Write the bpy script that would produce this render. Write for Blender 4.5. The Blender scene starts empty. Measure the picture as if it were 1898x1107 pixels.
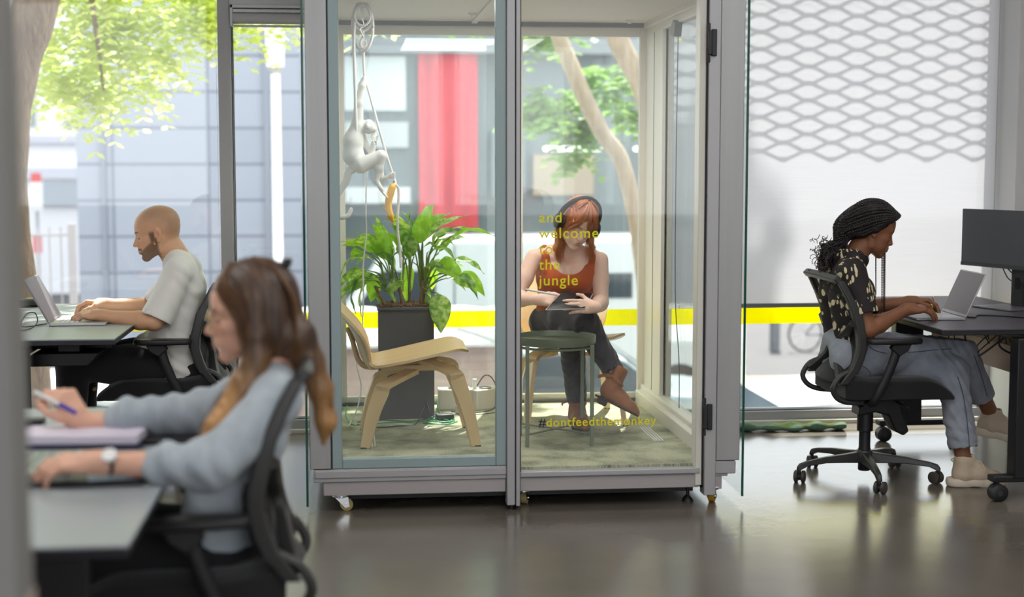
import bpy, bmesh, math, random
import numpy as np
from mathutils import Vector, Matrix, Euler

# ------------------------------------------------------------------ camera
SC = bpy.context.scene
COL = SC.collection
cam_data = bpy.data.cameras.new('camera')
cam = bpy.data.objects.new('camera', cam_data)
COL.objects.link(cam)
cam.location = (0, 0, 1.45)
cam.rotation_euler = (math.radians(90 - 5.267), 0, math.radians(-6.181))
cam_data.sensor_width = 36.0
cam_data.lens = 36.0 * 2750 / 1898
cam_data.clip_start = 0.05
cam_data.clip_end = 300
cam_data.dof.use_dof = True
cam_data.dof.focus_distance = 6.75
cam_data.dof.aperture_fstop = 1.7
SC.camera = cam

# ------------------------------------------------------------------ world, sun, lamps, exposure
SC.view_settings.view_transform = 'Standard'
SC.view_settings.look = 'None'
SC.view_settings.gamma = 1.0
SC.view_settings.use_curve_mapping = False
SC.view_settings.exposure = 0.36
SC.cycles.use_denoising = True
SC.cycles.max_bounces = 10
SC.cycles.transparent_max_bounces = 40
SC.cycles.diffuse_bounces = 4
SC.cycles.glossy_bounces = 4
SC.cycles.sample_clamp_indirect = 6.0
SC.cycles.caustics_reflective = False
SC.cycles.caustics_refractive = False

world = bpy.data.worlds.new('sky')
SC.world = world
world.use_nodes = True
wn = world.node_tree.nodes
wb = wn.get('Background') or wn.new('ShaderNodeBackground')
wb.inputs['Color'].default_value = (0.94, 0.97, 1.0, 1)
wb.inputs['Strength'].default_value = 2.3

sun_data = bpy.data.lights.new('sun', 'SUN')
sun_data.energy = 11.0
sun_data.angle = math.radians(0.5)
sun_data.color = (1.0, 0.955, 0.88)
sun = bpy.data.objects.new('sun', sun_data)
COL.objects.link(sun)
SUN_DIR = Vector((-0.13, -0.50, -0.86)).normalized()      # the way the light travels
sun.rotation_euler = SUN_DIR.to_track_quat('-Z', 'Y').to_euler()
sun.location = (2, 20, 25)

def area(name, loc, size, energy, color=(1, 0.97, 0.93), rot=(0, 0, 0)):
    d = bpy.data.lights.new(name, 'AREA')
    d.shape = 'RECTANGLE'; d.size, d.size_y = size
    d.energy = energy; d.color = color
    o = bpy.data.objects.new(name, d); COL.objects.link(o)
    o.location = loc; o.rotation_euler = rot
    return o
# unseen fill panels under the office ceiling, added to brighten the room
area('office_fill_light', (-1.6, 3.2, 3.22), (1.2, 3.0), 38)
area('office_fill_light', (1.6, 2.6, 3.22), (1.2, 3.0), 42)
area('office_fill_light', (2.9, 5.2, 3.22), (0.5, 2.0), 14)
# unseen fill panel under the booth ceiling, added to brighten its inside
area('booth_fill_light', (0.72, 6.75, 2.155), (0.8, 0.5), 13)

# ------------------------------------------------------------------ helpers
def lin(c):
    return tuple(((v / 12.92) if v <= 0.04045 else ((v + 0.055) / 1.055) ** 2.4) for v in c)
def rgb(r, g, b): return lin((r / 255, g / 255, b / 255))

MATS = {}
def mat(name, col, rough=0.5, metal=0.0, spec=0.5, noise=None, bump=None, sheen=0.0, coat=0.0,
        trans=0.0, attr=False, sss=0.0, emit=None, stretch=(1, 1, 1), col2=None, wave=None):
    """principled material; noise=(scale, amount) varies the colour, bump=(scale, strength, distance)"""
    if name in MATS: return MATS[name]
    m = bpy.data.materials.new(name); m.use_nodes = True
    nt = m.node_tree; N = nt.nodes; L = nt.links
    b = N['Principled BSDF']
    b.inputs['Base Color'].default_value = (*col, 1)
    b.inputs['Roughness'].default_value = rough
    b.inputs['Metallic'].default_value = metal
    b.inputs['Specular IOR Level'].default_value = spec
    if sheen:
        b.inputs['Sheen Weight'].default_value = sheen
        b.inputs['Sheen Roughness'].default_value = 0.5
    if coat: b.inputs['Coat Weight'].default_value = coat
    if sss:
        b.inputs['Subsurface Weight'].default_value = sss
        b.inputs['Subsurface Radius'].default_value = (0.6, 0.25, 0.12)
        b.inputs['Subsurface Scale'].default_value = 0.02
    if emit:
        b.inputs['Emission Color'].default_value = (*emit[0], 1)
        b.inputs['Emission Strength'].default_value = emit[1]
    tc = N.new('ShaderNodeTexCoord'); mp = N.new('ShaderNodeMapping')
    mp.inputs['Scale'].default_value = stretch
    L.new(tc.outputs['Object'], mp.inputs['Vector'])
    src = None
    if attr:
        a = N.new('ShaderNodeAttribute'); a.attribute_name = 'Col'
        src = a.outputs['Color']
        L.new(src, b.inputs['Base Color'])
    if noise:
        n = N.new('ShaderNodeTexNoise'); n.inputs['Scale'].default_value = noise[0]
        n.inputs['Detail'].default_value = 5
        L.new(mp.outputs['Vector'], n.inputs['Vector'])
        mx = N.new('ShaderNodeMix'); mx.data_type = 'RGBA'
        if col2 is not None:
            cr = N.new('ShaderNodeValToRGB')
            cr.color_ramp.elements[0].position = 0.5 - noise[1] / 2
            cr.color_ramp.elements[1].position = 0.5 + noise[1] / 2
            cr.color_ramp.elements[0].color = (*col, 1); cr.color_ramp.elements[1].color = (*col2, 1)
            L.new(n.outputs['Fac'], cr.inputs['Fac']); L.new(cr.outputs['Color'], b.inputs['Base Color'])
        else:
            mr = N.new('ShaderNodeMapRange')
            mr.inputs['From Min'].default_value = 0.25; mr.inputs['From Max'].default_value = 0.75
            mr.inputs['To Min'].default_value = 1 - noise[1]; mr.inputs['To Max'].default_value = 1 + noise[1]
            L.new(n.outputs['Fac'], mr.inputs['Value'])
            vm = N.new('ShaderNodeVectorMath'); vm.operation = 'SCALE'
            if src is not None: L.new(src, vm.inputs[0])
            else: vm.inputs[0].default_value = col
            L.new(mr.outputs['Result'], vm.inputs['Scale'])
            L.new(vm.outputs['Vector'], b.inputs['Base Color'])
    if bump:
        if wave:
            n2 = N.new('ShaderNodeTexWave'); n2.inputs['Scale'].default_value = bump[0]
            n2.bands_direction = wave; n2.inputs['Distortion'].default_value = 1.0
            n2.inputs['Detail'].default_value = 1
        else:
            n2 = N.new('ShaderNodeTexNoise'); n2.inputs['Scale'].default_value = bump[0]
            n2.inputs['Detail'].default_value = 4
        L.new(mp.outputs['Vector'], n2.inputs['Vector'])
        bp = N.new('ShaderNodeBump'); bp.inputs['Strength'].default_value = bump[1]
        bp.inputs['Distance'].default_value = bump[2]
        L.new(n2.outputs['Fac'], bp.inputs['Height'])
        L.new(bp.outputs['Normal'], b.inputs['Normal'])
    if trans:
        t = N.new('ShaderNodeBsdfTranslucent')
        s2 = b.inputs['Base Color']
        if s2.is_linked: L.new(s2.links[0].from_socket, t.inputs['Color'])
        else: t.inputs['Color'].default_value = (*col, 1)
        ms = N.new('ShaderNodeMixShader'); ms.inputs['Fac'].default_value = trans
        L.new(b.outputs[0], ms.inputs[1]); L.new(t.outputs[0], ms.inputs[2])
        L.new(ms.outputs[0], N['Material Output'].inputs['Surface'])
    MATS[name] = m
    return m

def glass_mat(name, tint=(0.93, 0.965, 0.955), refl=0.55):
    """thin pane: see-through with a Fresnel reflection"""
    if name in MATS: return MATS[name]
    m = bpy.data.materials.new(name); m.use_nodes = True
    nt = m.node_tree; N = nt.nodes; L = nt.links
    N.remove(N['Principled BSDF'])
    t = N.new('ShaderNodeBsdfTransparent'); t.inputs['Color'].default_value = (*tint, 1)
    g = N.new('ShaderNodeBsdfGlossy'); g.inputs['Roughness'].default_value = 0.0
    f = N.new('ShaderNodeFresnel')
    ge = N.new('ShaderNodeNewGeometry'); ir = N.new('ShaderNodeMapRange')      # same reflection on both faces of the sheet
    ir.inputs['To Min'].default_value = 2.3; ir.inputs['To Max'].default_value = 1 / 1.45
    L.new(ge.outputs['Backfacing'], ir.inputs['Value']); L.new(ir.outputs['Result'], f.inputs['IOR'])
    mu = N.new('ShaderNodeMath'); mu.operation = 'MULTIPLY'; mu.inputs[1].default_value = refl
    L.new(f.outputs[0], mu.inputs[0])
    ms = N.new('ShaderNodeMixShader')
    L.new(mu.outputs[0], ms.inputs[0]); L.new(t.outputs[0], ms.inputs[1]); L.new(g.outputs[0], ms.inputs[2])
    L.new(ms.outputs[0], N['Material Output'].inputs['Surface'])
    MATS[name] = m
    return m

def thing(name, label, cat, loc=(0, 0, 0), rotz=0.0, group=None, kind=None):
    o = bpy.data.objects.new(name, None); COL.objects.link(o)
    o.empty_display_size = 0.1
    o.location = loc; o.rotation_euler = (0, 0, rotz)
    tag(o, label, cat, group, kind)
    return o
def tag(o, label=None, cat=None, group=None, kind=None):
    if label: o['label'] = label
    if cat: o['category'] = cat
    if group: o['group'] = group
    if kind: o['kind'] = kind
    return o
def copy_tree(o, parent=None, name=None):
    c = o.copy(); COL.objects.link(c)
    if parent is not None: c.parent = parent
    for ch in list(o.children): copy_tree(ch, c)
    return c

def world_offset(parent):
    p = Vector((0, 0, 0))
    while parent is not None:
        p = p + parent.location; parent = parent.parent
    return p

class MB:
    """collects shapes, links them as one mesh object"""
    def __init__(s): s.v = []; s.f = []; s.c = None
    def add(s, vs, fs):
        n = len(s.v); s.v += [tuple(p) for p in vs]
        s.f += [tuple(i + n for i in f) for f in fs]
        return s
    def box(s, x0, x1, y0, y1, z0, z1):
        s.add([(x0, y0, z0), (x1, y0, z0), (x1, y1, z0), (x0, y1, z0), (x0, y0, z1), (x1, y0, z1), (x1, y1, z1), (x0, y1, z1)],
              [(0, 3, 2, 1), (4, 5, 6, 7), (0, 1, 5, 4), (1, 2, 6, 5), (2, 3, 7, 6), (3, 0, 4, 7)]); return s
    def obox(s, c, size, M):
        hx, hy, hz = [v / 2 for v in size]; c = Vector(c); vs = []
        for z in (-hz, hz):
            for x, y in ((-hx, -hy), (hx, -hy), (hx, hy), (-hx, hy)):
                vs.append(c + M @ Vector((x, y, z)))
        s.add(vs, [(0, 3, 2, 1), (4, 5, 6, 7), (0, 1, 5, 4), (1, 2, 6, 5), (2, 3, 7, 6), (3, 0, 4, 7)]); return s
    def tube(s, pts, r, n=8, cap=True, closed=False, sx=1.0, upv=None):
        P = [Vector(p) for p in pts]; k = len(P)
        R = r if isinstance(r, (list, tuple)) else [r] * k
        up = None; base = len(s.v); vs = []
        for i in range(k):
            if closed: t = P[(i + 1) % k] - P[i - 1]
            else: t = P[min(i + 1, k - 1)] - P[max(i - 1, 0)]
            if t.length < 1e-9: t = Vector((0, 0, 1))
            t.normalize()
            if up is None:
                a = Vector(upv) if upv else (Vector((0, 0, 1)) if abs(t.z) < 0.9 else Vector((1, 0, 0)))
                up = (a - t * a.dot(t)).normalized()
            else:
                up = (up - t * up.dot(t))
                up = up.normalized() if up.length > 1e-6 else t.orthogonal().normalized()
            sd = t.cross(up)
            for j in range(n):
                an = 2 * math.pi * j / n
                vs.append(P[i] + (up * math.cos(an) + sd * math.sin(an) * sx) * R[i])
        fs = []
        m = k if closed else k - 1
        for i in range(m):
            for j in range(n):
                a = i * n + j; b2 = i * n + (j + 1) % n
                c = ((i + 1) % k) * n + (j + 1) % n; d = ((i + 1) % k) * n + j
                fs.append((a, b2, c, d))
        if cap and not closed:
            fs.append(tuple(range(n - 1, -1, -1))); fs.append(tuple((k - 1) * n + j for j in range(n)))
        return s.add(vs, fs)
    def cyl(s, p0, p1, r0, r1=None, n=16):
        return s.tube([p0, p1], [r0, r0 if r1 is None else r1], n)
    def lathe(s, prof, c=(0, 0, 0), axis='z', n=24):
        """prof: list of (r, h)"""
        vs = []; c = Vector(c)
        for r, h in prof:
            for j in range(n):
                a = 2 * math.pi * j / n; x, y = r * math.cos(a), r * math.sin(a)
                vs.append(c + (Vector((x, y, h)) if axis == 'z' else Vector((x, h, y)) if axis == 'y' else Vector((h, x, y))))
        fs = []
        for i in range(len(prof) - 1):
            for j in range(n):
                fs.append((i * n + j, i * n + (j + 1) % n, (i + 1) * n + (j + 1) % n, (i + 1) * n + j))
        fs.append(tuple(range(n - 1, -1, -1))); fs.append(tuple((len(prof) - 1) * n + j for j in range(n)))
        return s.add(vs, fs)
    def prism(s, poly, a, b, axis='z'):
        """poly in the two other axes (x,y) for z, (x,z) for y, (y,z) for x"""
        def P(p, h): return (p[0], p[1], h) if axis == 'z' else (p[0], h, p[1]) if axis == 'y' else (h, p[0], p[1])
        n = len(poly); vs = [P(p, a) for p in poly] + [P(p, b) for p in poly]
        fs = [tuple(range(n - 1, -1, -1)), tuple(range(n, 2 * n))]
        fs += [(i, (i + 1) % n, n + (i + 1) % n, n + i) for i in range(n)]
        return s.add(vs, fs)
    def ball(s, c, r, n=12, M=None):
        rx, ry, rz = r if isinstance(r, (list, tuple)) else (r, r, r)
        c = Vector(c); vs = []; m = max(4, n // 2)
        for i in range(m + 1):
            th = math.pi * i / m
            for j in range(n):
                ph = 2 * math.pi * j / n
                p = Vector((rx * math.sin(th) * math.cos(ph), ry * math.sin(th) * math.sin(ph), rz * math.cos(th)))
                vs.append(c + (M @ p if M else p))
        fs = [(i * n + j, (i + 1) * n + j, (i + 1) * n + (j + 1) % n, i * n + (j + 1) % n) for i in range(m) for j in range(n)]
        return s.add(vs, fs)
    def grid(s, fn, nu, nv, thick=0.0):
        """fn(u,v)->point, u,v in 0..1 ; with thickness along the normal"""
        P = [[Vector(fn(i / nu, j / nv)) for j in range(nv + 1)] for i in range(nu + 1)]
        vs = []; W = nv + 1
        if thick:
            top = []; bot = []
            for i in range(nu + 1):
                for j in range(nv + 1):
                    du = P[min(i + 1, nu)][j] - P[max(i - 1, 0)][j]; dv = P[i][min(j + 1, nv)] - P[i][max(j - 1, 0)]
                    nn = du.cross(dv); nn = nn.normalized() if nn.length > 1e-12 else Vector((0, 0, 1))
                    top.append(P[i][j] + nn * thick / 2); bot.append(P[i][j] - nn * thick / 2)
            vs = top + bot; o = len(top)
            fs = []
            for i in range(nu):
                for j in range(nv):
                    a = i * W + j
                    fs.append((a, a + W, a + W + 1, a + 1)); fs.append((o + a, o + a + 1, o + a + W + 1, o + a + W))
            for i in range(nu):
                a = i * W; fs.append((a, o + a, o + a + W, a + W)); a = i * W + nv; fs.append((a, a + W, o + a + W, o + a))
            for j in range(nv):
                a = j; fs.append((a, a + 1, o + a + 1, o + a)); a = nu * W + j; fs.append((a, o + a, o + a + 1, a + 1))
            return s.add(vs, fs)
        vs = [p for r in P for p in r]
        return s.add(vs, [(i * W + j, (i + 1) * W + j, (i + 1) * W + j + 1, i * W + j + 1) for i in range(nu) for j in range(nv)])
    def build(s, name, m, parent=None, world=False, bevel=0.0, smooth=True, angle=40, sub=0, seg=2, fix=False, kind=None):
        off = world_offset(parent) if (world and parent is not None) else Vector((0, 0, 0))
        me = bpy.data.meshes.new(name)
        me.from_pydata([(p[0] - off.x, p[1] - off.y, p[2] - off.z) for p in s.v], [], s.f)
        if fix:
            bm = bmesh.new(); bm.from_mesh(me); bmesh.ops.recalc_face_normals(bm, faces=bm.faces); bm.to_mesh(me); bm.free()
        return finish(me, name, m, parent, bevel, smooth, angle, sub, seg, kind)

def finish(me, name, m, parent=None, bevel=0.0, smooth=True, angle=40, sub=0, seg=2, kind=None):
    me.validate()
    for mm in (m if isinstance(m, (list, tuple)) else [m]): me.materials.append(mm)
    o = bpy.data.objects.new(name, me); COL.objects.link(o)
    if parent is not None: o.parent = parent
    if smooth:
        me.polygons.foreach_set('use_smooth', [True] * len(me.polygons))
        if not sub and hasattr(me, 'set_sharp_from_angle'): me.set_sharp_from_angle(angle=math.radians(angle))
    if bevel:
        b = o.modifiers.new('bevel', 'BEVEL'); b.width = bevel; b.segments = seg; b.limit_method = 'ANGLE'
        b.angle_limit = math.radians(35)
        b.harden_normals = False
    if sub:
        q = o.modifiers.new('sub', 'SUBSURF'); q.levels = sub; q.render_levels = sub
    if kind: o['kind'] = kind
    return o

def struct(name, mb, m, **k):
    o = mb.build(name, m, **k); o['kind'] = 'structure'; return o

def spline(pts, n=8, closed=False):
    """Catmull-Rom through the points"""
    P = [np.array(p, float) for p in pts]; out = []
    k = len(P)
    rng = range(k) if closed else range(k - 1)
    for i in rng:
        if closed: a, b, c, d = P[i - 1], P[i], P[(i + 1) % k], P[(i + 2) % k]
        else: a, b, c, d = P[max(i - 1, 0)], P[i], P[i + 1], P[min(i + 2, k - 1)]
        for j in range(n):
            t = j / n
            out.append(0.5 * ((2 * b) + (-a + c) * t + (2 * a - 5 * b + 4 * c - d) * t * t + (-a + 3 * b - 3 * c + d) * t ** 3))
    if not closed: out.append(P[-1])
    return [tuple(float(x) for x in p) for p in out]

# ------------------------------------------------------------------ smooth solids from distance fields
class SDF:
    def __init__(s, lo, hi, h):
        s.h = h; s.lo = np.array(lo, float)
        n = np.ceil((np.array(hi, float) - s.lo) / h).astype(int) + 1
        s.F = np.full(tuple(n), 1.0, np.float32); s.n = n
    def _win(s, lo, hi, pad):
        a = np.maximum(0, np.floor((np.minimum(lo, hi) - pad - s.lo) / s.h).astype(int))
        b = np.minimum(s.n, np.ceil((np.maximum(lo, hi) + pad - s.lo) / s.h).astype(int) + 1)
        if np.any(b <= a): return None
        X = (s.lo[0] + s.h * np.arange(a[0], b[0]))[:, None, None].astype(np.float32)
        Y = (s.lo[1] + s.h * np.arange(a[1], b[1]))[None, :, None].astype(np.float32)
        Z = (s.lo[2] + s.h * np.arange(a[2], b[2]))[None, None, :].astype(np.float32)
        return (slice(a[0], b[0]), slice(a[1], b[1]), slice(a[2], b[2])), X, Y, Z
    def _mix(s, sl, d, k, cut=False):
        F = s.F[sl]
        if cut: F2 = -F; d2 = d
        else: F2 = F; d2 = d
        if cut:
            # smooth max(F, -d)
            k = max(k, 1e-5); a = F; b = -d
            h = np.clip(0.5 - 0.5 * (b - a) / k, 0, 1)
            s.F[sl] = b * (1 - h) + a * h + k * h * (1 - h)
        else:
            k = max(k, 1e-5)
            h = np.clip(0.5 + 0.5 * (F - d) / k, 0, 1)
            s.F[sl] = F * (1 - h) + d * h - k * h * (1 - h)
    def cone(s, a, b, ra, rb=None, k=0.02, cut=False, flat=None):
        a = np.array(a, float); b = np.array(b, float); rb = ra if rb is None else rb
        r = max(ra, rb)
        w = s._win(np.minimum(a, b) - r, np.maximum(a, b) + r, k + 3 * s.h)
        if w is None: return s
        sl, X, Y, Z = w; ab = b - a; L2 = max(float(ab @ ab), 1e-12)
        px, py, pz = X - a[0], Y - a[1], Z - a[2]
        t = np.clip((px * ab[0] + py * ab[1] + pz * ab[2]) / L2, 0, 1)
        d = np.sqrt((px - t * ab[0]) ** 2 + (py - t * ab[1]) ** 2 + (pz - t * ab[2]) ** 2) - (ra + (rb - ra) * t)
        s._mix(sl, d, k, cut); return s
    def ball(s, c, r, k=0.02, R=None, cut=False):
        c = np.array(c, float); r = np.array(r if isinstance(r, (tuple, list, np.ndarray)) else (r, r, r), float)
        m = float(r.max()); w = s._win(c - m, c + m, k + 3 * s.h)
        if w is None: return s
        sl, X, Y, Z = w; px, py, pz = X - c[0], Y - c[1], Z - c[2]
        if R is not None:
            R = np.array(R); qx = px * R[0, 0] + py * R[1, 0] + pz * R[2, 0]; qy = px * R[0, 1] + py * R[1, 1] + pz * R[2, 1]
            qz = px * R[0, 2] + py * R[1, 2] + pz * R[2, 2]; px, py, pz = qx, qy, qz
        k0 = np.sqrt((px / r[0]) ** 2 + (py / r[1]) ** 2 + (pz / r[2]) ** 2) + 1e-9
        k1 = np.sqrt((px / r[0] ** 2) ** 2 + (py / r[1] ** 2) ** 2 + (pz / r[2] ** 2) ** 2) + 1e-9
        s._mix(sl, k0 * (k0 - 1) / k1, k, cut); return s
    def box(s, c, half, rad, k=0.01, R=None, cut=False):
        c = np.array(c, float); half = np.array(half, float); m = float(np.linalg.norm(half)) + rad
        w = s._win(c - m, c + m, k + 3 * s.h)
        if w is None: return s
        sl, X, Y, Z = w; px, py, pz = X - c[0], Y - c[1], Z - c[2]
        if R is not None:
            R = np.array(R); qx = px * R[0, 0] + py * R[1, 0] + pz * R[2, 0]; qy = px * R[0, 1] + py * R[1, 1] + pz * R[2, 1]
            qz = px * R[0, 2] + py * R[1, 2] + pz * R[2, 2]; px, py, pz = qx, qy, qz
        qx, qy, qz = abs(px) - half[0], abs(py) - half[1], abs(pz) - half[2]
        d = np.sqrt(np.maximum(qx, 0) ** 2 + np.maximum(qy, 0) ** 2 + np.maximum(qz, 0) ** 2) + np.minimum(np.maximum(qx, np.maximum(qy, qz)), 0) - rad
        s._mix(sl, d, k, cut); return s
    def chain(s, pts, rs, k=0.02, cut=False):
        for i in range(len(pts) - 1): s.cone(pts[i], pts[i + 1], rs[i], rs[i + 1], k, cut)
        return s
    def plane_cut(s, p, n, k=0.004):
        """remove the side the normal points to"""
        X = (s.lo[0] + s.h * np.arange(s.n[0]))[:, None, None]; Y = (s.lo[1] + s.h * np.arange(s.n[1]))[None, :, None]
        Z = (s.lo[2] + s.h * np.arange(s.n[2]))[None, None, :]
        n = np.array(n, float); n /= np.linalg.norm(n)
        d = (X - p[0]) * n[0] + (Y - p[1]) * n[1] + (Z - p[2]) * n[2]
        s.F = np.maximum(s.F, d.astype(np.float32)); return s
    def mesh(s):
        F = s.F; S = F < 0
        c = np.zeros(tuple(s.n - 1), np.int8)
        for i in (0, 1):
            for j in (0, 1):
                for k in (0, 1):
                    c += S[i:s.n[0] - 1 + i, j:s.n[1] - 1 + j, k:s.n[2] - 1 + k]
        act = np.argwhere((c > 0) & (c < 8)); idx = -np.ones(c.shape, np.int32)
        idx[tuple(act.T)] = np.arange(len(act))
        acc = np.zeros((len(act), 3)); cnt = np.zeros(len(act))
        corners = [(i, j, k) for i in (0, 1) for j in (0, 1) for k in (0, 1)]
        for a in corners:
            for ax in range(3):
                if a[ax]: continue
                b = list(a); b[ax] = 1
                fa = F[tuple((act + a).T)]; fb = F[tuple((act + b).T)]
                m = (fa < 0) != (fb < 0)
                t = np.where(m, fa / np.where(m, fa - fb, 1), 0)
                p = np.repeat(np.array(a, float)[None], len(act), 0); p[:, ax] = t
                acc[m] += p[m]; cnt[m] += 1
        V = s.lo + s.h * (act + acc / np.maximum(cnt, 1)[:, None])
        Q = []
        for ax in range(3):
            o1, o2 = [(1, 2), (2, 0), (0, 1)][ax]
            sa = [slice(None)] * 3; sb = [slice(None)] * 3
            sa[ax] = slice(0, -1); sb[ax] = slice(1, None)
            for o in (o1, o2): sa[o] = slice(1, -1); sb[o] = slice(1, -1)
            A = S[tuple(sa)]; B = S[tuple(sb)]
            for flip, M in ((False, A & ~B), (True, ~A & B)):
                e = np.argwhere(M)
                if not len(e): continue
                e[:, o1] += 1; e[:, o2] += 1
                def cell(d1, d2):
                    q = e.copy(); q[:, o1] -= d1; q[:, o2] -= d2
                    return idx[tuple(q.T)]
                q = np.stack([cell(1, 1), cell(0, 1), cell(0, 0), cell(1, 0)], 1)
                if flip: q = q[:, ::-1]
                Q.append(q)
        Q = np.concatenate(Q) if Q else np.zeros((0, 4), int)
        return V, Q

def vnormals(V, Q):
    n = np.cross(V[Q[:, 2]] - V[Q[:, 0]], V[Q[:, 3]] - V[Q[:, 1]])
    N = np.zeros_like(V)
    for i in range(4): np.add.at(N, Q[:, i], n)
    return N / np.maximum(np.linalg.norm(N, axis=1, keepdims=True), 1e-12)

def wob(V, f, seed=0):
    """smooth pseudo-noise, about -1..1"""
    r = np.random.RandomState(seed); out = np.zeros(len(V))
    for o in range(4):
        d = r.normal(size=3); d /= np.linalg.norm(d); e = r.normal(size=3)
        out += np.sin(V @ d * f * (1 + 0.7 * o) + r.uniform(0, 6) + 1.7 * np.sin(V @ e * f * 0.6 + r.uniform(0, 6))) / (1 + 0.5 * o)
    return out / 2.2

def sdf_obj(sd, name, m, parent=None, color=None, disp=None, off=(0, 0, 0)):
    V, Q = sd.mesh()
    if disp is not None:
        N = vnormals(V, Q); V = V + N * disp(V)[:, None]
    me = bpy.data.meshes.new(name)
    me.vertices.add(len(V)); me.vertices.foreach_set('co', (V - np.array(off)).astype(np.float32).ravel())
    me.loops.add(len(Q) * 4); me.loops.foreach_set('vertex_index', Q.astype(np.int32).ravel())
    me.polygons.add(len(Q)); me.polygons.foreach_set('loop_start', np.arange(0, len(Q) * 4, 4, dtype=np.int32))
    me.polygons.foreach_set('loop_total', np.full(len(Q), 4, np.int32))
    me.update(calc_edges=True)
    if color is not None:
        C = np.ones((len(V), 4), np.float32); C[:, :3] = color(V)
        a = me.color_attributes.new('Col', 'FLOAT_COLOR', 'POINT'); a.data.foreach_set('color', C.ravel())
    return finish(me, name, m, parent, angle=180)
# ------------------------------------------------------------------ materials of the place
M_ALU = mat('anodised_aluminium', rgb(174, 173, 175), 0.42, 0.25, noise=(3, 0.03))
M_ALU_BR = mat('brushed_aluminium', rgb(168, 168, 168), 0.40, 0.4, noise=(40, 0.06), stretch=(1, 1, 0.02))
M_ALU_IN = mat('pale_aluminium', rgb(220, 217, 206), 0.45, 0.0)
M_TEAL = mat('grey_green_profile', rgb(150, 168, 170), 0.45, 0.1)
M_BLACK = mat('black_plastic', rgb(24, 24, 27), 0.45)
M_BLACKM = mat('black_powder_coat', rgb(20, 20, 24), 0.5)
M_CHROME = mat('chrome', rgb(205, 205, 208), 0.18, 1.0)
M_WHITE = mat('white_plastic', rgb(228, 228, 226), 0.4)
M_WALL = mat('white_wall_paint', rgb(205, 204, 205), 0.85, noise=(2, 0.02), bump=(60, 0.1, 0.002))
M_GASKET = mat('black_rubber_gasket', rgb(26, 24, 34), 0.6)
M_GLASS = glass_mat('window_glass', (0.95, 0.965, 0.965), 0.38)
M_PGLASS = glass_mat('booth_glass', (0.955, 0.972, 0.967), 0.26)
M_GEDGE = mat('green_glass_edge', rgb(26, 92, 78), 0.15, 0.0, trans=0.3)

# floor: polished, slightly mottled brown-grey resin
def floor_mat():
    m = bpy.data.materials.new('polished_resin_floor'); m.use_nodes = True
    N = m.node_tree.nodes; L = m.node_tree.links; b = N['Principled BSDF']
    tc = N.new('ShaderNodeTexCoord')
    n1 = N.new('ShaderNodeTexNoise'); n1.inputs['Scale'].default_value = 1.3; n1.inputs['Detail'].default_value = 6
    cr = N.new('ShaderNodeValToRGB')
    cr.color_ramp.elements[0].position = 0.3; cr.color_ramp.elements[0].color = (*rgb(99, 92, 85), 1)
    cr.color_ramp.elements[1].position = 0.72; cr.color_ramp.elements[1].color = (*rgb(116, 109, 100), 1)
    L.new(tc.outputs['Object'], n1.inputs['Vector']); L.new(n1.outputs['Fac'], cr.inputs['Fac'])
    L.new(cr.outputs['Color'], b.inputs['Base Color'])
    n2 = N.new('ShaderNodeTexNoise'); n2.inputs['Scale'].default_value = 9; n2.inputs['Detail'].default_value = 3
    bp = N.new('ShaderNodeBump'); bp.inputs['Strength'].default_value = 0.06; bp.inputs['Distance'].default_value = 0.01
    L.new(tc.outputs['Object'], n2.inputs['Vector']); L.new(n2.outputs['Fac'], bp.inputs['Height']); L.new(bp.outputs['Normal'], b.inputs['Normal'])
    b.inputs['Roughness'].default_value = 0.19; b.inputs['Specular IOR Level'].default_value = 0.55
    return m
M_FLOOR = floor_mat()

struct('floor', MB().box(-7, 6, -3.0, 8.25, -0.25, 0.0), M_FLOOR)
struct('ceiling', MB().box(-7, 6, -3.0, 8.25, 3.4, 3.6), M_WALL)
struct('wall_back', MB().box(-7, 6, -3.2, -3.0, 0, 0.9).box(-7, -5.5, -3.2, -3.0, .9, 3.4).box(4, 6, -3.2, -3.0, .9, 3.4), M_WALL)  # unseen wall; wide opening added to let fill daylight in from behind
struct('wall_left', MB().box(-7.2, -7.0, -3.0, 8.25, 0, 3.4), M_WALL)
struct('wall_right', MB().box(5.0, 5.2, -3.0, 8.25, 0, 3.4), M_WALL)
struct('wall_front', MB().box(3.57, 5.0, 7.70, 8.2, 0, 3.4), M_WALL, bevel=0.004)
struct('wall_front_base', MB().box(-7, 5.2, 8.05, 8.25, -2.5, -0.25), M_WALL)

YF = 7.95    # inner face of the facade
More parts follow.
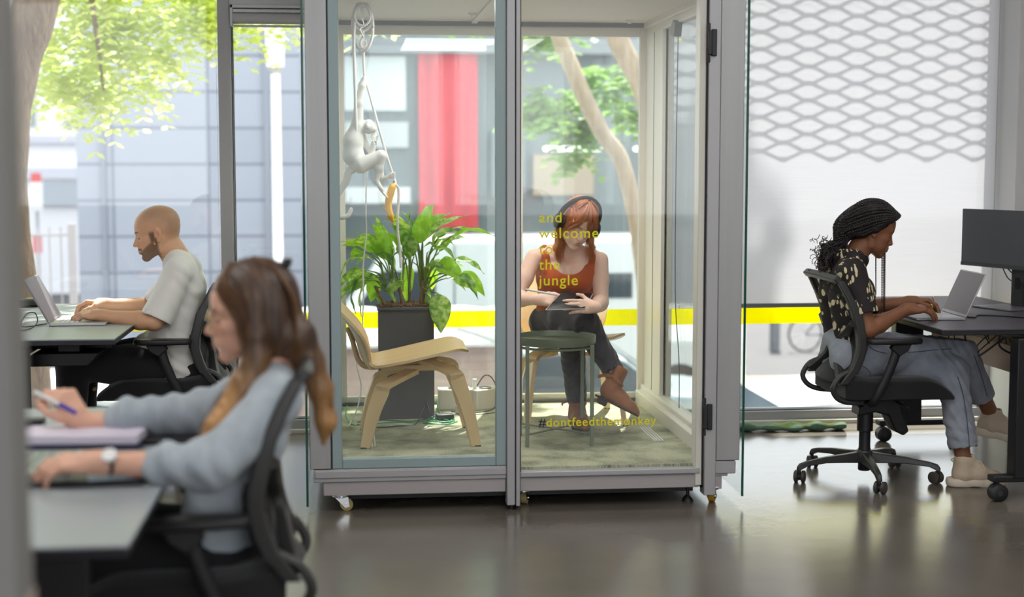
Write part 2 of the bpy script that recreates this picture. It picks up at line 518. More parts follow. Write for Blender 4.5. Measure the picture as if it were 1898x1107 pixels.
# window_1: big pane behind the man; window_2: behind the booth; window_3: right, with the blind
def facade_window(idx, x0, x1, transom=None, rail=0.07):
    f = MB()
    f.box(x0 - 0.034, x0 + 0.034, YF, YF + 0.14, 0, 3.4); f.box(x1 - 0.034, x1 + 0.034, YF + 0.001, YF + 0.14, 0, 3.4)
    f.box(x0, x1, YF + 0.003, YF + 0.137, 0.0, rail); f.box(x0, x1, YF + 0.003, YF + 0.137, 3.30, 3.4)
    if transom: f.box(x0, x1, YF - 0.002, YF + 0.137, transom[0], transom[1])
    w = struct('window_%d' % idx, f, M_ALU, bevel=0.003)
    g = MB(); zz = transom[0] if transom else 3.3
    g.box(x0 + 0.034, x1 - 0.034, YF + 0.085, YF + 0.093, rail, zz)
    if transom and transom[1] < 3.25: g.box(x0 + 0.034, x1 - 0.034, YF + 0.085, YF + 0.093, transom[1], 3.3)
    g.build('glazing', M_GLASS, w)
    k = MB()
    for xx in (x0 + 0.035, x1 - 0.041): k.box(xx, xx + 0.006, YF + 0.074, YF + 0.084, rail, zz)
    k.box(x0 + .035, x1 - .035, YF + 0.02, YF + 0.084, rail, rail + .006)
    k.build('gasket', M_GASKET, w)
    return w
W1 = facade_window(1, -4.2, -0.650)
W2 = facade_window(2, -0.650, 1.64, (2.235, 2.40))
W3 = facade_window(3, 1.64, 3.57)
facade_window(4, -6.9, -4.2)
# slim reveals beside the mullions, floor trim along the facade
struct('trim_1', MB().box(-6.9, 3.57, YF - 0.035, YF + 0.0, 0.0, 0.022), M_ALU_IN, bevel=0.002)
struct('trim_2', MB().box(-0.684, -0.622, YF - 0.012, YF + 0.002, 0.0, 3.4), mat('satin_cover_strip', rgb(165, 163, 164), 0.5, 0.1), bevel=0.002)

# yellow safety band: film on the inside of every pane
M_BAND = mat('yellow_window_film', rgb(255, 240, 0), 0.4, 0, trans=0.9)
_n = M_BAND.node_tree.nodes; _l = M_BAND.node_tree.links          # the film lets some tinted light straight through
_t = _n.new('ShaderNodeBsdfTransparent'); _t.inputs['Color'].default_value = (1, 0.87, 0.0, 1)
_m = _n.new('ShaderNodeMixShader'); _m.inputs[0].default_value = 0.4
_o = _n['Material Output'].inputs['Surface']; _s = _o.links[0].from_socket
_l.new(_s, _m.inputs[1]); _l.new(_t.outputs[0], _m.inputs[2]); _l.new(_m.outputs[0], _o)
def band(w, x0, x1):
    MB().add([(x0 + 0.036, YF + 0.0835, 0.550), (x1 - 0.036, YF + 0.0835, 0.550), (x1 - 0.036, YF + 0.0835, 0.640), (x0 + 0.036, YF + 0.0835, 0.640)], [(0, 1, 2, 3)]).build('yellow_band', M_BAND, w)
band(W1, -4.2, -0.650); band(W2, -0.650, 1.64); band(W3, 1.64, 3.57)

# roller blinds
def blind_mat(name, through=0.0):
    m = bpy.data.materials.new(name); m.use_nodes = True
    N = m.node_tree.nodes; L = m.node_tree.links; N.remove(N['Principled BSDF'])
    tc = N.new('ShaderNodeTexCoord'); mp = N.new('ShaderNodeMapping'); mp.inputs['Scale'].default_value = (3, 1, 160)
    n = N.new('ShaderNodeTexNoise'); n.inputs['Scale'].default_value = 1.0; n.inputs['Detail'].default_value = 2
    L.new(tc.outputs['Object'], mp.inputs['Vector']); L.new(mp.outputs['Vector'], n.inputs['Vector'])
    cr = N.new('ShaderNodeValToRGB'); cr.color_ramp.elements[0].color = (*rgb(226, 225, 232), 1); cr.color_ramp.elements[1].color = (*rgb(236, 235, 242), 1)
    L.new(n.outputs['Fac'], cr.inputs['Fac'])
    d = N.new('ShaderNodeBsdfDiffuse'); t = N.new('ShaderNodeBsdfTranslucent')
    L.new(cr.outputs['Color'], d.inputs['Color']); L.new(cr.outputs['Color'], t.inputs['Color'])
    a = N.new('ShaderNodeMixShader'); a.inputs[0].default_value = 0.245
    L.new(d.outputs[0], a.inputs[1]); L.new(t.outputs[0], a.inputs[2])
    tr = N.new('ShaderNodeBsdfTransparent')
    b = N.new('ShaderNodeMixShader'); b.inputs[0].default_value = through
    L.new(a.outputs[0], b.inputs[1]); L.new(tr.outputs[0], b.inputs[2])
    L.new(b.outputs[0], N['Material Output'].inputs['Surface'])
    return m
M_BLIND = blind_mat('translucent_blind_fabric', 0.03)
M_BARG = mat('dark_blind_bar', rgb(120, 121, 128), 0.5, 0.2)
bl = thing('roller_blind', 'white translucent roller blind drawn almost to the yellow band of the right window', 'roller blind', (2.6, 7.93, 3.3))
MB().add([(1.676, 7.930, 0.672), (3.555, 7.930, 0.672), (3.555, 7.930, 3.28), (1.676, 7.930, 3.28)], [(0, 1, 2, 3)]).build('blind_fabric', M_BLIND, bl, world=True)
MB().box(1.676, 3.555, 7.921, 7.940, 0.650, 0.674).build('bottom_bar', M_BARG, bl, world=True, bevel=0.003)
MB().cyl((1.676, 7.93, 3.31), (3.555, 7.93, 3.31), 0.03).build('roller', M_ALU, bl, world=True)
b2 = thing('roller_blind', 'short rolled-up grey blind at the top of the narrow window beside the booth', 'roller blind', (0.4, 7.93, 2.2))
MB().box(-0.615, 1.60, 7.90, 7.945, 2.245, 2.262).box(-0.615, 1.60, 7.905, 7.945, 2.222, 2.240).box(-0.615, -0.600, 7.90, 7.945, 2.15, 2.262).build('cassette', M_ALU_BR, b2, world=True, bevel=0.002)
MB().cyl((-0.6, 7.928, 2.195), (1.60, 7.928, 2.195), 0.030).build('fabric_roll', mat('grey_blind_roll', rgb(186, 184, 187), 0.7), b2, world=True)
MB().box(-0.598, 1.60, 7.918, 7.936, 2.148, 2.160).build('bottom_bar', M_ALU, b2, world=True, bevel=0.002)
ch = MB(); z = 0.95
while z < 2.17:
    ch.ball((-0.606, 7.912, z), 0.0022, 6); z += 0.009
ch.build('bead_chain', M_WHITE, b2, world=True)

# bead chain of the left pane
bc = thing('bead_chain', 'fine white bead chain hanging along the left edge of the grey window mullion', 'blind chain', (-0.70, 7.925, 3.2))
ch = MB(); z = 0.85
while z < 3.3:
    ch.ball((-0.692, 7.935, z), 0.0024, 6); z += 0.0085
ch.build('chain', M_WHITE, bc, world=True)

# blurred grey post close to the camera on the left
pp = MB().box(-1.30, -0.459, 2.05, 2.15, 0.0, 3.4)
o = struct('wall_partition_end', pp, mat('grey_partition_paint', rgb(132, 130, 127), 0.7), bevel=0.004)
o.rotation_euler = (0, 0, 0)
MB().box(-1.30, -0.4575, 2.045, 2.155, 0.0, 0.84).build('lower_part', mat('pale_taupe', rgb(176, 163, 154), 0.6), o)  # paler taupe over the lower part of the post
# ------------------------------------------------------------------ the glass booth on casters
B = thing('glass_booth', 'walk-in glass booth in an aluminium frame standing on casters, yellow lettering on its door', 'glass booth', (0.72, 6.95, 0))
y0, y1 = 6.06, 7.82
def pbox(name, m, *bs, bevel=0.003, par=None):
    mb = MB()
    for b in bs: mb.box(*b)
    return mb.build(name, m, par or B, world=True, bevel=bevel)
TOP = 2.32
# front
pbox('corner_post', M_ALU_BR, (-0.178, -0.092, y0, y0 + 0.10, 0.190, TOP))
pbox('corner_post', M_ALU_BR, (1.524, 1.626, y0, y0 + 0.10, 0.190, TOP))
pbox('corner_post', M_ALU_IN, (-0.16, -0.055, y1 - 0.10, y1, 0.19, TOP))
pbox('corner_post', M_ALU_IN, (1.553, 1.572, y1 - 0.46, y1 - 0.02, 0.255, 2.115), bevel=0.002)
pbox('corner_post', M_ALU_IN, (1.584, 1.612, y1 - 0.46, y1 - 0.02, 0.255, 2.115))
pbox('post_groove', M_GASKET, (1.5515, 1.5535, y1 - 0.262, y1 - 0.256, 0.262, 2.11), bevel=0)
pbox('centre_post', M_ALU, (0.634, 0.668, y0 - 0.012, y0 + 0.06, 0.022, TOP), (0.672, 0.690, y0 - 0.012, y0 + 0.05, 0.018, TOP))
MB().cyl((0.655, y0 + .02, 0.0), (0.655, y0 + .02, 0.022), 0.011).cyl((0.655, y0 + .02, 0.0), (0.655, y0 + .02, 0.006), 0.016).build('levelling_foot', M_BLACK, B, world=True)
pbox('door_jamb', M_ALU, (1.470, 1.520, y0 - 0.016, y0 + 0.06, 0.045, TOP))
pbox('door_jamb', M_ALU_IN, (1.436, 1.464, y0 + 0.004, y0 + 0.08, 0.085, TOP))
pbox('gasket', M_GASKET, (1.463, 1.471, y0 + 0.0, y0 + 0.05, 0.085, TOP), (0.668, 0.673, y0, y0 + 0.05, 0.03, TOP), (-0.092, -0.087, y0 + .01, y0 + 0.05, 0.19, TOP), (0.690, 0.694, y0, y0 + 0.05, 0.16, TOP), bevel=0)
# fixed front panel frame
pf = pbox('panel_frame', M_TEAL, (-0.087, -0.045, y0 + 0.006, y0 + 0.05, 0.188, TOP), (0.590, 0.634, y0 + 0.006, y0 + 0.05, 0.188, TOP),
     (-0.045, 0.590, y0 + 0.006, y0 + 0.05, 0.188, 0.228), (-0.045, 0.590, y0 + 0.006, y0 + 0.05, 2.26, TOP))
pbox('glass_pane', M_PGLASS, (-0.045, 0.590, y0 + 0.02, y0 + 0.03, 0.228, 2.26), bevel=0, par=pf)
pbox('sill_strip', mat('cream_sill', rgb(226, 222, 200), 0.5), (-0.045, 0.590, y0 + 0.05, y0 + 0.085, 0.2, 0.222), bevel=0.002)
# plinth
pl = MB().box(-0.165, 0.634, y0 + 0.004, y0+0.052, 0.132, 0.187).box(-0.165, -0.1, y0 + 0.053, y1 - .051, 0.132, 0.186).box(0.690, 1.470, y0 + 0.006, y1, 0.132, 0.148).box(-0.099, 0.689, y0 + 0.054, y1 - .051, 0.133, 0.147).box(-0.1, 1.5, y1-.05, y1, 0.132, 0.186)
pl.box(-0.160, 0.634, y0 - 0.002, y0 + 0.05, 0.150, 0.182)
pl.box(0.690, 1.455, y0 - 0.002, y0 + 0.05, 0.137, 0.160)
pl.box(1.470, 1.612, y0 + 0.004, y0+0.1, 0.132, 0.187).box(1.55, 1.612, y0 + 0.101, y1, 0.132, 0.187)
pl.box(1.455, 1.58, y0 + 0.012, y1, 0.120, 0.132)
pl.build('plinth_moulding', M_ALU, B, world=True, bevel=0.004)
pbox('plinth', mat('plinth_aluminium', rgb(176, 170, 170), 0.45, 0.2), (-0.125, 0.632, y0 + 0.012, y1 - 0.02, 0.075, 0.132), (0.692, 1.455, y0 + 0.012, y1 - 0.02, 0.075, 0.132), (1.47, 1.555, y0 + 0.014, y1 - 0.02, 0.065, 0.12))
pbox('under_tray', M_BLACKM, (-0.05, 1.45, y0 + 0.10, y1 - 0.1, 0.040, 0.074), bevel=0)
# carpet floor
def carpet_mat():
    m = bpy.data.materials.new('woven_green_grey_carpet'); m.use_nodes = True
    N = m.node_tree.nodes; L = m.node_tree.links; b = N['Principled BSDF']
    tc = N.new('ShaderNodeTexCoord'); mp = N.new('ShaderNodeMapping'); mp.inputs['Scale'].default_value = (160, 330, 1)
    n1 = N.new('ShaderNodeTexNoise'); n1.inputs['Scale'].default_value = 1.0; n1.inputs['Detail'].default_value = 2
    n2 = N.new('ShaderNodeTexNoise'); n2.inputs['Scale'].default_value = 7; n2.inputs['Detail'].default_value = 4
    L.new(tc.outputs['Object'], mp.inputs['Vector']); L.new(mp.outputs['Vector'], n1.inputs['Vector']); L.new(tc.outputs['Object'], n2.inputs['Vector'])
    ad = N.new('ShaderNodeMath'); ad.operation = 'MULTIPLY_ADD'; ad.inputs[1].default_value = 0.8
    L.new(n1.outputs['Fac'], ad.inputs[0]); L.new(n2.outputs['Fac'], ad.inputs[2])
    cr = N.new('ShaderNodeValToRGB')
    cr.color_ramp.elements[0].position = 0.55; cr.color_ramp.elements[0].color = (*rgb(82, 86, 70), 1)
    cr.color_ramp.elements[1].position = 1.2; cr.color_ramp.elements[1].color = (*rgb(186, 186, 158), 1)
    L.new(ad.outputs[0], cr.inputs['Fac']); L.new(cr.outputs['Color'], b.inputs['Base Color'])
    bp = N.new('ShaderNodeBump'); bp.inputs['Strength'].default_value = 0.6; bp.inputs['Distance'].default_value = 0.002
    L.new(n1.outputs['Fac'], bp.inputs['Height']); L.new(bp.outputs['Normal'], b.inputs['Normal'])
    b.inputs['Roughness'].default_value = 0.95; b.inputs['Specular IOR Level'].default_value = 0.1
    return m
MB().box(-0.10, 1.545, y0 + 0.052, y1 - 0.06, 0.15, 0.170).build('carpet', carpet_mat(), B, world=True)
for xx in (0.055, 1.375):
    g = MB()
    for i in range(4): g.box(xx + i * 0.013, xx + i * 0.013 + 0.006, 6.62, 6.98, 0.170, 0.1735)
    g.build('floor_vent', M_WHITE, B, world=True)
# ceiling
pbox('ceiling_panel', mat('booth_ceiling_white', rgb(226, 222, 216), 0.7), (-0.16, 1.60, y0 + 0.1, y1 - 0.02, 2.175, 2.22), (0.63, 0.66, y0+0.1, y1, 2.165, 2.175), bevel=0.002)
pbox('top_beam', M_ALU, (-0.178, 1.626, y0, y0 + 0.1, 2.32, 2.40), (-0.178, 1.626, y1 - 0.1, y1, 2.22, 2.40), (-0.178, -0.09, y0 + .101, y1 - .101, 2.25, 2.40), (1.54, 1.626, y0 + .101, y1 - .101, 2.232, 2.40))
for x, y in ((0.60, 7.35), (1.43, 7.6)):
    MB().ball((x, y, 2.172), (0.016, 0.016, 0.018), 14).lathe([(0.0, 2.168), (0.022, 2.168), (0.022, 2.176), (0.0, 2.176)], (x, y, 0)).build('detector_dome', M_WHITE, B, world=True)
# back frame and panes
bf = pbox('rear_frame', M_ALU_IN, (-0.058, -0.030, y1 - 0.04, y1, 0.17, 2.17), (0.755, 0.90, y1 - 0.04, y1, 0.17, 2.17), (1.522, 1.556, y1 - 0.04, y1, 0.17, 2.17),
     (-0.058, 1.556, y1 - 0.038, y1 - .002, 0.185, 0.215), (-0.058, 1.556, y1 - 0.038, y1 - .002, 2.105, 2.152), bevel=0.002)
pbox('glass_pane', M_PGLASS, (-0.030, 0.755, y1 - 0.025, y1 - 0.015, 0.215, 2.105), (0.90, 1.522, y1 - 0.025, y1 - 0.015, 0.215, 2.105), bevel=0, par=bf)
pbox('rear_sill', mat('dark_sill', rgb(92, 92, 86), 0.5, 0.3), (-0.10, 1.556, y1 - 0.055, y1 - 0.041, 0.165, 0.186), bevel=0.001)
pbox('head_strip', mat('dark_sill', (0, 0, 0)), (-0.10, 1.556, y1 - 0.05, y1 - .041, 2.152, 2.175), bevel=0.001)
# right side: rail, glass, top rail
pbox('side_rail', M_ALU_IN, (1.535, 1.60, y0 + 0.1, y1 - 0.02, 0.17, 0.262), (1.505, 1.56, y0 + 0.1, y1 - 0.06, 0.165, 0.235), bevel=0.006)
pbox('side_rail', M_ALU_IN, (1.555, 1.60, y0 + 0.1, y1 - 0.02, 2.11, 2.23), (1.535, 1.60, y0 + 0.1, y1 - 0.06, 2.145, 2.23), bevel=0.004)
pbox('side_glass', M_PGLASS, (1.575, 1.583, y0 + 0.1, y1 - 0.02, 0.262, 2.11), bevel=0)
pbox('side_rail', M_ALU_IN, (-0.165, -0.11, y0 + 0.102, y1 - 0.102, 0.188, 0.262))
pbox('side_rail', M_ALU_IN, (-0.165, -0.11, y0 + 0.102, y1 - 0.102, 2.11, 2.249))
pbox('side_glass', M_PGLASS, (-0.145, -0.137, y0 + 0.1, y1 - 0.02, 0.262, 2.11), bevel=0)
# outer glass sheets, hanging past the plinth
for xx in (-0.190, 1.640):
    g = pbox('outer_glass', M_PGLASS, (xx - 0.004, xx + 0.004, y0 + 0.003, y1 + .02, 0.035, 2.42), bevel=0)
    pbox('glass_edge', M_GEDGE, (xx - 0.0045, xx + 0.0045, y0 - 0.003, y0 + 0.003, 0.035, 2.42), bevel=0, par=g)
# door: frameless glass leaf with hinges and lettering
dr = pbox('door', glass_mat('door_glass', (0.98, 0.985, 0.98), 0.24), (0.694, 1.436, y0 - 0.006, y0 + 0.002, 0.166, 2.30), bevel=0)
for zc in (0.382, 1.937):
    h = 0.055
    MB().box(1.478, 1.500, y0 - 0.030, y0 - 0.014, zc - h, zc + h).box(1.462, 1.480, y0 - 0.03, y0 + .002, zc - h + .006, zc + h - .006).box(1.462, 1.474, y0 - 0.024, y0 - .008, zc - h - 0.025, zc + h + 0.025).build('hinge', M_BLACK, dr, world=True, bevel=0.003)
M_LET = mat('yellow_lettering', rgb(246, 236, 24), 0.6, trans=0.15)
def letters(txt, x, z, size, m, spacing=1.0, y=y0 - 0.0075, name='lettering', par=dr, rot=(90, 0, 0), depth=0.0004, align='LEFT'):
    cu = bpy.data.curves.new(name, 'FONT'); cu.body = txt; cu.size = size; cu.extrude = depth; cu.space_character = spacing; cu.align_x = align
    cu.offset = size * 0.008
    o = bpy.data.objects.new(name, cu); COL.objects.link(o); o.parent = par
    off = world_offset(par); o.location = Vector((x, y, z)) - off
    o.rotation_euler = [math.radians(a) for a in rot]; cu.materials.append(m)
    dg = bpy.context.evaluated_depsgraph_get(); me = bpy.data.meshes.new_from_object(o.evaluated_get(dg))
    q = bpy.data.objects.new(name, me); COL.objects.link(q); q.parent = par
    q.location = o.location; q.rotation_euler = o.rotation_euler
    bpy.data.objects.remove(o)
    return q
for i, w in enumerate(('and', 'welcome', 'to', 'the', 'jungle')):
    letters(w, 0.767, 1.202 - i * 0.0650, 0.062, M_LET, 1.12)
letters('#', 0.767, 0.352, 0.052, mat('black_lettering', rgb(20, 20, 20), 0.6))
letters('dontfeedthemonkey', 0.798, 0.352, 0.052, M_LET, 1.10)
# casters
def booth_caster(x, y, yaw, wm):
    c = Matrix.Rotation(yaw, 3, 'Z')
    def T(p): return Vector((x, y, 0)) + c @ Vector(p)
    m = MB(); m.lathe([(0.0, 0.070), (0.036, 0.070), (0.036, 0.062), (0.026, 0.058), (0, .058)], (x, y, 0))
    for s in (-1, 1):
        q = [T((a, s * 0.017, b)) for a, b in ((-0.028, 0.062), (0.028, 0.062), (0.034, 0.018), (0.016, 0.014))]
        r = [T((a, s * 0.0145, b)) for a, b in ((-0.028, 0.062), (0.028, 0.062), (0.034, 0.018), (0.016, 0.014))]
        m.add(q + r, [(0, 1, 2, 3), (7, 6, 5, 4), (0, 4, 5, 1), (1, 5, 6, 2), (2, 6, 7, 3), (3, 7, 4, 0)])
    m.box(x - .03, x + .03, y - .03, y + .03, .0695, .077)
    o = m.build('caster', M_CHROME, B, world=True)
    w = MB(); cc = T((0.024, 0, 0.026)); ax = c @ Vector((0, 1, 0))
    w.tube([cc - ax * 0.013, cc - ax * 0.011, cc + ax * 0.011, cc + ax * 0.013], [0.022, 0.026, 0.026, 0.022], 24)
    w.build('wheel', wm, o, world=True)
    MB().tube([cc - ax * 0.02, cc + ax * 0.02], [0.009, 0.009], 12).build('axle', M_CHROME, o, world=True)
M_AMB = mat('amber_polyurethane', rgb(196, 142, 40), 0.35); M_AMB2 = mat('pale_yellow_wheel', rgb(186, 170, 112), 0.4)
booth_caster(-0.055, 6.125, math.radians(10), M_AMB2); booth_caster(1.512, 6.10, math.radians(60), M_AMB)
booth_caster(0.715, 6.15, math.radians(70), M_AMB2); booth_caster(-0.05, 7.72, 0.3, M_AMB); booth_caster(1.50, 7.72, 1.2, M_AMB)
MB().lathe([(0.026, 0), (0.022, 0.012), (0.008, 0.026), (0.006, 0.08)], (1.425, 6.15, 0), n=16).build('levelling_foot', M_BLACK, B, world=True)
# corded sensor on the right glass
MB().tube(spline([(1.565, 7.06, 2.12), (1.565, 7.08, 1.4), (1.566, 7.07, 0.8), (1.567, 6.98, 0.5), (1.568, 6.97, 0.263)], 6), 0.0022, 6).build('glass_cable', mat('dark_grey_cable', rgb(70, 72, 74), 0.5), B, world=True)
MB().prism([(7.03, 2.045), (7.10, 2.055), (7.11, 2.09), (7.05, 2.125), (7.0, 2.11)], 1.535, 1.573, 'x').build('cable_clip', mat('grey_clip', rgb(128, 134, 128), 0.6), B, world=True, bevel=0.003)
# ------------------------------------------------------------------ street outside
GZ = -2.1
M_ASPH = mat('pale_asphalt', rgb(80, 79, 80), 0.9, noise=(0.6, 0.10))
struct('ground', MB().box(-40, 50, 8.25, 90, GZ - 0.3, GZ), M_ASPH)
struct('kerb', MB().box(-40, 50, 18.6, 18.9, GZ, GZ + 0.13), mat('kerb_stone', rgb(190, 186, 178), 0.9))
struct('lawn', MB().box(3.0, 40, 19.2, 23.5, GZ, GZ + 0.05), mat('dry_grass', rgb(140, 138, 96), 0.95, noise=(1.5, 0.35), col2=rgb(170, 150, 128)), smooth=False)

def panel_mat(name, c, cj, sx, sz, off=0.0, joint=0.03, rough=0.35):
    """cladding with thin joints"""
    m = bpy.data.materials.new(name); m.use_nodes = True
    N = m.node_tree.nodes; L = m.node_tree.links; b = N['Principled BSDF']
    tc = N.new('ShaderNodeTexCoord'); mp = N.new('ShaderNodeMapping')
    mp.inputs['Rotation'].default_value = (math.radians(90), 0, 0)
    L.new(tc.outputs['Object'], mp.inputs['Vector'])
    br = N.new('ShaderNodeTexBrick'); br.offset = off; br.inputs['Scale'].default_value = 1.0
    br.inputs['Brick Width'].default_value = sx; br.inputs['Row Height'].default_value = sz
    br.inputs['Mortar Size'].default_value = joint / 2; br.inputs['Mortar Smooth'].default_value = 0.2
    br.inputs['Color1'].default_value = (*c, 1); br.inputs['Color2'].default_value = (*[v * 1.06 for v in c], 1); br.inputs['Mortar'].default_value = (*cj, 1)
    L.new(mp.outputs['Vector'], br.inputs['Vector']); L.new(br.outputs['Color'], b.inputs['Base Color'])
    b.inputs['Roughness'].default_value = rough
    return m

bd = thing('panelled_building', 'grey-blue building clad in large flat panels across the street behind the bald man', 'building', (-2.3, 24.6, GZ))
MB().box(-4.39, -0.20, 24.6, 34, GZ, 9.0).build('wall', panel_mat('grey_blue_cladding', rgb(158, 163, 176), rgb(120, 124, 138), 1.52, 0.585, joint=0.045), bd, world=True)
MB().box(-1.40, -1.30, 24.54, 24.6, GZ, 9).box(-0.62, -0.55, 24.54, 24.6, GZ, 9).box(-4.0, -3.93, 24.55, 24.6, GZ, 9).build('pilaster_strip', mat('cladding_strip', rgb(140, 145, 158), 0.5), bd, world=True)
for i, (a, b2, c, d) in enumerate(((-0.50, -0.34, 0.6, 1.25), (-0.52, -0.36, -0.5, 0.2))):
    w = MB().box(a, b2, 24.52, 24.6, c, d).build('window', mat('pale_window_pane', rgb(225, 232, 236), 0.2), bd, world=True)
sc = thing('security_camera', 'white security camera on a bracket high on the grey panelled building', 'security camera', (-3.85, 24.4, 3.2))
MB().obox((-3.72, 24.15, 3.22), (0.46, 0.16, 0.15), Euler((0, math.radians(18), 0)).to_matrix()).build('camera_housing', M_WHITE, sc, world=True, bevel=0.02)
MB().cyl((-3.74, 24.2, 3.15), (-3.74, 24.25, 2.98), 0.05).cyl((-3.74, 24.25, 3.0), (-3.74, 24.59, 3.0), 0.04).build('bracket', M_WHITE, sc, world=True)

rb = thing('slate_building', 'dark slate grey building behind the booth carrying the tall red banner', 'building', (3.5, 26.6, GZ))
M_SL = mat('slate_cladding', rgb(116, 126, 130), 0.5, noise=(0.5, 0.08))
MB().box(-0.20, 5.6, 26.6, 36, GZ, 9.0).build('wall', M_SL, rb, world=True)
MB().box(-0.20, 5.6, 26.2, 26.6, 3.35, 3.62).build('cornice', mat('grey_cornice', rgb(150, 156, 162), 0.6), rb, world=True)
for i, (a, b2, c, d, col) in enumerate(((-0.1, 0.98, 2.35, 3.3, (226, 232, 232)), (-0.1, 1.02, 1.70, 2.15, (206, 208, 210)), (-0.1, 1.05, 0.72, 1.0, (240, 242, 242)), (3.7, 4.0, 1.7, 2.6, (88, 86, 86)), (3.25, 4.35, 0.85, 1.58, (176, 160, 140)), (2.5, 3.1, .8, 2.0, (128, 140, 148)))):
    MB().box(a, b2, 26.48, 26.6, c, d).build('window' if i not in (4,) else 'timber_panel', mat('facade_fill_%d' % i, rgb(*col), 0.35), rb, world=True)
MB().box(-0.1, 1.0, 26.45, 26.6, -0.02, 0.07).build('yellow_strip', mat('yellow_facade_strip', rgb(225, 215, 60), 0.5), rb, world=True)
M_LAMP = mat('lit_tube', (1, 1, 1), 0.4, emit=((1, 0.98, 0.92), 2.2))
lt = thing('strip_light', 'lit white strip lamps in a row under the dark building canopy', 'strip light', (3.7, 26.3, 1.65))
for a, b2 in ((3.42, 4.22), (4.30, 4.46), (4.56, 4.68), (5.05, 5.6)):
    MB().box(a, b2, 26.30, 26.42, 1.64, 1.72).build('lamp_tube', M_LAMP, lt, world=True, bevel=0.03)
rn = thing('red_banner', 'tall red banner hanging on the dark building seen through the booth', 'banner', (1.72, 26.5, 3.4))
MB().grid(lambda u, v: (1.205 + u * 1.045, 26.44 + 0.02 * math.sin(u * 19) + 0.015 * math.sin(v * 9 + u * 5), 0.275 + v * 3.125), 24, 20).build('banner_cloth', mat('red_banner_cloth', rgb(226, 74, 86), 0.7, noise=(1.2, 0.22), stretch=(4, 1, 0.4)), rn, world=True)
MB().box(1.18, 2.28, 26.44, 26.6, 3.39, 3.44).build('banner_rail', mat('grey_cornice', (0, 0, 0)), rn, world=True)

# far white building on the left
wb_ = thing('white_building', 'pale white building far down the street behind the tree trunk', 'building', (-9.5, 41, GZ))
MB().box(-16, -4.2, 41, 50, GZ, 14).build('wall', mat('white_render', rgb(236, 236, 240), 0.8), wb_, world=True)
for x in (-9.3, -7.6, -6.9 + 0.2):
    f = MB().box(x, x + 0.95, 40.9, 41, 2.4, 4.0).build('window', mat('grey_window_frame', rgb(150, 156, 158), 0.5), wb_, world=True)
    MB().box(x + 0.08, x + 0.87, 40.86, 40.9, 2.48, 3.92).build('pane', mat('greenish_pane', rgb(176, 192, 158), 0.2), f, world=True)
MB().box(-16, -4.2, 40.8, 41, 1.95, 2.15).box(-16, -4.2, 40.8, 41, 1.0, 1.3).build('ledge', mat('grey_ledge', rgb(190, 192, 204), 0.6), wb_, world=True)
MB().box(-8.4, -5.4, 40.85, 41, 0.3, 0.9).build('shop_front', mat('shop_glass', rgb(150, 160, 170), 0.3), wb_, world=True)
rs = thing('street_sign', 'small red and white sign on a post beyond the iron fence', 'sign', (-6.35, 31, GZ))
MB().box(-6.44, -6.24, 31.0, 31.04, 1.04, 1.22).build('red_plate', mat('sign_red', rgb(214, 60, 60), 0.5), rs, world=True)
MB().box(-6.46, -6.22, 31.0, 31.04, 0.45, 1.04).build('white_plate', M_WHITE, rs, world=True)
MB().box(-6.44, -6.26, 30.99, 31.03, -0.4, -0.05).build('pink_plate', mat('sign_pink', rgb(226, 150, 150), 0.5), rs, world=True)
MB().cyl((-6.35, 31.06, GZ), (-6.35, 31.06, 1.25), 0.03).build('post', M_ALU, rs, world=True)

fe = thing('iron_fence', 'thin dark iron railing fence behind the tree trunk', 'fence', (-4.4, 18.5, GZ))
fm = MB(); x = -5.4
while x < -3.45:
    fm.cyl((x, 18.5, GZ), (x, 18.5, 0.66), 0.010, n=6); x += 0.135
fm.build('railing_bars', mat('grey_iron', rgb(176, 170, 174), 0.6), fe, world=True)
for zz in (0.55, -1.9): MB().box(-5.4, -3.4, 18.485, 18.515, zz, zz + 0.03).build('rail', mat('grey_iron', (0, 0, 0)), fe, world=True)
MB().box(-3.42, -3.33, 18.46, 18.54, GZ, 0.70).build('gate_post', mat('grey_iron', (0, 0, 0)), fe, world=True)

lp = thing('street_lamp', 'slim white street lamp post standing left of the booth', 'street lamp', (-0.79, 16.2, GZ))
MB().cyl((-0.79, 16.2, GZ), (-0.79, 16.2, 2.42), 0.062, 0.05, 12).build('pole', mat('white_pole', rgb(232, 232, 236), 0.4), lp, world=True)
MB().lathe([(0.045, 2.38), (0.075, 2.42), (0.075, 2.46)], (-0.79, 16.2, 0)).build('collar', M_ALU, lp, world=True)
MB().lathe([(0.095, 2.46), (0.105, 2.95), (0.06, 3.0)], (-0.79, 16.2, 0)).build('lamp_head', mat('white_pole', (1, 1, 1)), lp, world=True)

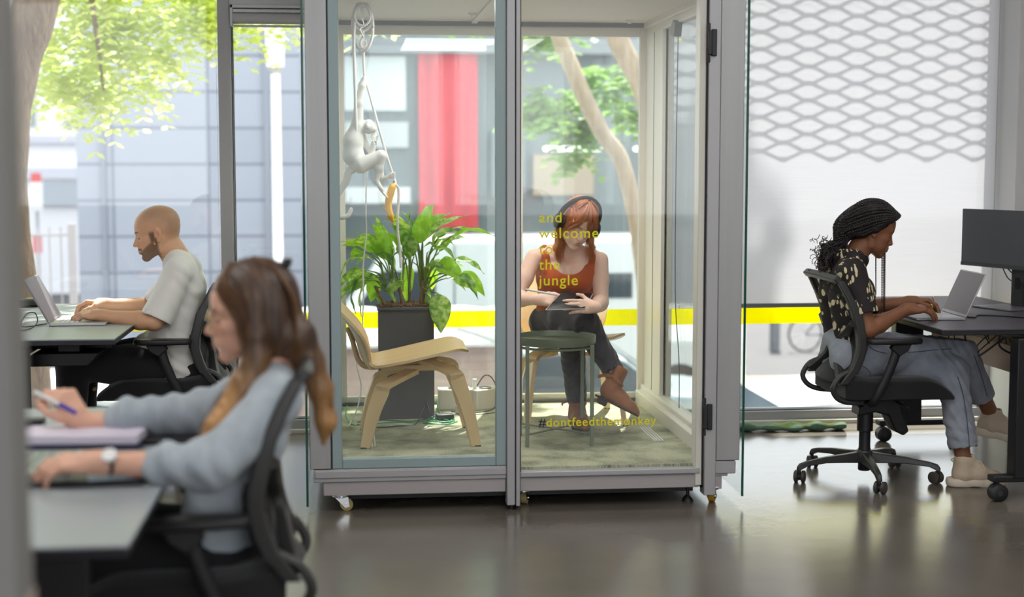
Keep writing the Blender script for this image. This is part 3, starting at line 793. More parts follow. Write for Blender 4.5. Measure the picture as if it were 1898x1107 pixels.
# ------------------------------------------------------------------ vehicles
M_CARG = mat('car_window', rgb(58, 68, 76), 0.08)
M_TYRE = mat('tyre_rubber', rgb(44, 44, 46), 0.8); M_RIM = mat('wheel_rim', rgb(200, 202, 206), 0.3, 0.6)
def car(name, label, loc, rotz, paint, L=4.4, H=1.48, W=1.78):
    t = thing(name, label, 'car', loc, rotz)
    h = H
    prof = [(-.50, .30), (-.495, .52), (-.47, .60), (-.40, .63), (-.28, .66), (-.17, .90), (-.10, .985), (.0, 1.0), (.14, .985), (.27, .93), (.38, .72), (.47, .68), (.495, .60), (.50, .35), (.47, .20), (-.47, .20)]
    n = len(prof)
    def ring(y, s, zs): return [(p[0] * L, y, 0.2 * 0 + (p[1] if p[1] < .66 else .66 + (p[1] - .66) * 1.0) * h * zs) for p in prof]
    secs = []
    for y in (-1, -0.93, -0.7, 0, 0.7, 0.93, 1):
        r = []
        for p in prof:
            z = p[1]; yy = y * W / 2
            if z > .66: yy *= 1 - 0.62 * (z - .66)      # tumblehome
            r.append((p[0] * L * (1 - 0.04 * abs(y) ** 4), yy, z * h * (1 if abs(y) < .95 else 0.985)))
        secs.append(r)
    m = MB(); vs = [p for r in secs for p in r]; fs = []
    for i in range(len(secs) - 1):
        for j in range(n): fs.append((i * n + j, (i + 1) * n + j, (i + 1) * n + (j + 1) % n, i * n + (j + 1) % n))
    fs.append(tuple(range(n - 1, -1, -1))[::-1]); fs.append(tuple((len(secs) - 1) * n + j for j in range(n)))
    m.add(vs, fs); m.build('car_body', paint, t, bevel=0.03, fix=True, seg=3)
    for sgn in (-1, 1):
        yy = lambda z: sgn * (W / 2 * (1 - 0.62 * (z - .66)) + 0.006)
        for q in ([(-.245, .68), (-.15, .90), (-.10, .95), (-.02, .955), (-.02, .68)], [(0, .68), (0, .955), (.12, .94), (.24, .88), (.33, .70)]):
            g = MB(); a = [(p[0] * L, yy(p[1]), p[1] * h) for p in q]; b = [(p[0] * L, yy(p[1]) - sgn * 0.02, p[1] * h) for p in q]
            k = len(q); g.add(a + b, [tuple(range(k)), tuple(range(2 * k - 1, k - 1, -1))] + [(i, (i + 1) % k, k + (i + 1) % k, k + i) for i in range(k)])
            g.build('side_window', M_CARG, t, fix=True)
        for xx in (-.31, .31):
            w = MB().lathe([(0.20, -0.09), (0.31, -0.10), (0.325, -0.06), (0.325, 0.06), (0.31, 0.10), (0.20, 0.09)], (xx * L, sgn * (W / 2 - 0.09), 0.325), 'y', 28).build('wheel', M_TYRE, t)
            MB().lathe([(0.0, -0.105), (0.205, -0.10), (0.205, 0.10), (0.0, 0.105)], (xx * L, sgn * (W / 2 - 0.09), 0.325), 'y', 20).build('rim', M_RIM, w)
    MB().grid(lambda u, v: ((-.275 + u * 0.115) * L, (v - .5) * W * 0.82, (.70 + u * 0.235) * h + 0.012), 2, 2, 0.012).build('windscreen', M_CARG, t)
    MB().grid(lambda u, v: ((.285 + u * 0.085) * L, (v - .5) * W * 0.80, (.915 - u * 0.18) * h + 0.012), 2, 2, 0.012).build('rear_window', M_CARG, t)
    for sgn in (-1, 1):
        MB().ball((-.475 * L, sgn * 0.62, .50 * h), (0.10, 0.16, 0.07), 10).build('headlamp', mat('headlamp_glass', rgb(230, 235, 240), 0.1), t)
    return t
car('parked_car', 'white car parked close outside the window behind the woman in jeans', (4.45, 13.3, GZ), 0.0, mat('white_car_paint', rgb(240, 240, 242), 0.15, coat=0.5))
car('parked_car', 'pale blue-grey car parked outside behind the woman with the tablet', (2.35, 16.9, GZ), math.pi, mat('blue_grey_car_paint', rgb(176, 188, 194), 0.2, coat=0.5))
car('parked_car', 'light grey car seen through the lower left window beside the desk', (-3.3, 14.6, GZ), 0.0, mat('light_grey_car_paint', rgb(214, 218, 220), 0.2, coat=0.5))
car('parked_car', 'silver car parked across the street beyond the bicycles', (11.9, 24.0, GZ), 0.0, mat('silver_car_paint', rgb(200, 202, 205), 0.2, 0.3))

vn = thing('delivery_van', 'pale grey delivery van standing across the street behind the booth', 'van', (2.5, 21.3, GZ))
prof = [(-3.0, .35), (-3.0, 1.05), (-2.75, 1.25), (-2.2, 2.0), (-1.95, 2.42), (-1.5, 2.48), (3.0, 2.48), (3.05, 2.3), (3.05, .35)]
MB().prism([(2.5 + a, GZ + b) for a, b in prof], 20.4, 22.3, 'y').build('van_body', mat('pale_van_paint', rgb(216, 219, 222), 0.35), vn, world=True, bevel=0.06, fix=True)
MB().prism([(2.5 + a, GZ + b) for a, b in ((-2.55, 1.35), (-2.1, 2.05), (-1.35, 2.05), (-1.35, 1.35))], 20.385, 20.41, 'y').build('side_window', M_CARG, vn, world=True, fix=True)
MB().box(3.1, 3.9, 20.385, 20.41, GZ + 1.65, GZ + 2.0).build('side_window', M_CARG, vn, world=True)
MB().box(1.4, 1.42, 20.39, 20.41, GZ + .5, GZ + 2.4).box(2.9, 2.92, 20.39, 20.41, GZ + .5, GZ + 2.4).build('door_seam', mat('grey_seam', rgb(120, 122, 126), 0.6), vn, world=True)
for xx in (0.3, 4.6):
    w = MB().lathe([(0.2, -.12), (.34, -.12), (.36, -.08), (.36, .08), (.34, .12), (.2, .12)], (xx, 20.5, GZ + .36), 'y', 24).build('wheel', M_TYRE, vn, world=True)
    MB().lathe([(0.0, -.125), (.2, -.12), (.2, .12), (0, .125)], (xx, 20.5, GZ + .36), 'y', 20).build('rim', M_RIM, w, world=True)

lw = thing('low_wall', 'low pinkish wall under a bright white slab outside the booth', 'wall', (0.1, 14.1, GZ))
MB().box(-1.2, 1.55, 14.0, 14.3, GZ, -0.30).build('wall_body', panel_mat('pinkish_brick', rgb(196, 168, 158), rgb(176, 160, 150), 0.25, 0.075, 0.5, 0.012, 0.9), lw, world=True)
MB().grid(lambda u, v: (-1.25 + u * 2.9, 13.9 + v * 2.2, -0.28 + v * 0.12 + 0.03 * abs(math.sin(u * 17)) * v), 40, 8, 0.03).build('white_cover', mat('white_tarpaulin', rgb(242, 242, 242), 0.6), lw, world=True)
MB().tube([(0.98, 13.95, -0.12), (1.55, 13.95, -0.30)], 0.03, 8).build('white_strut', M_WHITE, lw, world=True)

bo = thing('bollard', 'grey steel bollard on the pavement near the bicycles', 'bollard', (7.95, 27.2, GZ))
MB().cyl((7.95, 27.2, GZ), (7.95, 27.2, GZ + 1.0), 0.10, 0.10, 12).lathe([(0.12, GZ + 1.0), (0.12, GZ + 1.05), (0.05, GZ + 1.1)], (7.95, 27.2, 0)).build('post', mat('bollard_grey', rgb(120, 124, 128), 0.6), bo, world=True)

def bicycle(label, loc, rz, col):
    t = thing('bicycle', label, 'bicycle', loc, rz, None)
    mt = mat('bike_' + str(col), rgb(*col), 0.4)
    A, Bk, C_, S, H = (-.52, 0, .34), (.52, 0, .34), (-.05, 0, .30), (-.17, 0, .80), (.36, 0, .86)
    for c in (A, Bk):
        w = MB().tube([(c[0] + .33 * math.cos(a * math.pi / 16), 0, c[2] + .33 * math.sin(a * math.pi / 16)) for a in range(32)], 0.02, 6, closed=True).build('wheel', M_TYRE, t)
        s = MB()
        for a in range(10): s.cyl(c, (c[0] + .32 * math.cos(a * math.pi / 5), 0, c[2] + .32 * math.sin(a * math.pi / 5)), 0.003, n=4)
        s.build('spokes', M_CHROME, w)
    f = MB()
    for a, b in ((A, C_), (A, (-.15, 0, .74)), (C_, S), (C_, (.38, 0, .74)), ((-.15, 0, .72), (.36, 0, .82)), (H, (.42, 0, .60)), ((.42, 0, .60), Bk)): f.cyl(a, b, 0.018, n=8)
    f.build('frame', mt, t)
    MB().tube(spline([(.33, -.25, .95), (.40, -.12, .93), (.36, 0, .90), (.40, .12, .93), (.33, .25, .95)], 3), 0.013, 6).cyl((.36, 0, .84), (.36, 0, .91), .014).build('handlebar', M_BLACK, t)
    MB().ball((-.19, 0, .84), (.13, .07, .035), 10).build('saddle', M_BLACK, t)
    MB().box(-.10, .0, -.09, -.07, .22, .24).box(-.06, -.04, -.08, .08, .29, .31).box(-.06, .04, .07, .09, .36, .38).build('pedals', M_BLACK, t)
    return t
bicycle('bicycle parked on the pavement with its round wheel facing the window', (8.95, 26.9, GZ), 0.1, (110, 104, 112))
bicycle('blue bicycle leaning beside the other one behind the office chair', (10.1, 27.5, GZ), -0.5, (90, 130, 170))

# ------------------------------------------------------------------ expanded metal screen outside the right window
def metal_screen():
    px, pz = 0.272, 0.0915; hw, hh = px / 2, pz / 2; m = MB()
    X0, X1, Z0, Z1, Y, th = 1.25, 4.3, 2.305, 4.45, 8.42, 0.008
    def bar(a, b, w):
        d = Vector((b[0] - a[0], 0, b[1] - a[1])); n = Vector((-d.z, 0, d.x)).normalized() * w / 2
        A, Bv = Vector((a[0], Y, a[1])), Vector((b[0], Y, b[1])); o = Vector((0, th / 2, 0))
        m.add([A - n - o, Bv - n - o, Bv + n - o, A + n - o, A - n + o, Bv - n + o, Bv + n + o, A + n + o], [(0, 1, 2, 3), (7, 6, 5, 4), (0, 4, 5, 1), (1, 5, 6, 2), (2, 6, 7, 3), (3, 7, 4, 0)])
    nx = int((X1 - X0) / px); nz = int((Z1 - Z0) / pz)
    for i in range(nx):
        for j in range(nz):
            c = (X0 + (i + .5) * px, Z0 + (j + .5) * pz); e = 0.14 * hw
            for sx in (-1, 1):
                for sz in (-1, 1):
                    a = (c[0] + sx * (hw - e), c[1] + sz * 0.0); b = (c[0] + sx * e, c[1] + sz * hh)
                    bar((c[0] + sx * hw, c[1] + sz * 0.001), a, 0.013) if sz > 0 else None
                    bar(a, b, 0.0085)
            bar((c[0] - e, c[1] + hh), (c[0] + e, c[1] + hh), 0.013)
            if j == 0: bar((c[0] - e, c[1] - hh), (c[0] + e, c[1] - hh), 0.016)
    return m
sm = metal_screen().build('expanded_metal_screen', mat('galvanised_steel', rgb(130, 130, 136), 0.5, 0.4), smooth=False)
tag(sm, 'expanded metal sun screen whose diamond shadows fall on the white blind', 'metal screen')

# ------------------------------------------------------------------ trees
M_BARK = mat('bark', rgb(150, 128, 106), 0.95, noise=(9, 0.30), bump=(14, 1.0, 0.03), stretch=(3, 3, 0.8))
M_BARK2 = mat('pale_bark', rgb(176, 156, 134), 0.95, noise=(6, 0.2), bump=(12, 0.8, 0.03), stretch=(3, 3, 0.8))
M_LEAF = mat('yellow_green_leaves', rgb(228, 236, 150), 0.5, trans=0.65, noise=(3, 0.2))
M_LEAF2 = mat('green_leaves', rgb(140, 176, 82), 0.5, trans=0.5, noise=(2, 0.25))
def sprays(mb, c, r, n, rnd, leaf=(0.055, 0.020), pairs=6, droop=0.5):
    for i in range(n):
        p = Vector(c) + Vector([rnd.gauss(0, 0.45) * r[k] for k in range(3)])
        a = rnd.uniform(0, 2 * math.pi); d = Vector((math.cos(a), math.sin(a), -rnd.uniform(0, 1) * droop)).normalized()
        sd = d.cross(Vector((0, 0, 1))).normalized(); L_ = leaf[0] * rnd.uniform(.75, 1.25)
        for k in range(pairs):
            q = p + d * (L_ * 0.62 * k) - Vector((0, 0, 0.012 * k * k * droop * L_ * 8))
            for s in (-1, 1):
                e = (sd * s * 0.85 + d * 0.5 + Vector((0, 0, rnd.uniform(-.5, .1)))).normalized(); w = e.cross(Vector((rnd.uniform(-.5, .5), rnd.uniform(-.5, .5), 1))).normalized() * leaf[1]
                mb.add([q, q + e * L_ * .5 + w, q + e * L_, q + e * L_ * .5 - w], [(0, 1, 2, 3)])
def branches(mb, base, targets, rnd, r0):
    for t_ in targets:
        b, t2 = Vector(base), Vector(t_); mid = (b + t2) / 2 + Vector((rnd.uniform(-.2, .2), rnd.uniform(-.2, .2), rnd.uniform(0.0, .4)))
        P = spline([b, mid, t2], 5); mb.tube(P, [r0 * (1 - 0.85 * i / (len(P) - 1)) for i in range(len(P))], 6)
rnd = random.Random(5)
T1 = thing('street_tree', 'leaning tree with rough bark and bright yellow-green leaves just outside the left window', 'tree', (-2.05, 9.9, GZ))
tp = spline([(-2.02, 9.9, GZ), (-2.03, 9.9, -0.6), (-2.075, 9.92, 0.1), (-2.13, 9.93, 0.62), (-2.165, 9.94, 1.25), (-2.14, 9.95, 1.9), (-2.00, 9.97, 2.5), (-1.80, 10.0, 3.3), (-1.5, 10.2, 4.3)], 6)
rr = [0.15, 0.11, 0.095, 0.09, 0.075, 0.11, 0.15, 0.14, 0.08]
RR = [np.interp(i / (len(tp) - 1) * 8, range(9), rr) * (1 + 0.05 * math.sin(i * 1.7)) for i in range(len(tp))]
MB().tube(tp, RR, 18).build('trunk', M_BARK, T1, world=True)
cl1 = [(-2.0, 11.6, 2.85, .55), (-1.7, 11.8, 2.55, .40), (-1.95, 12.0, 2.25, .28), (-1.9, 11.9, 1.98, .16), (-2.2, 11.7, 2.05, .2), (-1.45, 12.0, 2.30, .20), (-1.15, 12.0, 2.75, .38), (-0.9, 12.0, 2.62, .25), (-1.25, 11.9, 2.48, .18), (-0.75, 12.2, 3.0, .4), (-2.35, 11.9, 2.45, .3), (-1.5, 12.0, 3.1, .6), (-2.3, 12.0, 3.2, .5), (-0.45, 12.2, 2.80, .20), (-0.25, 12.2, 2.66, .14), (0.05, 12.3, 2.75, .15), (-1.62, 12.0, 2.06, .12), (-2.35, 12, 2.15, .2)]
fo = MB()
for x, y, z, r in cl1: sprays(fo, (x, y, z), (r, r * .9, r * .55), int(50 * (r / .3) ** 1.5), rnd, (0.080, 0.026), 6, 0.8)
up = [(-2.6, 11.5, 5.2, 1.2), (-1.0, 11.2, 5.6, 1.3), (0.4, 11.6, 6.4, 1.1), (-1.8, 10.6, 6.8, 1.3), (0.3, 10.8, 5.0, .7), (-3.6, 10.8, 6.0, 1.1), (0.9, 11.0, 7.6, .8)]
for x, y, z, r in up: sprays(fo, (x, y, z), (r, r, r * .6), int(110 * r), rnd, (0.11, 0.045), 5)
o = fo.build('foliage', M_LEAF, T1, world=True, smooth=False); o['kind'] = 'stuff'
bm_ = MB(); branches(bm_, (-1.8, 10.0, 3.3), [c[:3] for c in up] + [cl1[0][:3], cl1[6][:3], cl1[9][:3], cl1[3][:3]], rnd, 0.05); bm_.build('branches', M_BARK, T1, world=True)

T2 = thing('street_tree', 'slanting pale-barked tree in green leaf seen through the right half of the booth', 'tree', (2.95, 14.3, GZ))
tp = spline([(3.05, 14.6, GZ), (2.86, 14.3, 0.2), (2.62, 14.1, 1.35), (2.36, 14.0, 1.75), (2.1, 14.0, 2.3), (1.92, 14.1, 2.9), (1.9, 14.2, 4.2), (2.5, 14.1, 6.5), (3.4, 14, 9.5), (3.50, 14, 11.3)], 5)
MB().tube(tp, [max(0.03, 0.078 - 0.0008 * max(0, i - 20)) for i in range(len(tp))], 10).build('trunk', M_BARK2, T2, world=True)
MB().tube(spline([(3.05, 14.9, GZ), (3.1, 14.9, 0.5), (3.0, 14.9, 2.0), (2.62, 14.9, 2.9), (2.5, 14.8, 4.5)], 5), 0.11, 10).build('second_stem', M_BARK2, T2, world=True)
fo = MB()
for x, y, z, r in ((2.15, 15.5, 2.05, .30), (2.45, 15.6, 1.75, .28), (1.95, 15.5, 1.95, .2), (2.75, 15.6, 2.3, .3), (2.0, 15.5, 2.8, .3), (2.9, 15.7, 2.0, .22), (1.25, 15.5, 3.05, .26), (1.5, 15.4, 3.0, .2), (2.3, 15.4, 1.5, .12)): sprays(fo, (x, y, z), (r, r, r * .7), int(30 * (r / .3) ** 1.4), rnd, (0.11, 0.05), 5)
for x, y, z, r in ((3.50, 14.0, 11.8, .20), (3.48, 14.2, 11.35, .26), (3.52, 13.9, 10.9, .22), (3.72, 14.1, 10.6, .24), (3.45, 14.0, 10.45, .24), (3.95, 14.1, 10.5, .14)): sprays(fo, (x, y, z), (r, r, r), int(330 * r), rnd, (0.085, 0.05), 4, .6)
for x, y, z, r in ((2.6, 13.5, 8.6, .9), (1.6, 14.2, 8.0, .9), (2.0, 14.6, 6.6, .8)): sprays(fo, (x, y, z), (r, r, r * .8), int(190 * r), rnd, (0.15, 0.075), 5)
o = fo.build('foliage', M_LEAF2, T2, world=True, smooth=False); o['kind'] = 'stuff'
# ------------------------------------------------------------------ office chairs
M_CHF = mat('charcoal_chair_frame', rgb(50, 49, 49), 0.42, noise=(6, 0.05))
M_SEAT = mat('black_seat_fabric', rgb(22, 22, 25), 0.9, sheen=0.2, bump=(400, 0.3, 0.001))
def mesh_cloth():
    m = bpy.data.materials.new('black_mesh_cloth'); m.use_nodes = True
    N = m.node_tree.nodes; L = m.node_tree.links; b = N['Principled BSDF']
    b.inputs['Base Color'].default_value = (*rgb(40, 38, 38), 1); b.inputs['Roughness'].default_value = 0.8
    t = N.new('ShaderNodeBsdfTransparent'); ms = N.new('ShaderNodeMixShader'); ms.inputs[0].default_value = 0.22
    L.new(b.outputs[0], ms.inputs[1]); L.new(t.outputs[0], ms.inputs[2]); L.new(ms.outputs[0], N['Material Output'].inputs['Surface'])
    return m
M_NET = mesh_cloth()
def back_x(z):   # side profile of the backrest
    return float(np.interp(z, [.46, .50, .55, .65, .79, .92, .96], [-.185, -.155, -.115, -.088, -.123, -.190, -.215]))
def office_chair(name, label, loc, rotz, base_rot=-26.0, group='mesh-backed office chairs'):
    t = thing(name, label, 'office chair', loc, rotz, group)
    # base
    b = MB().lathe([(0.0, .135), (.034, .135), (.042, .12), (.044, .085), (.03, .075), (0, .075)], (0.0, 0, 0), n=24)
    b.build('hub', M_CHF, t)
    for k in range(5):
        a = math.radians(base_rot + 72 * k); c, s = math.cos(a), math.sin(a); m = MB()
        prof = [(.03, .128, .078, .024), (.10, .120, .082, .022), (.20, .112, .085, .019), (.29, .098, .076, .016), (.325, .088, .060, .014), (.338, .072, .055, .012)]
        vs = []
        for r, zt, zb, w in prof:
            for (q, z) in ((-w, zb), (w, zb), (w * .7, zt), (-w * .7, zt)): vs.append((c * r - s * q, s * r + c * q, z))
        fs = [(0, 3, 2, 1), tuple(len(vs) - 4 + i for i in range(4))]
        for i in range(len(prof) - 1):
            for j in range(4): fs.append((i * 4 + j, i * 4 + (j + 1) % 4, i * 4 + 4 + (j + 1) % 4, i * 4 + 4 + j))
        leg = m.add(vs, fs).build('base_leg', M_CHF, t, bevel=0.004, fix=True)
        x, y = c * .328, s * .328; ra = a + (0.9 if k % 2 else -0.6)
        ax = Vector((-math.sin(ra), math.cos(ra), 0)); fw = Vector((math.cos(ra), math.sin(ra), 0))
        cc = Vector((x, y, .028)) - fw * .012
        cs = MB().cyl((x, y, .045), (x, y, .075), .008)
        cs.tube([cc - ax * .006, cc + ax * .006], .018, 12).build('caster', M_BLACK, t)
        for sg in (-1, 1):
            MB().tube([cc + ax * sg * .008, cc + ax * sg * .010, cc + ax * sg * .022, cc + ax * sg * .026], [.024, .028, .028, .020], 20).build('caster_wheel', mat('grey_brown_wheel', rgb(70, 64, 62), 0.5), t)
    MB().lathe([(.025, .04), (.028, .045), (.028, .14), (.026, .15), (.026, .22), (.036, .225), (.036, .30), (.034, .335), (0, .335)], n=20).build('gas_column', M_BLACKM, t)
    # mechanism
    MB().prism([(-.05, .30), (-.045, .345), (-.01, .36), (.02, .365), (.02, .42), (.17, .42), (.20, .38), (.15, .335), (.19, .225), (.165, .205), (.125, .225), (.09, .30), (.03, .315)], -.055, .055, 'y').build('tilt_mechanism', M_BLACKM, t, bevel=0.008, fix=True)
    MB().tube(spline([(.10, -.06, .38), (.10, -.20, .37), (.11, -.25, .36)], 4), .007, 8).build('lever', M_BLACK, t)
    # seat
    def seatpt(u, v, top):
        x = -.17 + u * .505; y = (v - .5) * .49
        rnd_ = max(0, (abs(v - .5) * 2 - .8) / .2); xe = max(0, (u - .88) / .12)
        hw = 1 - 0.12 * max(0, (u - .75) / .25) ** 2 - 0.10 * max(0, (.2 - u) / .2) ** 2
        z = .500 - 0.012 * (1 - (2 * v - 1) ** 2) - .075 * max(0, (u - .72) / .28) ** 1.8 - 0.02 * rnd_ ** 2 + 0.015 * max(0, (.25 - u) / .25)
        if not top: z = .405 - .012 * max(0, (u - .8) / .2) + 0.02 * rnd_ ** 2 * 0
        return (x, y * hw, z)
    m = MB(); nu, nv = 20, 14; vs = []
    for top in (True, False):
        for i in range(nu + 1):
            for j in range(nv + 1): vs.append(seatpt(i / nu, j / nv, top))
    o = (nu + 1) * (nv + 1); W = nv + 1; fs = []
    for i in range(nu):
        for j in range(nv):
            a = i * W + j; fs.append((a, a + W, a + W + 1, a + 1)); fs.append((o + a, o + a + 1, o + a + W + 1, o + a + W))
    for i in range(nu):
        a = i * W; fs.append((a, o + a, o + a + W, a + W)); a += nv; fs.append((a, a + W, o + a + W, o + a))
    for j in range(nv):
        a = j; fs.append((a, a + 1, o + a + 1, o + a)); a = nu * W + j; fs.append((a, o + a, o + a + 1, a + 1))
    m.add(vs, fs).build('seat', M_SEAT, t, bevel=0.016, fix=True, seg=4, smooth=True, angle=60)
    MB().box(-.15, .30, -.20, .20, .392, .408).build('seat_shell', M_BLACK, t, bevel=.006)
    # backrest: frame rails, top bar, brace
    zs = [.47, .50, .54, .58, .63, .68, .73, .79, .85, .90, .93]
    for sg in (-1, 1):
        vs = []
        for z in zs:
            x = back_x(z); w = .016 + .010 * (1 - abs(z - .70) / .25) if abs(z - .7) < .25 else .016
            d = .030 if z < .85 else .024
            yy = sg * (.222 - 0.012 * max(0, (z - .85) / .1))
            for dx, dy in ((-d, -w), (d * .45, -w * .8), (d * .45, w * .8), (-d, w)): vs.append((x + dx, yy + dy, z))
        n = len(zs); fs = [(3, 2, 1, 0), (4 * n - 4, 4 * n - 3, 4 * n - 2, 4 * n - 1)]
        for i in range(n - 1):
            for j in range(4): fs.append((i * 4 + j, i * 4 + (j + 1) % 4, i * 4 + 4 + (j + 1) % 4, i * 4 + 4 + j))
        MB().add(vs, fs).build('back_frame_rail', M_CHF, t, bevel=.007, fix=True, seg=3)
    MB().grid(lambda u, v: (back_x(.93) - .010 - .014 * math.sin(math.pi * v) - 0.02 * (u), (v - .5) * .452, .925 + .022 * u + .006 * math.sin(math.pi * v)), 3, 14, .030).build('back_top_bar', M_CHF, t, bevel=.006)
    def bp(z, y): return (back_x(z) - .022 - .030 * math.cos(y / .22 * math.pi / 2), y, z)
    for sg in (-1, 1):
        MB().tube(spline([bp(.74, sg * .212), bp(.70, sg * .15), bp(.665, sg * .07), bp(.63, sg * .035), bp(.58, sg * .05), bp(.53, sg * .13), bp(.49, sg * .205)], 5), .017, 8, sx=1.6).build('back_brace', M_CHF, t)
    MB().grid(lambda u, v: (back_x(.50 + u * .43) - .006 - .045 * math.sin(math.pi * v) * (0.5 + .5 * math.sin(math.pi * min(1, u * 1.2))), (v - .5) * .43, .50 + u * .43), 16, 12).build('back_mesh', M_NET, t)
    MB().grid(lambda u, v: (back_x(.47 + u * .22) + .012 - .05 * math.sin(math.pi * v), (v - .5) * .40, .47 + u * .22), 8, 12, .02).build('lumbar_pad', M_SEAT, t, bevel=.004)
    for sg in (-1, 1):
        MB().tube(spline([(-.135, sg * .215, .535), (-.155, sg * .218, .528), (-.20, sg * .222, .505), (-.228, sg * .222, .455), (-.21, sg * .215, .415), (-.165, sg * .205, .392), (-.09, sg * .19, .385), (.02, sg * .15, .388)], 6), .0125, 10).build('rear_loop', M_CHF, t)
        MB().cyl((-.135, sg * .195, .535), (-.135, sg * .238, .535), .018).build('pivot', M_BLACK, t)
        MB().tube(spline([(.045, sg * .262, .650), (.035, sg * .264, .60), (.005, sg * .264, .52), (-.035, sg * .258, .43), (-.055, sg * .235, .385), (-.06, sg * .16, .378)], 5), [.024, .024, .024, .023, .023, .022, .022, .021, .021, .021, .021, .02, .02, .02, .02, .02, .02, .02, .02, .02, .02, .02, .02, .02, .02, .02], 10, sx=.6, upv=(1, 0, 0)).build('arm_post', M_BLACKM, t)
        MB().prism([(.010, .636), (.022, .655), (.105, .655), (.09, .625), (.05, .60)], sg * .265 - .018, sg * .265 + .018, 'y').build('arm_bracket', M_BLACKM, t, bevel=.005, fix=True)
        pts = [(-.085, -.030), (-.09, 0), (-.085, .030), (.0, .042), (.12, .040), (.152, .022), (.158, 0), (.152, -.022), (.12, -.040), (.0, -.042)]
        MB().prism([(p[0], sg * .265 + p[1]) for p in pts], .655, .680, 'z').build('arm_pad', M_BLACK, t, bevel=.009, fix=True, seg=3)
    return t
CH = office_chair('office_chair', 'charcoal mesh-back office chair under the woman in jeans at the right', (2.33, 6.5, 0), 0.0)
c2 = copy_tree(CH); c2.location = (-0.80, 6.90, 0); c2.rotation_euler = (0, 0, math.pi); c2['label'] = 'black mesh-back office chair the bald man in the white shirt sits on'
c2.location.z = -0.03
c3 = copy_tree(CH); c3.location = (-0.34, 3.60, 0); c3.rotation_euler = (0, 0, math.pi + 0.06); c3['label'] = 'blurred black office chair under the long-haired woman nearest the camera'
c3.scale = (1, 1, 1.03)
for ch in c3.children:
    if ch.name.startswith('arm_'): ch.location.z -= .045
c2.location.z = 0.0; c2.scale = (1, 1, 0.985)

# ------------------------------------------------------------------ desks
M_DESKW = mat('pale_desk_laminate', rgb(146, 153, 158), 0.36, spec=0.5, noise=(3, 0.02))
M_DESKB = mat('dark_desk_linoleum', rgb(70, 66, 74), 0.45, noise=(4, 0.05))
M_EDGE = mat('black_desk_edge', rgb(26, 24, 32), 0.5)
def desk(label, x0, x1, ya, yb, top, zt=.74, side=1, legs=(), rail=True, ch=0.0):
    """side=+1: the user sits at x1, side=-1: at x0"""
    t = thing('desk', label, 'desk', ((x0 + x1) / 2, (ya + yb) / 2, 0))
    e = x1 if side > 0 else x0; s = side
    poly = [(x0, ya), (x1, ya), (x1, yb), (x0, yb)]
    if ch: poly = [(x0, ya), (x1 - ch, ya), (x1, ya + ch * 1.6), (x1, yb), (x0, yb)]
    MB().prism(poly, zt - .006, zt, 'z').build('desk_top', top, t, world=True, bevel=.0015, fix=True)
    MB().prism([(a + (.002 if a < (x0 + x1) / 2 else -.002), b + (.002 if b < (ya + yb) / 2 else -.002)) for a, b in poly], zt - .026, zt - .0062, 'z').build('desk_edge', M_EDGE, t, world=True, fix=True, bevel=.003)
    return t
def desk_leg(t, xc, yc, cast=True, w=.06, foot=True, zt=.71, wx=.06, shift=0.0):
    MB().box(xc - wx, xc + wx, yc - .035, yc + .035, .10, zt).build('leg', M_BLACKM, t, world=True, bevel=.005)
    if foot:
        MB().box(xc - .30, xc + .30, yc - .032, yc + .032, .075, .105).build('foot_bar', M_BLACKM, t, world=True, bevel=.005)
        MB().box(xc - .33, xc + .33, yc - .02, yc + .02, zt - .0, zt + .004).build('top_bar', M_BLACKM, t, world=True)
    if cast:
        for sx in ((-.0 + shift), .27):
            cx = xc + sx
            c = MB().cyl((cx, yc - .03, .05), (cx, yc - .03, .08), .008).box(cx - .012, cx + .012, yc - .035, yc - .018, .03, .07)
            o = c.build('caster', M_BLACK, t, world=True)
            MB().tube([(cx, yc - .052, .036), (cx, yc - .048, .036), (cx, yc - .006, .036), (cx, yc - .002, .036)], [.028, .036, .036, .028], 22).build('caster_wheel', M_BLACK, o, world=True)
            MB().tube([(cx, yc - .0535, .036), (cx, yc - .050, .036)], [.012, .014], 16).build('hub_cap', M_CHF, o, world=True)
DR = desk('dark desk with black legs holding the laptop and large monitor at the right', 2.487, 3.29, 6.02, 7.56, M_DESKB, side=-1)
MB().box(2.815, 2.945, 5.995, 6.075, .095, .70).build('leg', M_BLACKM, DR, world=True, bevel=.005)
MB().box(2.80, 2.95, 7.38, 7.45, .09, .70).build('leg', M_BLACKM, DR, world=True, bevel=.005)
for yy in (6.035, 7.415):
    MB().box(2.725, 3.20, yy - .032, yy + .032, .078, .106).build('foot_bar', M_BLACKM, DR, world=True, bevel=.005)
    for cx in (2.745, 3.15):
        o = MB().cyl((cx, yy - .03, .05), (cx, yy - .03, .08), .008).box(cx - .012, cx + .012, yy - .035, yy - .018, .03, .075).build('caster', M_BLACK, DR, world=True)
        MB().tube([(cx, yy - .062, .038), (cx, yy - .058, .038), (cx, yy - .012, .038), (cx, yy - .006, .038)], [.030, .038, .038, .030], 22).build('caster_wheel', M_BLACK, o, world=True)
        MB().tube([(cx, yy - .0635, .038), (cx, yy - .060, .038)], [.012, .014], 16).build('hub_cap', M_CHF, o, world=True)
MB().box(2.60, 3.20, 7.36, 7.40, .62, .714).box(2.86, 2.90, 6.07, 7.40, .675, .714).build('frame_beam', M_BLACKM, DR, world=True, bevel=.004)
MB().box(2.70, 2.78, 6.40, 7.10, .700, .714).build('lift_box', M_BLACK, DR, world=True, bevel=.004)
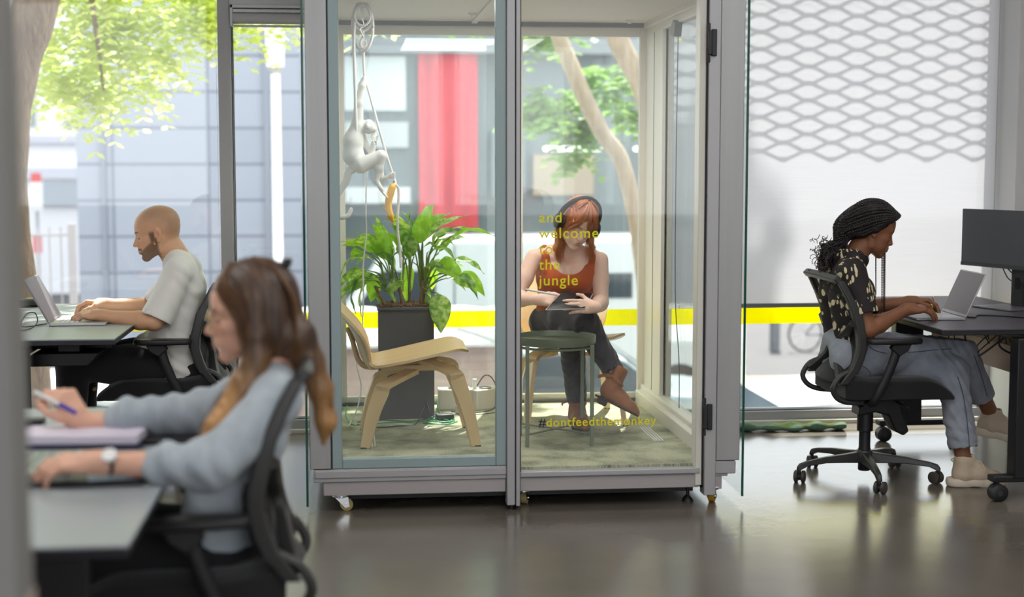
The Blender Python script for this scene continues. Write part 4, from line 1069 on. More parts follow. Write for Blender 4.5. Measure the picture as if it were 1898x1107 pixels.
MB().box(2.96, 3.16, 6.15, 7.3, .50, .512).box(3.15, 3.16, 6.15, 7.3, .512, .60).box(2.96, 2.97, 6.15, 7.3, .512, .62).build('cable_tray', mat('pale_wood_tray', rgb(205, 176, 160), 0.6), DR, world=True)
cb = tag(bpy.data.objects.new('cable_bundle', None), 'tangle of thin black cables hanging under the right desk', 'cables'); COL.objects.link(cb); cb.location = (2.9, 6.3, .6)
rnd = random.Random(3)
for i in range(9):
    y0_ = 6.12 + rnd.uniform(0, .5); x0_ = 2.66 + rnd.uniform(0, .35)
    P = [(x0_, y0_, .712), (x0_ + rnd.uniform(-.02, .05), y0_ + .03, .66 - rnd.uniform(0, .04)), (x0_ + rnd.uniform(.03, .12), y0_ + .05, .60 - rnd.uniform(0, .08)), (x0_ + rnd.uniform(.1, .22), y0_ + .02, .63), (x0_ + .25, y0_, .705)]
    MB().tube(spline(P, 6), .0028 if i % 3 else .0045, 6).build('cable', M_BLACK, cb, world=True)

DM = desk('pale grey-green desk of the bald man with black frame and laptop on it', -1.76, -0.952, 6.07, 7.62, M_DESKW)
MB().box(-1.40, -1.31, 6.12, 6.20, .10, .70).build('leg', M_BLACKM, DM, world=True, bevel=.004)
MB().box(-1.40, -1.31, 7.42, 7.50, .10, .70).build('leg', M_BLACKM, DM, world=True, bevel=.004)
for yy in (6.16, 7.46): MB().box(-1.66, -1.05, yy - .035, yy + .035, .07, .10).build('foot_bar', M_BLACKM, DM, world=True, bevel=.004)
MB().box(-1.34, -1.02, 6.45, 6.55, .655, .714).box(-1.22, -1.13, 6.3, 7.3, .66, .714).box(-1.38, -1.33, 6.2, 7.4, .655, .70).build('frame_beam', M_BLACKM, DM, world=True, bevel=.004)
MB().prism([(-1.40, .60), (-1.10, .60), (-1.05, .655), (-1.32, .655)], 6.30, 6.9, 'y').build('cable_tray', M_BLACKM, DM, world=True, bevel=.004, fix=True)
MB().box(-1.76, -0.98, 6.073, 6.08, .716, .72).build('under_trim', M_WHITE, DM, world=True)

DF = desk('pale grey desk nearest the camera at the lower left, out of focus', -1.30, -0.418, 2.765, 4.36, M_DESKW, ch=.0)
MB().box(-1.0, -.90, 2.90, 2.98, .07, .714).box(-1.0, -.90, 4.10, 4.18, .07, .714).build('legs', M_BLACKM, DF, world=True, bevel=.004)
for yy in (2.94, 4.14): MB().box(-1.25, -.65, yy - .035, yy + .035, .0, .07).build('foot_bar', M_BLACKM, DF, world=True, bevel=.004)
MB().box(-1.28, -0.50, 2.80, 2.83, .56, .712).build('modesty_panel', M_BLACKM, DF, world=True, bevel=.004)

# ------------------------------------------------------------------ laptops, monitor, small things on desks
M_LAPT = mat('silver_laptop', rgb(176, 176, 180), 0.35, 0.6); M_KEY = mat('white_keycaps', rgb(214, 214, 220), 0.5)
M_SCR = mat('grey_glossy_screen', rgb(104, 104, 108), 0.3)
def laptop(name, label, loc, rotz, lid, keys, shell, tilt=20, w=.31, d=.215, h=.20, screen=None):
    """keyboard towards +x of the local frame, lid hinge at x=-d/2... the user sits at +x"""
    t = thing(name, label, 'laptop', loc, rotz)
    MB().box(-d / 2, d / 2, -w / 2, w / 2, .0, .012).build('base', shell, t, bevel=.004, seg=3)
    k = MB()
    for i in range(5):
        for j in range(13):
            k.box(-d / 2 + .022 + i * .020, -d / 2 + .038 + i * .020, -w / 2 + .02 + j * .0208, -w / 2 + .037 + j * .0208, .012, .0145)
    k.build('keyboard', keys, t)
    MB().box(.045, .10, -.05, .05, .012, .0125).build('touchpad', shell, t)
    a = math.radians(tilt); c, s = math.cos(a), math.sin(a)
    R = Matrix(((c, 0, -s), (0, 1, 0), (s, 0, c)))      # lid leans back towards -x
    hp = Vector((-d / 2, 0, .012))
    l_ = MB().obox(hp + R @ Vector((0, 0, h / 2)), (.006, w, h), R).build('lid', lid, t, bevel=.0025, seg=3)
    MB().obox(hp + R @ Vector((.0036, 0, h / 2 + .004)), (.0008, w - .012, h - .02), R).build('screen', screen or M_SCR, l_)
    return t
laptop('laptop', 'silver laptop with dark lid open under the hands of the bald man', (-1.19, 6.73, .74), 0.03, mat('worn_grey_lid', rgb(138, 130, 134), 0.5, 0.2, noise=(14, 0.18)), M_KEY, M_LAPT, 28, w=.34, d=.24, h=.215)
lr = laptop('laptop', 'silver laptop with grey screen open on the dark desk at the right', (2.635, 6.53, .74), math.pi - 0.05, M_LAPT, M_KEY, M_LAPT, 24, w=.31, d=.225, h=.215, screen=mat('dim_screen', rgb(104, 94, 100), 0.3))
MB().obox((-.1125 - .048 + .0045, .0, .012 + .10), (.0006, .15, .105), Matrix.Rotation(-math.radians(24), 3, 'Y')).build('screen_window', mat('dim_window', rgb(140, 130, 136), 0.3), lr)

mo = thing('monitor', 'large dark grey widescreen monitor on a black stand at the right edge', 'monitor', (3.2, 6.86, .74), 0)
A, Bm = Vector((3.072, 7.22, 0)), Vector((3.30, 6.53, 0)); d = (Bm - A).normalized(); nrm = Vector((d.y, -d.x, 0)); nrm = nrm if nrm.x < 0 else -nrm
Rm = Matrix((tuple(nrm), tuple(d), (0, 0, 1))).transposed(); cM = (A + Bm) / 2; wM = (Bm - A).length
def mbx(name, m, c, size, par, bev=.003): return MB().obox((cM + Rm @ Vector((c[0], c[1], 0))) + Vector((0, 0, c[2])), size, Rm).build(name, m, par, world=True, bevel=bev, seg=2)
pn = mbx('panel', M_BLACK, (-.012, 0, 1.072), (.024, wM, .285), mo)
mbx('screen', mat('dark_monitor_screen', rgb(66, 66, 74), 0.35), (.0008, 0, 1.080), (.0012, wM - .012, .262), pn, 0)
mbx('bezel', mat('bezel_grey', rgb(50, 50, 56), 0.4), (.0009, 0, .939), (.003, wM, .018), pn, 0)
mbx('neck', M_BLACK, (-.045, .0, .88), (.022, .085, .28), mo)
mbx('cable_hole', mat('dark_hole', rgb(8, 8, 10), 0.8), (-.033, .0, .86), (.003, .03, .055), mo, .001)
mbx('base', mat('satin_grey_base', rgb(112, 110, 116), 0.35, 0.5), (.03, -.0, .745), (.20, .26, .009), mo)
for i, (a, b2, c) in enumerate((((-.02, -.10, .95), (-.04, -.07, .88), (-.04, -.01, .865)), ((-.02, -.07, .94), (-.05, -.03, .89), (-.04, .01, .87)), ((-.03, .02, .865), (-.06, .15, .855), (-.04, .30, .85)), ((-.03, .02, .855), (-.06, .15, .83), (-.04, .30, .82)))):
    P = [tuple(cM + Rm @ Vector((q[0], q[1], 0)) + Vector((0, 0, q[2]))) for q in (a, b2, c)]
    MB().tube(spline(P, 6), .003, 6).build('cable', M_BLACK, mo, world=True)
tag(MB().tube(spline([(2.78, 6.50, .744), (2.82, 6.46, .743), (2.88, 6.55, .743), (2.98, 6.50, .743), (3.10, 6.36, .743), (3.24, 6.32, .743)], 6), .0028, 6).build('laptop_cable', M_BLACK), 'black charging cable lying across the dark desk from the laptop', 'cable')
dk = thing('docking_station', 'small black box on the dark desk beside the monitor foot', 'docking station', (3.22, 6.50, .74))
MB().box(3.19, 3.28, 6.48, 6.62, .7405, .775).build('body', M_BLACK, dk, world=True, bevel=.005)
MB().tube(spline([(3.2, 6.48, .76), (3.15, 6.43, .745), (3.22, 6.39, .744)], 5), .003, 6).build('cable', M_BLACK, dk, world=True)

bx = thing('headphone_case', 'small black case with a yellow-lit top at the back of the bald man\'s desk', 'case', (-1.56, 7.50, .74))
MB().prism([(-1.625, .743), (-1.50, .743), (-1.485, .772), (-1.64, .776)], 7.44, 7.56, 'y').build('body', M_BLACK, bx, world=True, bevel=.008, fix=True)
MB().box(-1.60, -1.51, 7.46, 7.54, .774, .780).build('lid', mat('olive_lid', rgb(120, 124, 60), 0.4), bx, world=True, bevel=.003)  # flat olive colour on the lid
tag(MB().tube(spline([(-1.60, 6.38, .744), (-1.42, 6.36, .744), (-1.36, 6.44, .744), (-1.345, 6.52, .765), (-1.36, 6.55, .80), (-1.385, 6.50, .80), (-1.40, 6.48, .75), (-1.33, 6.64, .744)], 8), .0026, 6).build('usb_cable', M_BLACK), 'thin black cable looping on the pale desk beside the laptop', 'cable')
tag(MB().obox((-1.52, 6.42, .745), (.18, .24, .008), Matrix.Rotation(.2, 3, 'Z')).build('paper_stack', M_WHITE, bevel=.001), 'white sheet lying at the left end of the bald man\'s desk', 'paper')

# things on the nearest desk
nb = thing('notebook', 'thick white notebook with lavender edge lying across the nearest desk', 'notebook', (-.67, 3.80, .74))
Rn = Matrix.Rotation(-0.08, 3, 'Z')
MB().obox((-.675, 3.79, .764), (.30, .15, .024), Rn).build('pages', mat('lavender_white_pages', rgb(214, 206, 222), 0.6), nb, world=True, bevel=.004)
MB().obox((-.675, 3.79, .7465), (.31, .16, .009), Rn).build('cover', mat('dark_blue_cover', rgb(54, 56, 84), 0.5), nb, world=True, bevel=.002)
tag(MB().obox((-.60, 3.83, .748), (.46, .13, .014), Matrix.Rotation(-.1, 3, 'Z')).build('black_folder', M_BLACK, bevel=.003), 'black folder half under the notebook beneath her sleeve', 'folder')
kb = thing('calculator', 'pale green-grey keypad device beneath her left hand on the nearest desk', 'keypad', (-.70, 3.47, .74))
MB().obox((-.735, 3.475, .752), (.20, .24, .020), Matrix.Rotation(.05, 3, 'Z')).build('body', mat('pale_green_plastic', rgb(188, 200, 184), 0.5), kb, world=True, bevel=.004)
k = MB()
for i in range(7):
    for j in range(6): k.obox((-.805 + i * .024, 3.39 + j * .034, .764), (.016, .022, .005), Matrix.Identity(3))
k.build('keys', mat('grey_green_keys', rgb(150, 160, 150), 0.5), kb, world=True)
lf = tag(MB().obox((-.64, 3.36, .747), (.36, .16, .013), Matrix.Rotation(-.02, 3, 'Z')).build('black_tablet', M_BLACK, bevel=.003), 'flat black tablet at the front of the nearest desk under the keypad', 'tablet')
tag(MB().obox((-.535, 3.315, .757), (.10, .06, .008), Matrix.Rotation(.2, 3, 'Z')).build('pale_blue_phone', mat('pale_blue_plastic', rgb(176, 196, 208), 0.4), bevel=.003), 'pale blue phone lying near the wrist with the watch', 'phone')
tag(MB().obox((-.87, 4.10, .748), (.07, .05, .016), Matrix.Identity(3)).build('black_stapler', M_BLACK, bevel=.004), 'small black object at the far left of the nearest desk', 'stapler')
tag(MB().obox((-.70, 4.02, .743), (.20, .14, .003), Matrix.Rotation(.3, 3, 'Z')).build('loose_paper', M_WHITE), 'loose white paper lying behind the notebook', 'paper')

# ------------------------------------------------------------------ bent plywood chairs in the booth
M_PLY = mat('pale_plywood', rgb(224, 192, 142), 0.38, noise=(2.2, 0.08), stretch=(1, 14, 1), coat=0.15)
M_PLYE = mat('plywood_edge', rgb(190, 158, 116), 0.5, noise=(60, 0.2), stretch=(.05, .05, 12))
def ply_leg(m, P, w, th):
    """bent strip following P (x,z) of constant width"""
    pass
def plywood_chair(name, label, loc, rotz, grp='bent plywood lounge chairs', sl=None):
    """local: faces +x, floor at z=0"""
    t = thing(name, label, 'chair', loc, rotz, grp)
    def strip(nm, path, y0_, y1_, th, n=6, mat_=M_PLY, wf=None):
        P = spline(path, n); k = len(P) - 1
        def f(u, v):
            q = P[min(k, int(round(u * k)))]; ya, yb = (y0_, y1_) if wf is None else wf(u)
            return (q[0], ya + (yb - ya) * v, q[1])
        m = MB().grid(f, k, 1, th); return m.build(nm, mat_, t, bevel=.002, fix=True, angle=50)
    # seat: gently saddled shell
    def seat(u, v):
        x = -.235 + u * .47; hw = .215 + .055 * math.sin(math.pi * min(1, u * .62 + .12)) - .07 * max(0, (u - .82) / .18) ** 2 - .10 * max(0, (.16 - u) / .16) ** 2
        s = 2 * v - 1
        z = .352 + .075 * u - .035 * math.cos((u) * 2.6) * .5 + .030 * s * s * (.8 - .5 * u) - .026 * max(0, (u - .85) / .15) ** 2 + .05 * max(0, (.12 - u) / .12) ** 2
        return (x, s * hw, z)
    MB().grid(seat, 28, 16, .012).build('seat', M_PLY, t, angle=60)
    # backrest: leaning curved shell
    def back(u, v):
        s = 2 * v - 1; hw = (.11 + .14 * math.sin(math.pi * min(1, .12 + .62 * u))) * (1 - .35 * max(0, (u - .80) / .20) ** 2)
        x = -.225 - .055 * u - .12 * u * u + .045 * s * s * math.sin(math.pi * min(1, .15 + u)) + .02 * math.exp(-u * 18)
        return (x - .012, s * hw, .345 + .345 * u)
    MB().grid(back, 26, 14, .012).build('backrest', M_PLY, t, angle=60)
    MB().tube(spline([(.10, 0, .372), (-.10, 0, .345), (-.215, 0, .335), (-.262, 0, .37), (-.288, 0, .46), (-.31, 0, .52)], 6), .012, 8, sx=2.6, upv=(0, 0, 1)).build('spine', M_PLY, t)
    # four bent legs, each curving in towards the middle of the seat
    def bent(nm, fx, fy, bx, ztop, zin, w):
        sx = 1 if fx > 0 else -1; sy = 1 if fy > 0 else -1
        by = fy * .86
        pts = [(fx, fy, 0), (fx * .5 + bx * .5, (fy + by) / 2, ztop * .5), (bx, by, ztop * .82), (bx - sx * .012, by * .97, ztop * .93), (bx - sx * .04, by * .86, ztop * .985), (bx - sx * .09, by * .62, ztop + (zin - ztop) * .4), (bx - sx * .15, by * .30, zin)]
        P = spline(pts, 6); k = len(P) - 1
        dd = Vector((-sy * .55, sx * .35, 0)).normalized() if False else Vector((sx * .80, -sy * .60 * .35, 0)).normalized()
        def f(u, v):
            q = Vector(P[min(k, int(round(u * k)))]); ww = w * (.62 + .38 * min(1, q.z / (ztop * .8)))
            return tuple(q + dd * (v - .5) * ww) if q.z < ztop * .9 else tuple(q + (dd * .7 + Vector((0, -sy * .5 * .5, 0))).normalized() * (v - .5) * ww)
        return MB().grid(f, k, 1, .022).build(nm, M_PLY, t, bevel=.003, fix=True, angle=50)
    for sy in (-1, 1):
        bent('front_leg', .262, sy * .245, .185, .345, .372, .075); bent('rear_leg', -.235, sy * .245, -.165, .290, .322, .070)
    MB().box(-.16, .18, -.03, .03, .318, .345).build('seat_rail', M_PLY, t, bevel=.005)
    for sx, sy in ((.262, 1), (.262, -1), (-.235, 1), (-.235, -1)):
        MB().box(sx - .022, sx + .022, sy * .245 - .012, sy * .245 + .012, -.0005, .006).build('foot_pad', M_BLACK, t)
    return t
PC = plywood_chair('plywood_chair', 'empty bent plywood lounge chair standing in front of the grey planter', (.288, 6.83, .170), math.radians(0))
PC.scale = (1.0, .97, 1.0)
p2 = copy_tree(PC); p2.location = (1.075, 7.31, .170); p2.rotation_euler = (0, 0, math.radians(-90)); p2['label'] = 'bent plywood lounge chair the red-haired woman is sitting on'
p2.scale = (1.02, .98, 1.0)

# ------------------------------------------------------------------ round tray table
M_TBL = mat('sage_green_metal', rgb(112, 122, 102), 0.38, 0.15)
tb = thing('tray_table', 'round sage green metal tray table in front of the seated red-haired woman', 'side table', (.925, 6.69, .17))
MB().lathe([(0, .462), (.168, .462), (.176, .466), (.180, .490), (.186, .490), (.186, .462), (.182, .452), (0, .452)], n=56).build('tray', M_TBL, tb)
MB().tube([(.170 * math.cos(a * math.pi / 24), .170 * math.sin(a * math.pi / 24), .440) for a in range(48)], .006, 6, closed=True).build('ring', M_TBL, tb)
lg = [(-.158, -.17), (.158, -.17), (.158, .17), (-.158, .17)]
for x, y in lg: MB().box(x * .93 - .0085, x * .93 + .0085, y * .85 - .0085, y * .85 + .0085, 0, .458).build('leg', M_TBL, tb, bevel=.002)
for a, b2 in ((0, 2), (1, 3)): MB().cyl((lg[a][0] * .93, lg[a][1] * .85, .055), (lg[b2][0] * .93, lg[b2][1] * .85, .055 + .002 * a), .0045, n=8).build('cross_bar', M_TBL, tb)

# ------------------------------------------------------------------ planter and plant
pt = thing('planter', 'tall square dark grey planter standing on the booth carpet', 'planter', (.265, 7.47, .17))
MB().box(-.135, .140, -.135, .135, 0, .545).box(-.142, .147, -.142, .142, .545, .560).build('box', mat('dark_fibre_cement', rgb(78, 77, 78), 0.7, noise=(5, 0.10)), pt, bevel=.003)
MB().box(-.128, .132, -.128, .128, .50, .5615).build('rim', mat('dark_fibre_cement', (0, 0, 0)), pt)
rnd = random.Random(8); so = MB()
for i in range(420):
    so.ball((rnd.uniform(-.125, .128), rnd.uniform(-.125, .125), .563 + rnd.uniform(0, .006)), (rnd.uniform(.004, .009), rnd.uniform(.004, .009), .005), 5)
o = so.build('clay_granules', mat('clay_granules', rgb(110, 82, 60), 0.9, noise=(70, 0.5)), pt); o['kind'] = 'stuff'
pl_ = thing('potted_plant', 'leafy green variegated plant spilling out of the dark grey planter', 'plant', (.265, 7.47, .73))
def leaf_mat(name, c1, c2):
    m = bpy.data.materials.new(name); m.use_nodes = True
    N = m.node_tree.nodes; L = m.node_tree.links; b = N['Principled BSDF']
    tc = N.new('ShaderNodeTexCoord'); n = N.new('ShaderNodeTexNoise'); n.inputs['Scale'].default_value = 38; n.inputs['Detail'].default_value = 4
    cr = N.new('ShaderNodeValToRGB'); cr.color_ramp.elements[0].position = .42; cr.color_ramp.elements[1].position = .62
    cr.color_ramp.elements[0].color = (*c1, 1); cr.color_ramp.elements[1].color = (*c2, 1)
    L.new(tc.outputs['Object'], n.inputs['Vector']); L.new(n.outputs['Fac'], cr.inputs['Fac']); L.new(cr.outputs['Color'], b.inputs['Base Color'])
    b.inputs['Roughness'].default_value = .32
    t = N.new('ShaderNodeBsdfTranslucent'); sc_ = N.new('ShaderNodeVectorMath'); sc_.operation = 'MULTIPLY'; sc_.inputs[1].default_value = (2.0, 1.9, .6)
    L.new(cr.outputs['Color'], sc_.inputs[0]); L.new(sc_.outputs['Vector'], t.inputs['Color'])
    ms = N.new('ShaderNodeMixShader'); ms.inputs[0].default_value = .5
    L.new(b.outputs[0], ms.inputs[1]); L.new(t.outputs[0], ms.inputs[2]); L.new(ms.outputs[0], N['Material Output'].inputs['Surface'])
    return m
M_LF = [leaf_mat('variegated_leaf', rgb(104, 150, 68), rgb(172, 194, 144)), leaf_mat('green_leaf', rgb(128, 172, 60), rgb(146, 190, 78)), leaf_mat('dark_leaf', rgb(78, 120, 58), rgb(122, 154, 100))]
M_STEM = mat('plant_stem', rgb(112, 132, 62), 0.5); M_CANE = mat('brown_cane', rgb(122, 96, 66), 0.8, noise=(60, 0.5), stretch=(1, 1, 6))
def leaf(base, tip, w, mat_, rise=.03, fold=.25, roll=0.0):
    b, tp_ = Vector(base), Vector(tip); d = tp_ - b; L_ = d.length; d.normalize()
    sd = d.cross(Vector((0, 0, 1))); sd = sd.normalized() if sd.length > 1e-3 else Vector((1, 0, 0))
    sd = Matrix.Rotation(roll, 3, d) @ sd; up = sd.cross(d)
    def f(u, v):
        s = 2 * v - 1; ww = w * (math.sin(math.pi * min(1, u ** .75)) ** .8) * (1 - .25 * u)
        c = b + d * L_ * u + up * rise * math.sin(math.pi * u)
        return c + sd * s * ww / 2 + up * (abs(s) * ww * fold * .5 + .004 * math.sin(u * 14 + s * 2))
    return MB().grid(f, 14, 6).build('leaf', mat_, pl_, world=True, angle=180)
# canes
for a, b2, r in (((.17, 7.45), (.115, .83), .009), ((.21, 7.50), (.205, .86), .008), ((.255, 7.44), (.235, .84), .009), ((.29, 7.50), (.29, .84), .009), ((.34, 7.44), (.355, .86), .0095), ((.36, 7.50), (.37, .88), .008)):
    MB().tube([(a[0], a[1], .72), (b2[0], a[1] - .0, b2[1])], [r, r * .85], 10).build('cane', M_CANE, pl_, world=True)
# leaves: (stem root x, leaf base x,z, tip x,z, y base, y tip, width, material, rise, roll)
LV = [(.345, .330, 1.045, .405, 1.245, 7.38, 7.36, .105, 1, .015, 1.35), (.345, .36, 1.09, .50, 1.19, 7.46, 7.50, .07, 1, .02, .3), (.355, .355, 1.05, .585, 1.185, 7.42, 7.40, .05, 0, .03, .5),
      (.355, .43, 1.06, .545, 1.08, 7.45, 7.52, .075, 0, .04, .2), (.37, .50, 1.075, .72, 1.075, 7.46, 7.42, .055, 1, .035, .4), (.37, .375, 1.00, .515, .945, 7.38, 7.34, .07, 0, .05, .2),
      (.37, .50, .96, .665, .885, 7.46, 7.44, .06, 0, .03, .5), (.355, .42, .935, .56, .865, 7.42, 7.38, .11, 1, .03, .9), (.37, .55, .90, .665, .775, 7.44, 7.40, .075, 1, .03, 1.0),
      (.37, .53, .90, .625, .765, 7.40, 7.34, .05, 2, .03, .6), (.34, .425, .80, .437, .60, 7.33, 7.31, .125, 0, .01, .35), (.36, .40, .93, .405, .80, 7.50, 7.52, .075, 1, .0, .3),
      (.29, .30, 1.05, .16, 1.155, 7.45, 7.42, .075, 0, .05, .4), (.29, .31, .98, .20, 1.14, 7.40, 7.42, .11, 0, .03, 1.2), (.255, .28, .97, .33, 1.10, 7.5, 7.5, .08, 0, .02, 1.0),
      (.205, .20, 1.02, .105, 1.145, 7.36, 7.34, .065, 1, .01, 1.4), (.205, .19, .97, .09, 1.06, 7.4, 7.38, .10, 1, .03, 1.1), (.20, .15, 1.01, -.01, 1.045, 7.44, 7.44, .085, 0, .05, .7),
      (.17, .12, .99, -.07, 1.03, 7.46, 7.40, .05, 1, .03, .5), (.17, .10, .98, -.06, .87, 7.42, 7.38, .055, 0, .05, .4), (.17, .08, .91, -.065, .81, 7.40, 7.36, .08, 0, .04, .8),
      (.17, .05, .885, .02, .70, 7.38, 7.34, .10, 2, .03, 1.0), (.17, .07, .87, -.08, .74, 7.36, 7.33, .07, 0, .03, .8), (.18, .12, .87, .095, .74, 7.50, 7.52, .085, 1, .0, .9),
      (.235, .21, .88, .215, .755, 7.35, 7.34, .06, 0, .02, 1.4), (.235, .20, .93, .10, .985, 7.36, 7.34, .06, 2, .04, .5), (.29, .29, .93, .275, .73, 7.54, 7.56, .080, 1, .0, .3),
      (.29, .25, 1.0, .12, 1.07, 7.5, 7.52, .08, 1, .04, .7), (.235, .26, .86, .20, .80, 7.34, 7.32, .05, 0, .02, 1.2), (.355, .30, .955, .18, .97, 7.36, 7.33, .05, 2, .04, .3), (.355, .44, .99, .60, 1.06, 7.52, 7.56, .07, 0, .04, .4),
      (.29, .31, 1.09, .25, 1.20, 7.55, 7.6, .05, 2, .02, .8), (.255, .27, 1.08, .15, 1.235, 7.5, 7.5, .018, 2, .01, .8), (.29, .285, 1.09, .295, 1.205, 7.52, 7.5, .016, 2, .0, 1.0), (.36, .36, .93, .47, .91, 7.33, 7.30, .05, 2, .03, .6),
      (.20, .06, 1.0, .0, .945, 7.5, 7.52, .07, 1, .03, .7), (.355, .40, 1.02, .50, 1.10, 7.36, 7.33, .07, 0, .04, .5)]
rp = random.Random(21)
for (rx, bx_, bz, tx, tz, yb, yt, w, mi, rise, roll) in list(LV)[:26]:      # a second, fuller tier behind and between
    j = lambda a: rp.uniform(-a, a)
    LV.append((rx, bx_ * .8 + .05 + j(.03), bz - .02 + j(.03), tx * .82 + .045 + j(.05), tz - .01 + j(.05), 7.50 + j(.05), 7.53 + j(.08), w * rp.uniform(.8, 1.1), rp.choice((0, 0, 1, 2)), rise, roll + j(.3)))
for i, (rx, bx_, bz, tx, tz, yb, yt, w, mi, rise, roll) in enumerate(LV):
    z0 = .80 + .03 * (i % 3)
    mid = (rx * .55 + bx_ * .45, 7.46 * .4 + yb * .6, z0 + (bz - z0) * .72)
    MB().tube(spline([(rx, 7.46, z0), mid, (bx_, yb, bz)], 5), [.0045 - .0002 * k for k in range(11)], 6).build('stem', M_STEM, pl_, world=True)
    leaf((bx_, yb, bz), (tx, yt, tz), w, M_LF[mi], rise, roll=roll)

# ------------------------------------------------------------------ sockets and cables on the booth floor
ps = thing('socket_block', 'cream multi-socket block with round outlets standing behind the empty chair', 'power strip', (.60, 7.62, .17))
M_CRM = mat('cream_plastic', rgb(206, 200, 184), 0.5)
for c, rz in (((-.075, .02), .0), ((.085, .015), .5)):
    R_ = Matrix.Rotation(rz, 3, 'Z'); o = MB().obox((c[0], c[1], .052), (.17, .11, .104), R_).build('socket_body', M_CRM, ps, bevel=.004)
    MB().lathe([(0, .100), (.030, .100), (.034, .104), (.034, .109), (.028, .109), (.026, .103), (0, .103)], (c[0], c[1], 0)).build('outlet', mat('steel_ring', rgb(120, 120, 122), 0.3, 0.8), o)
MB().cyl((.03, .0, .10), (.03, .0, .155), .011).build('plug', M_WHITE, ps)
ad = thing('power_adapter', 'white power adapter lying in front of the cream socket block', 'adapter', (.565, 7.47, .17))
MB().obox((0, 0, .022), (.085, .055, .042), Matrix.Rotation(.3, 3, 'Z')).build('body', M_WHITE, ad, bevel=.006)
ab = thing('power_adapter', 'black power brick on the carpet among the green cables', 'adapter', (.452, 7.29, .17))
MB().obox((0, 0, .016), (.09, .05, .030), Matrix.Rotation(.15, 3, 'Z')).build('body', M_BLACK, ab, bevel=.005)
M_GRN = mat('green_cable', rgb(40, 150, 92), 0.45)
def cable(label, pts, m, r=.003, name='cable'):
    o = MB().tube(spline(pts, 8), r, 6).build(name, m); return tag(o, label, 'cable')
g = .1735
cable('green network cable looping over the carpet at the foot of the planter', [(-.03, 7.45, g + .05), (-.035, 7.3, g + .02), (.0, 7.18, g), (.10, 7.20, g), (.20, 7.24, g), (.30, 7.22, g), (.38, 7.30, g + .004), (.44, 7.20, g), (.50, 7.26, g + .004), (.40, 7.32, g), (.36, 7.22, g + .008), (.46, 7.18, g + .006), (.49, 7.34, g), (.44, 7.5, g), (.43, 7.6, g + .05)], M_GRN, .0034)
cable('thinner green cable coiled beside the black power brick', [(.34, 7.20, g), (.40, 7.17, g), (.47, 7.19, g + .004), (.44, 7.27, g + .006), (.37, 7.25, g), (.36, 7.16, g + .008), (.45, 7.15, g), (.51, 7.22, g)], M_GRN, .0028)
cable('black cable winding over the carpet in front of the planter', [(.02, 7.20, g), (.12, 7.10, g), (.22, 7.13, g), (.30, 7.16, g), (.345, 7.25, g + .06), (.36, 7.27, g + .09), (.38, 7.22, g + .04), (.42, 7.25, g + .012)], M_BLACK, .0026)
cable('thin black cable running from the planter foot towards the power brick', [(.02, 7.26, g), (.14, 7.30, g), (.2, 7.28, g), (.28, 7.25, g), (.34, 7.24, g + .01), (.42, 7.29, g + .02)], M_BLACK, .0022)
cable('black cable arching out of the cream socket block', [(.64, 7.62, .285), (.68, 7.60, .345), (.72, 7.58, .33), (.745, 7.55, .25), (.72, 7.5, .19), (.64, 7.48, g), (.54, 7.5, g), (.50, 7.52, g)], M_BLACK, .003)
cable('thin black cable on the carpet right of the socket block', [(.58, 7.42, g), (.66, 7.43, g), (.73, 7.46, g), (.80, 7.45, g)], M_BLACK, .0022)
cable('white cord hanging down behind the plywood chair to the carpet', [(.075, 7.05, 1.43), (.07, 7.05, 1.25), (.07, 7.1, 1.1), (.055, 7.15, .95), (.055, 7.18, .80), (.045, 7.2, .62), (.02, 7.2, .48), (.04, 7.2, .36), (.02, 7.2, .25), (-.01, 7.2, .19), (-.02, 7.15, g)], mat('white_cord', rgb(222, 222, 220), 0.5), .0034)

# ------------------------------------------------------------------ green rolled fabric along the window
V0 = MB()
def froll(u, v):
    a = v * 2 * math.pi; x = 1.70 + u * .95; r = .020 * (1 + .35 * math.sin(u * 21) * math.sin(a * 2 + u * 9)) + .006 * math.sin(u * 47)
    return (x, 7.72 + math.cos(a) * (r + .018) + .012 * math.sin(u * 6), max(.002, .024 + math.sin(a) * r))
o = V0.grid(froll, 90, 14).build('rolled_fabric', mat('dull_green_fabric', rgb(86, 112, 92), 0.9, noise=(30, 0.25)), fix=True)
tag(o, 'dull green rolled fabric lying on the floor along the right window', 'fabric roll')
# ------------------------------------------------------------------ people
def norm(v): v = np.array(v, float); return v / np.linalg.norm(v)
def frame(f, up):
    """columns: forward, left, up"""
    f = norm(f); l = norm(np.cross(up, f)); u = np.cross(f, l); return np.stack([f, l, u], 1)
M_SKIN = mat('skin', (1, 1, 1), 0.5, attr=True, sss=0.12, spec=0.35, bump=(180, 0.08, 0.001))
M_EYE = mat('eye_white', rgb(225, 220, 214), 0.2)

